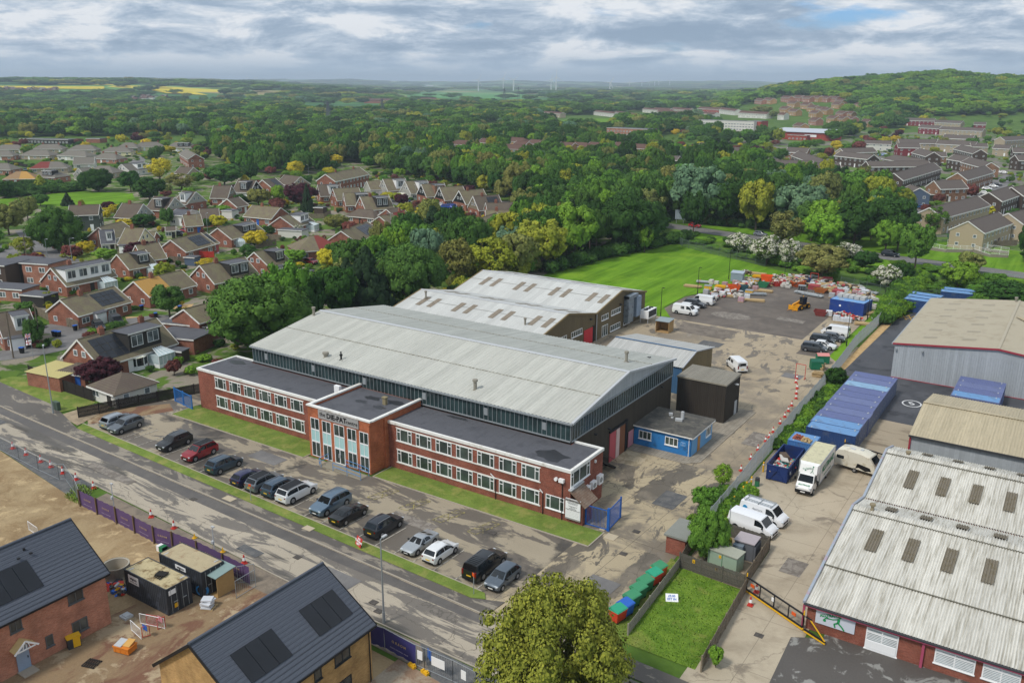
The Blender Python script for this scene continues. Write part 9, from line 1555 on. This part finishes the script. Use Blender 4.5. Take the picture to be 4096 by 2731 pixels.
CR={'round':[crown_mesh('crown',11+i,95,5200,.05)for i in range(4)],'sparse':[crown_mesh('crown',31+i,60,3600,.045,fill=.35)for i in range(2)],'cone':[crown_mesh('crown',41+i,90,4200,.05,'cone',.85)for i in range(2)],'big':[crown_mesh('crown',51,420,52000,.0165,fill=.5),crown_mesh('crown',52,190,14000,.032,fill=.75)],'blos':[crown_mesh('crown',61+i,80,4600,.05,mat=m_blos)for i in range(2)]}
TR=[trunk_mesh(i)for i in range(3)];TRs=trunk_mesh(9,True);TN=[0]
def tree_at(x,y,z,R,H,shape,tint,label,group=None,name='tree',cat='tree',rz=None,var=None):
 TN[0]+=1;k=TN[0];r=bpy.data.objects.new(name,None);COL.objects.link(r);r.location=(x,y,z);r.rotation_euler=(0,0,k*1.7 if rz is None else rz);r.scale=(R,R,H);r.empty_display_size=.2;_setup(r,label,cat,group,None)
 c=bpy.data.objects.new('crown',CR[shape][(k if var is None else var)%len(CR[shape])]);COL.objects.link(c);c.parent=r;rd=random.Random(k);t=srgb(TINT[tint]);v=rd.uniform(.86,1.16);c.color=(t[0]*v*rd.uniform(.93,1.08),t[1]*v,t[2]*v*rd.uniform(.9,1.1),1)
 q=bpy.data.objects.new('trunk',TRs if shape=='sparse' else TR[k%3]);COL.objects.link(q);q.parent=r;return r
TPOS=[]
def tree_px(t,x,yb,yt,w,shape,tint,label,group=None,name='tree',cat='tree',var=None):
 g=G(t,x,yb);c=CM@(g-np.array([0,0,CAMZ]));R=w/2/TILE[t][2]*c[2]/FPX;py=pix(t,x,yt)[1];H=1.
 for h in np.arange(1,34,.2):
  if proj([g[0],g[1],g[2]+h])[1]<=py:break
  H=h
 H=max(1.2,H*.97);sk=.15 if shape=='big' else .06;H/=1-sk;TPOS.append((g[0],g[1],R));return tree_at(g[0],g[1],g[2]-sk*H,R,H,shape,tint,label,group,name,cat,var=var)
TL=[('O',1277,1700,1306,398,'big','mp','large golden green maple in the foreground, cut by the bottom edge',0),('O',588,812,616,225,'big','gr','big bright green tree at the left end of the factory',1),('O',770,725,608,122,'round','md','round green tree right of the biggest one behind the factory'),('O',845,712,562,125,'cone','co','dark conifer clump behind the factory roof'),('O',800,700,590,80,'cone','co','smaller dark conifer at the left of the clump'),('O',945,700,545,150,'big','gr','tall fresh green tree behind the factory roof',1),('O',905,690,548,90,'round','dk','green tree wedged between the conifer and the fresh green one'),('O',1050,660,540,105,'sparse','ol','thin brownish tree above the middle workshop'),('O',1125,655,532,125,'sparse','yl','yellow green tree left of the farthest workshop roof'),('O',1185,640,520,110,'round','ol','olive tree behind the far workshop ridge'),('O',1245,620,492,125,'round','yl','light green tree at the hedge corner of the field'),('O',1320,600,455,115,'round','br','rounded light green tree left of the big dark one'),('O',1440,575,433,155,'big','dk','huge dark round tree at the corner of the playing field',1),('O',1480,580,502,56,'round','br','small bright green tree before the huge dark one'),('O',1370,560,470,80,'round','ol','olive tree tucked beside the huge dark one'),('O',1600,515,366,130,'round','bg','silvery blue green tree at the road sign'),('O',1735,530,398,98,'round','yl','yellow green tree in the middle of the road belt'),('O',1835,535,405,125,'round','bg','broad silvery tree behind the blossom'),('O',1960,565,440,115,'round','dk','left of two dark round trees by the pale terrace'),('O',2038,563,442,122,'round','dk','right of two dark round trees by the pale terrace'),('O',1800,575,474,98,'sparse','ol','bare looking brownish tree beside the road'),('O',1885,575,477,92,'round','br','vivid green tree right of the bare looking one'),('O',1515,500,405,80,'round','md','green tree at the left end of the road belt'),('O',1660,520,410,90,'round','dk','dark tree between the silver and yellow green ones'),('O',1690,430,365,90,'round','md','green tree behind the road belt below the tan terrace'),('O',1730,405,328,50,'round','md','tall round tree in front of the estate parking'),('O',1640,400,310,90,'round','dk','broad dark tree beside the brown gable'),('O',1890,500,385,90,'round','ol','spreading tree above the silvery one'),('O',1955,480,378,95,'round','md','rounded tree before the long white fascia terrace'),('O',2020,485,382,65,'sparse','md','round tree left of the slate blue house'),('O',2075,490,425,50,'sparse','yl','yellowish tree beside the slate blue house'),('O',1695,585,532,66,'blos','md','white blossom tree left of the others by the field fence'),('O',1760,608,536,80,'blos','md','large white blossom tree behind the skips'),('O',1812,614,548,62,'blos','md','white blossom tree right behind the skips'),('O',1946,603,553,62,'blos','md','white blossom tree beyond the round olive one'),('O',1885,642,553,125,'round','ol','round olive green tree behind the compound'),('O',1985,617,572,58,'round','dk','dark bush before the main road'),('O',2037,662,605,70,'blos','md','white blossom tree near the blue containers'),('O',2070,655,598,50,'round','dk','dark green tree joined to the right blossom tree'),('O',2198,668,593,85,'round','br','light green bush between the main road and the blue containers'),('O',2300,705,640,130,'round','dk','dark bushy tree at the right edge above the beige warehouse'),('O',2250,690,650,70,'round','md','green bush left of the right edge tree'),('C',1750,1232,1032,205,'sparse','md','spreading tree on the lawn in front of the second terrace'),('C',2352,1420,1130,110,'round','dk','dark tree at the right edge beyond the ramp'),('a',690,1370,795,560,'big','gr','very large spreading tree on the left green',1),('a',480,835,672,200,'round','gr','green tree at the park edge left'),('a',110,1180,760,420,'round','ol','olive tree mass at the left edge'),('a',330,1000,700,260,'round','ol','olive tree behind the very large spreading one'),('a',60,745,520,260,'round','dk','dark tree at the left edge beside the park'),('a',480,632,465,185,'cone','yl','golden conifer beside the park'),('a',1160,665,366,400,'big','dk','big dark round tree in the middle of the park edge',1),('a',1540,668,400,270,'round','dk','second big dark tree at the park edge'),('a',1765,795,455,370,'round','dk','third and tallest dark tree at the right park edge'),('a',1890,560,248,330,'sparse','gd','bright yellow tree standing among the park trees'),('a',2140,650,430,420,'sparse','ol','wide pale olive tree right of the park'),('a',1370,480,332,165,'round','md','green tree behind the park trees by the brown roof'),('a',1870,255,108,150,'round','gr','green tree beside the far left street'),('a',1285,915,758,165,'round','cp','small copper tree by the park'),('a',800,835,676,140,'cone','co','dark pointed conifer at the near park edge'),('a',970,890,748,100,'sparse','yl','thin yellowish tree at the near park edge'),('a',1515,1095,965,245,'round','gd','bright yellow shrub above the cream gable'),('a',1690,1085,905,300,'round','dk','dark green tree group above the cream gable'),('a',1975,1070,832,165,'round','gr','slim green tree before the white gabled chalets'),('a',1050,1085,930,155,'sparse','br','light tree before the green clad house'),('a',1075,1300,1125,200,'round','dk','dark bush beside the flat topped dormer house'),('a',290,1400,1190,300,'sparse','yl','yellow green tree near the left street'),('a',390,1560,1372,290,'round','cb','dusky red umbrella shaped tree, nearer one'),('a',850,1450,1282,235,'round','cb','dusky red umbrella shaped tree, farther one'),('a',1512,1345,1245,125,'round','gr','clipped round shrub in the cream house garden'),('a',2275,1425,1262,180,'round','br','leafy green tree among the brick bungalows'),('a',590,620,545,110,'round','br','light green shrub beside the golden conifer'),('d',425,1445,1065,240,'round','gr','dense egg shaped shrub on the corner by the street'),('d',585,940,762,200,'sparse','yl','light olive tree behind the timber fence'),('d',300,1025,885,225,'round','gr','green bush left of the solar bungalow'),('d',850,830,740,150,'round','gr','dark shrub behind the solar bungalow'),('d',930,825,760,90,'round','gd','golden shrub behind the solar bungalow'),('d',1175,330,245,90,'cone','gd','small golden conifer on the green'),('b',290,310,5,420,'round','gr','large tree above the chalets at left'),('b',600,250,40,200,'round','dk','dark tree above the black gabled chalet'),('b',1130,205,-10,235,'round','gd','tall yellow tree at the wood edge'),('b',1190,565,232,380,'round','cp','large copper beech among the houses'),('b',1268,615,272,150,'cone','co','dark conifer in front of the copper beech'),('b',690,545,312,300,'round','ol','olive green tree left of the copper beech'),('b',925,530,272,200,'round','br','fresh green tree touching the copper beech'),('b',1600,825,622,290,'round','ol','olive garden tree above the pyramid roof'),('b',300,625,512,210,'round','br','green shrub group above the left bungalow pair'),('b',90,810,662,120,'round','gr','small street tree at the left lamp'),('b',1155,885,752,145,'blos','md','white flowering shrub above the flat garage'),('b',605,1255,1112,150,'sparse','yl','orange tinged thin tree beside the dormer chalet'),('b',990,860,790,90,'round','cp','small purple shrub in the gardens'),('b',2000,950,860,260,'round','gr','green shrubs under the cream fronted bungalow'),('c',880,722,522,222,'round','gd','bright yellow tree on the inside of the cul-de-sac'),('c',1020,540,450,80,'round','gr','round dark shrub before the black gables'),('c',940,540,490,60,'round','cp','small purple shrub before the black gables'),('c',800,870,760,120,'round','gr','green shrub by the lime yellow car'),('c',1050,900,780,130,'round','br','green shrub at the lower end of the cul-de-sac'),('c',2200,600,455,200,'round','gd','golden leaved shrub at the wood edge'),('c',1910,1300,1170,130,'blos','md','white blossom shrub at the corner of the far workshop'),('D',682,905,718,300,'round','cp','dark purple maple behind the black fence'),('D',1172,842,728,112,'round','cb','red and cream shrub beside the round conservatory'),('D',285,905,822,55,'cone','bg','small blue green conifer against the black fence'),('D',1010,820,770,60,'round','gr','low green shrub beside the conservatory'),('D',1285,840,775,90,'round','br','light shrub near the blue gates'),('I',215,735,372,270,'big','md','dense round bush beside the brick kiosk',1),('I',215,425,232,190,'round','md','bush behind the dense round one along the fence'),('I',325,262,88,155,'sparse','br','thin leafy sapling at the yard fence'),('I',420,365,262,110,'round','md','bush growing through the fence by the bollards'),('I',330,420,330,110,'round','md','bush behind the plain white van'),('F',1080,925,768,150,'round','dk','dark bush between the fence and the long container row'),('I',278,1462,1302,112,'round','br','leafy bush at the near end of the timber fence'),('I',360,650,585,55,'round','gd','small yellow flowering shrub by the thin pole')]
for q in TL:tree_px(*q[:8],var=q[8]if len(q)>8 else None)
# ---- belts, woods and garden trees: candidates over the land, the 300 that show largest are objects, the rest is woodland
def inpoly(px,py,P):
 c=False;j=len(P)-1
 for i in range(len(P)):
  if(P[i][1]>py)!=(P[j][1]>py)and px<(P[j][0]-P[i][0])*(py-P[i][1])/(P[j][1]-P[i][1])+P[i][0]:c=not c
  j=i
 return c
O_=2352/4096
SUB=[(-400,318),(0,316),(470,312),(495,345),(505,395),(640,400),(740,400),(760,375),(840,380),(900,400),(1090,440),(1200,480),(1180,545),(1010,560),(830,620),(760,700),(480,800),(-400,1100)]
PARK=[(-400,440),(0,432),(180,415),(300,410),(305,480),(150,520),(-400,560)]
EST=[(1500,320),(1560,300),(1640,335),(1760,330),(1880,345),(2000,300),(2100,292),(2080,270),(2352,264),(2700,266),(2700,720),(2200,640),(2085,560),(2090,500),(2050,480),(1930,440),(1860,400),(1740,395),(1530,370)]
FIELD=[(1000,640),(1250,612),(1440,566),(1530,558),(1840,600),(2040,640),(2150,655),(2700,700),(2700,1600),(900,1600),(700,820)]
ROAD=[(1500,508),(1740,535),(1840,556),(2010,585),(2352,617),(2700,640),(2700,668),(2352,640),(2000,606),(1800,578),(1740,556),(1500,532)]
NO=[[(1480,536),(1740,558),(2000,603),(2352,655),(2352,720),(1900,700),(1480,580)],[(2080,560),(2352,590),(2352,618),(2080,592)],PARK,FIELD,ROAD,[(1262,266),(1420,266),(1410,300),(1270,300)],[(1105,283),(1152,283),(1152,312),(1105,312)],[(810,330),(880,330),(880,342),(810,342)],[(1640,270),(1905,275),(1905,330),(1650,325)],[(2080,575),(2350,560),(2350,610),(2080,590)]]
SPARSE=[([(1490,298),(1180,300),(1180,342),(1490,345)],.45),([(1700,212),(1965,228),(1975,292),(1700,255)],.62),([(1380,243),(1720,240),(1720,282),(1380,268)],.5),([(0,205),(230,205),(240,220),(0,222)],.2),(EST,.24),(SUB,.2)]
HD=[(math.hypot(h[0],h[1]),math.atan2(h[1],h[0]),math.hypot(h[0],h[1])*.86,h[2]*.75/math.hypot(h[0],h[1]))for h in HPOS if math.hypot(h[0],h[1])>420];cand=[];rw=150.
RG=np.random.default_rng(5)
while rw<11000:
 step=max(6.6,rw*.0118)if rw<2200 else rw*.013;na=int(rw*math.radians(68)/step)
 for k in range(na):
  a=YAW-math.radians(-34+68*(k+RG.uniform(0,1))/na);rr=rw+RG.uniform(0,1)*step;x,y=rr*math.cos(a),rr*math.sin(a);z=tz(x,y);P=proj((x,y,z));px,py=P[0]*O_,P[1]*O_
  if not(-120<px<2470 and py>150):continue
  p=1.
  if any(inpoly(px,py,q)for q in NO):continue
  sub=inpoly(px,py,SUB);est=inpoly(px,py,EST)
  for P_,d_ in SPARSE:
   if inpoly(px,py,P_):p=d_;break
  hill=z>6 and px>1500
  if 690<px<890 and 241<py<264:p=0
  if rr>1750 and not hill:
   nz=math.sin(x*.006+1)*math.sin(y*.0052+2)+.6*math.sin(x*.013+y*.011)+.3*math.sin(x*.03-y*.021)
   p*=1. if nz>.25 else .13
   if 900<px<1380 and rr>1900:p*=.35
   if((px<420 and 196<py<219)or(310<px<490 and 203<py<234))and rr>1200:p*=.06
   if 925<px<1180 and 211<py<246:p*=.12
   if rr>5000:p*=.8
  if RG.random()>p:continue
  if rr>420 and any(D[2]<rr and rr<D[0]and abs(a-D[1])<D[3]for D in HD):continue
  if any((x-h[0])**2+(y-h[1])**2<(h[2]+2.5)**2 for h in HPOS)or any((x-h[0])**2+(y-h[1])**2<(h[2]*.8+2)**2 for h in TPOS):continue
  if sub or est:R=RG.uniform(1.6,3.6 if rr<450 else 5);H=R*RG.uniform(1.3,2.)
  elif rr<2200:R=step*RG.uniform(.5,.86);H=RG.uniform(8.5,14.5)*(1.05 if rr<600 else 1)if R<9 else RG.uniform(11,16)
  else:R=step*RG.uniform(.55,1.);H=RG.uniform(10,19)
  cand.append((R*H/rr**2,x,y,z,R,H,px,py,sub,est,hill))
 rw+=step*.92
cand.sort(key=lambda c:-c[0]);nind=300-len(TL)-2
def pick_tint(c,R):
 q=R.random()
 if c[8]or c[9]:return['md','gr','br','yl','dk','cb','gd','ol'][int(q*8)]if q<.94 else 'cp'
 w=[('dk',.30),('gr',.22),('md',.2),('br',.08),('ol',.07),('yl',.035),('bg',.03),('co',.015)]if not c[10]else[('md',.3),('br',.3),('gr',.18),('yl',.06),('dk',.14),('ol',.03)]
 for n_,v in w:
  q-=v
  if q<0:return n_
 return 'gr'
RT=random.Random(3);DESC={'dk':'dark green','gr':'deep green','md':'mid green','br':'light green','ol':'olive','yl':'yellow green','bg':'silvery green','co':'blackish green','cp':'purple','cb':'dusky red','gd':'golden'}
NL={}
for c in sorted(cand[:nind],key=lambda c:c[6]):
 tn=pick_tint(c,RT);sh='sparse' if tn in('ol','yl')and RT.random()<.5 else 'cone' if tn=='co' else 'round'
 wh='in the left suburb gardens' if c[8]else 'in the right estate gardens' if c[9]else 'in the belt between the suburb and the field' if c[6]<1250 else 'in the belt beyond the playing field' if c[6]<1560 else 'in the belt along the main road'
 k=NL[tn,wh]=NL.get((tn,wh),0)+1;tree_at(c[1],c[2],c[3]-.1,c[4],c[5],sh,tn,DESC[tn]+(' conifer ' if sh=='cone' else ' tree ')+wh+', '+str(k)+('st' if k%10==1 and k!=11 else 'nd' if k%10==2 and k!=12 else 'rd' if k%10==3 and k!=13 else 'th')+' from left',DESC[tn]+' trees '+wh)
def instance_stuff(name,rows,label):
 """one object: points carrying scale, turn and tint; geometry nodes set a crown on each"""
 me=bpy.data.meshes.new(name);me.from_pydata([(c[0],c[1],c[2])for c in rows],[],[]);o=bpy.data.objects.new(name,me);COL.objects.link(o);o['kind']='stuff';o['label']=label;o.color=(0,0,0,1)
 for nm,tp,ds,v in(('sc','FLOAT_VECTOR','vector',[q for c in rows for q in c[3]]),('tn','FLOAT_COLOR','color',[q for c in rows for q in(*c[4],1)]),('turn','FLOAT','value',[c[5]for c in rows])):
  a=me.attributes.new(nm,tp,'POINT');a.data.foreach_set(ds,v)
 a=me.attributes.new('pk','INT','POINT');a.data.foreach_set('value',[c[6]for c in rows])
 ng=bpy.data.node_groups.new(name,'GeometryNodeTree');ng.interface.new_socket('Geometry',in_out='INPUT',socket_type='NodeSocketGeometry');ng.interface.new_socket('Geometry',in_out='OUTPUT',socket_type='NodeSocketGeometry')
 N,L=ng.nodes,ng.links;gi,go=N.new('NodeGroupInput'),N.new('NodeGroupOutput');ip=N.new('GeometryNodeInstanceOnPoints');jn=N.new('GeometryNodeJoinGeometry')
 for s in SRC:oi=N.new('GeometryNodeObjectInfo');oi.inputs['Object'].default_value=s;oi.inputs['As Instance'].default_value=True;L.new(oi.outputs['Geometry'],jn.inputs[0])
 def att(nm,tp):x=N.new('GeometryNodeInputNamedAttribute');x.data_type=tp;x.inputs['Name'].default_value=nm;return x.outputs[0]
 L.new(gi.outputs[0],ip.inputs['Points']);L.new(jn.outputs[0],ip.inputs['Instance']);ip.inputs['Pick Instance'].default_value=True;L.new(att('pk','INT'),ip.inputs['Instance Index']);L.new(att('sc','FLOAT_VECTOR'),ip.inputs['Scale'])
 cx=N.new('ShaderNodeCombineXYZ');L.new(att('turn','FLOAT'),cx.inputs[2]);L.new(cx.outputs[0],ip.inputs['Rotation'])
 st=N.new('GeometryNodeStoreNamedAttribute');st.data_type='FLOAT_COLOR';st.domain='INSTANCE';st.inputs['Name'].default_value='tint';L.new(ip.outputs[0],st.inputs['Geometry']);L.new(att('tn','FLOAT_COLOR'),st.inputs['Value']);L.new(st.outputs[0],go.inputs[0])
 md=o.modifiers.new('scatter','NODES');md.node_group=ng;return o
SRC=[]
for m_ in CR['round']+CR['sparse'][:1]:
 for o in COL.objects:
  if o.data is m_:SRC.append(o);break
rows=[]
for c in cand[nind:]:
 tn=pick_tint(c,RT);t=srgb(TINT[tn]);v=RT.uniform(.85,1.18);rows.append((c[1],c[2],c[3]-.2-c[5]*.04,(c[4]*RT.uniform(.8,1.2),c[4]*RT.uniform(.8,1.2),c[5]*RT.uniform(.82,1.15)),(t[0]*v*RT.uniform(.88,1.12),t[1]*v,t[2]*v),RT.uniform(0,6.28),4 if RT.random()<(.4 if tn in('ol','yl')else .14)and c[0]>1e-4 else RT.randrange(4)))
print('trees',len(TL),nind,'woodland',len(rows))
instance_stuff('woodland',rows,'far woods, hedgerow trees and distant tree cover beyond the houses')
rows=[]
def scrub(tile,pts,n,r0,r1,h0,h1,tints,seed=1):
 R=random.Random(seed);Q=[G(tile,*p)[:2]for p in pts]if tile else pts;xs_,ys_=[q[0]for q in Q],[q[1]for q in Q];k=0;it=0
 while k<n and it<n*60:
  it+=1;x,y=R.uniform(min(xs_),max(xs_)),R.uniform(min(ys_),max(ys_))
  if not inpoly(x,y,Q)or any((x-h[0])**2+(y-h[1])**2<(h[2]*.82)**2 for h in HPOS):continue
  t=srgb(TINT[R.choice(tints)]);v=R.uniform(.8,1.2);rr=R.uniform(r0,r1);h=R.uniform(h0,h1);rows.append((x,y,tz(x,y)-h*.28,(rr,rr,h*1.25),(t[0]*v,t[1]*v,t[2]*v),R.uniform(0,6.28),R.randrange(4)));k+=1
scrub(None,[(-66,219),(-98,240),(-108,256),(-82,250),(-46,243),(-12,236),(60,219),(60,200),(-14,212),(-18,206),(-33,212),(-45,209)],330,1.,2.2,.9,2.1,('md','gr','md','br'),2)
scrub(None,[(-18,196),(60,196),(60,212),(-18,214)],120,1.5,3.2,2,4.2,('dk','gr','md'),3)
scrub(None,[(-111,180),(-108,178),(-105.5,204),(-99.5,236),(-96,236),(-99,246),(-108,232)],130,1.2,2.4,2.2,3.8,('dk','gr'),4)
scrub(None,[(-31.2,176),(-28.2,176.5),(-28,196),(-29,224),(-35,224),(-33,200)],150,1.,1.9,2.2,3.3,('md','br','gr'),5)
scrub(None,[(-29.3,104),(-27.2,106),(-26.6,135),(-28.9,139)],120,.5,1.4,.7,1.8,('md','gr','br'),6);scrub(None,[(-28.6,80),(-26.8,80),(-27,92),(-28.8,92)],26,.5,1.1,.9,1.8,('md','br'),7);scrub(None,[(-29.8,76.8),(-27.3,77),(-27.4,89),(-29.4,88)],34,.7,1.3,1.,2.,('md','gr','br'),17)
scrub('a',[(0,750),(0,620),(400,600),(900,620),(960,660),(560,700)],150,1.3,3.6,1.8,3.8,('dk','gr'),8);scrub('C',[(200,1175),(800,1230),(1260,1290),(1200,1240),(560,1150),(200,1120)],110,1.,2.2,1.5,3,('gr','ol','dk'),9)
scrub(None,[(-104,153),(-113,182),(-112,205),(-128,205),(-118,150)],110,1.5,3,2.5,5,('gr','ol','yl','md'),10);scrub(None,[(-103,82),(-113,100),(-110,150),(-104,152),(-99,130),(-99.5,110),(-102,108)],110,1.2,2.6,2,4.5,('gr','dk','md'),11)
GD=[(-112,82),(-125,70),(-165,75),(-250,110),(-330,350),(-200,330),(-125,200),(-112,120)]
scrub(None,GD,1000,.5,1.4,.7,1.9,('md','gr','br','gd','yl','dk','cb','gr'),12);scrub('f',[(350,250),(1250,250),(1344,560),(1000,700),(600,800),(430,560),(100,400)],330,.6,1.8,.9,2.4,('md','gr','br','yl'),13)
scrub('a',[(0,200),(300,120),(2300,120),(2350,620),(1900,480),(900,480),(100,560)],330,.6,1.8,.9,2.2,('md','gr','dk','gd','br'),14)
instance_stuff('shrubbery',rows,'hedges, brambles and garden shrubs along the fences, verges and gardens')
# tufts of grass on the rough plot and verges
def tufts(name,polys,label):
 R=np.random.default_rng(4);V=[];rn=[]
 for pts,n,h in polys:
  xs_,ys_=[q[0]for q in pts],[q[1]for q in pts];k=0
  while k<n:
   x,y=R.uniform(min(xs_),max(xs_)),R.uniform(min(ys_),max(ys_))
   if not inpoly(x,y,pts):continue
   a=R.uniform(0,6.28);w=.02+.02*R.random();hh=h*R.uniform(.4,1.2);dx,dy=math.cos(a)*w,math.sin(a)*w;lx,ly=R.normal(0,hh*.4,2);V+=[(x-dx,y-dy,.03),(x+dx,y+dy,.03),(x+lx,y+ly,hh)];rn+=[R.random()]*3;k+=1
 me=bpy.data.meshes.new(name);me.from_pydata(V,[],[(i,i+1,i+2)for i in range(0,len(V),3)]);at=me.attributes.new('rnd','FLOAT','POINT');at.data.foreach_set('value',rn);me.materials.append(m_leaf);me.normals_split_custom_set_from_vertices([(0,0,1)]*len(V));o=bpy.data.objects.new(name,me);COL.objects.link(o);o['kind']='stuff';o['label']=label;o.color=(*srgb('#7d9a3a'),1)
tufts('grass',[([(-27.1,57.6),(-20.4,57.6),(-21.2,70.8),(-27.2,71.3)],4000,.14),([(-28.8,57),(-27.1,57),(-27.3,71),(-28.9,72.5)],3000,.1),([(-29.6,104),(-26.8,107),(-26.8,136),(-29.4,141)],3000,.3),([(-109,58.7),(-42,55.9),(-41.5,57.1),(-109,59.9)],9000,.1),([(-65.8,69.9),(-37,69.9),(-37,73),(-65.8,73)],8000,.09),([(-103,69),(-77,69),(-77,73),(-103,73)],8000,.09),([(-91,46.2),(-88,46.2),(-90,49.5),(-93,49)],900,.4)],'grass blades on the rough plot, lawns and verges')
# thin air over the whole scene: far things fade towards blue
mb=MB();mb.box(-17500,-17500,-30,17500,17500,150);t=bpy.data.materials.new('haze');t.use_nodes=True;N_=t.node_tree.nodes;N_.remove(N_['Principled BSDF']);pv_=N_.new('ShaderNodeVolumePrincipled');pv_.inputs['Color'].default_value=(.72,.86,1,1);pv_.inputs['Density'].default_value=1.35e-4;t.node_tree.links.new(pv_.outputs[0],N_['Material Output'].inputs['Volume'])
obj('haze',mb,t,kind='stuff',label='thin blue haze')
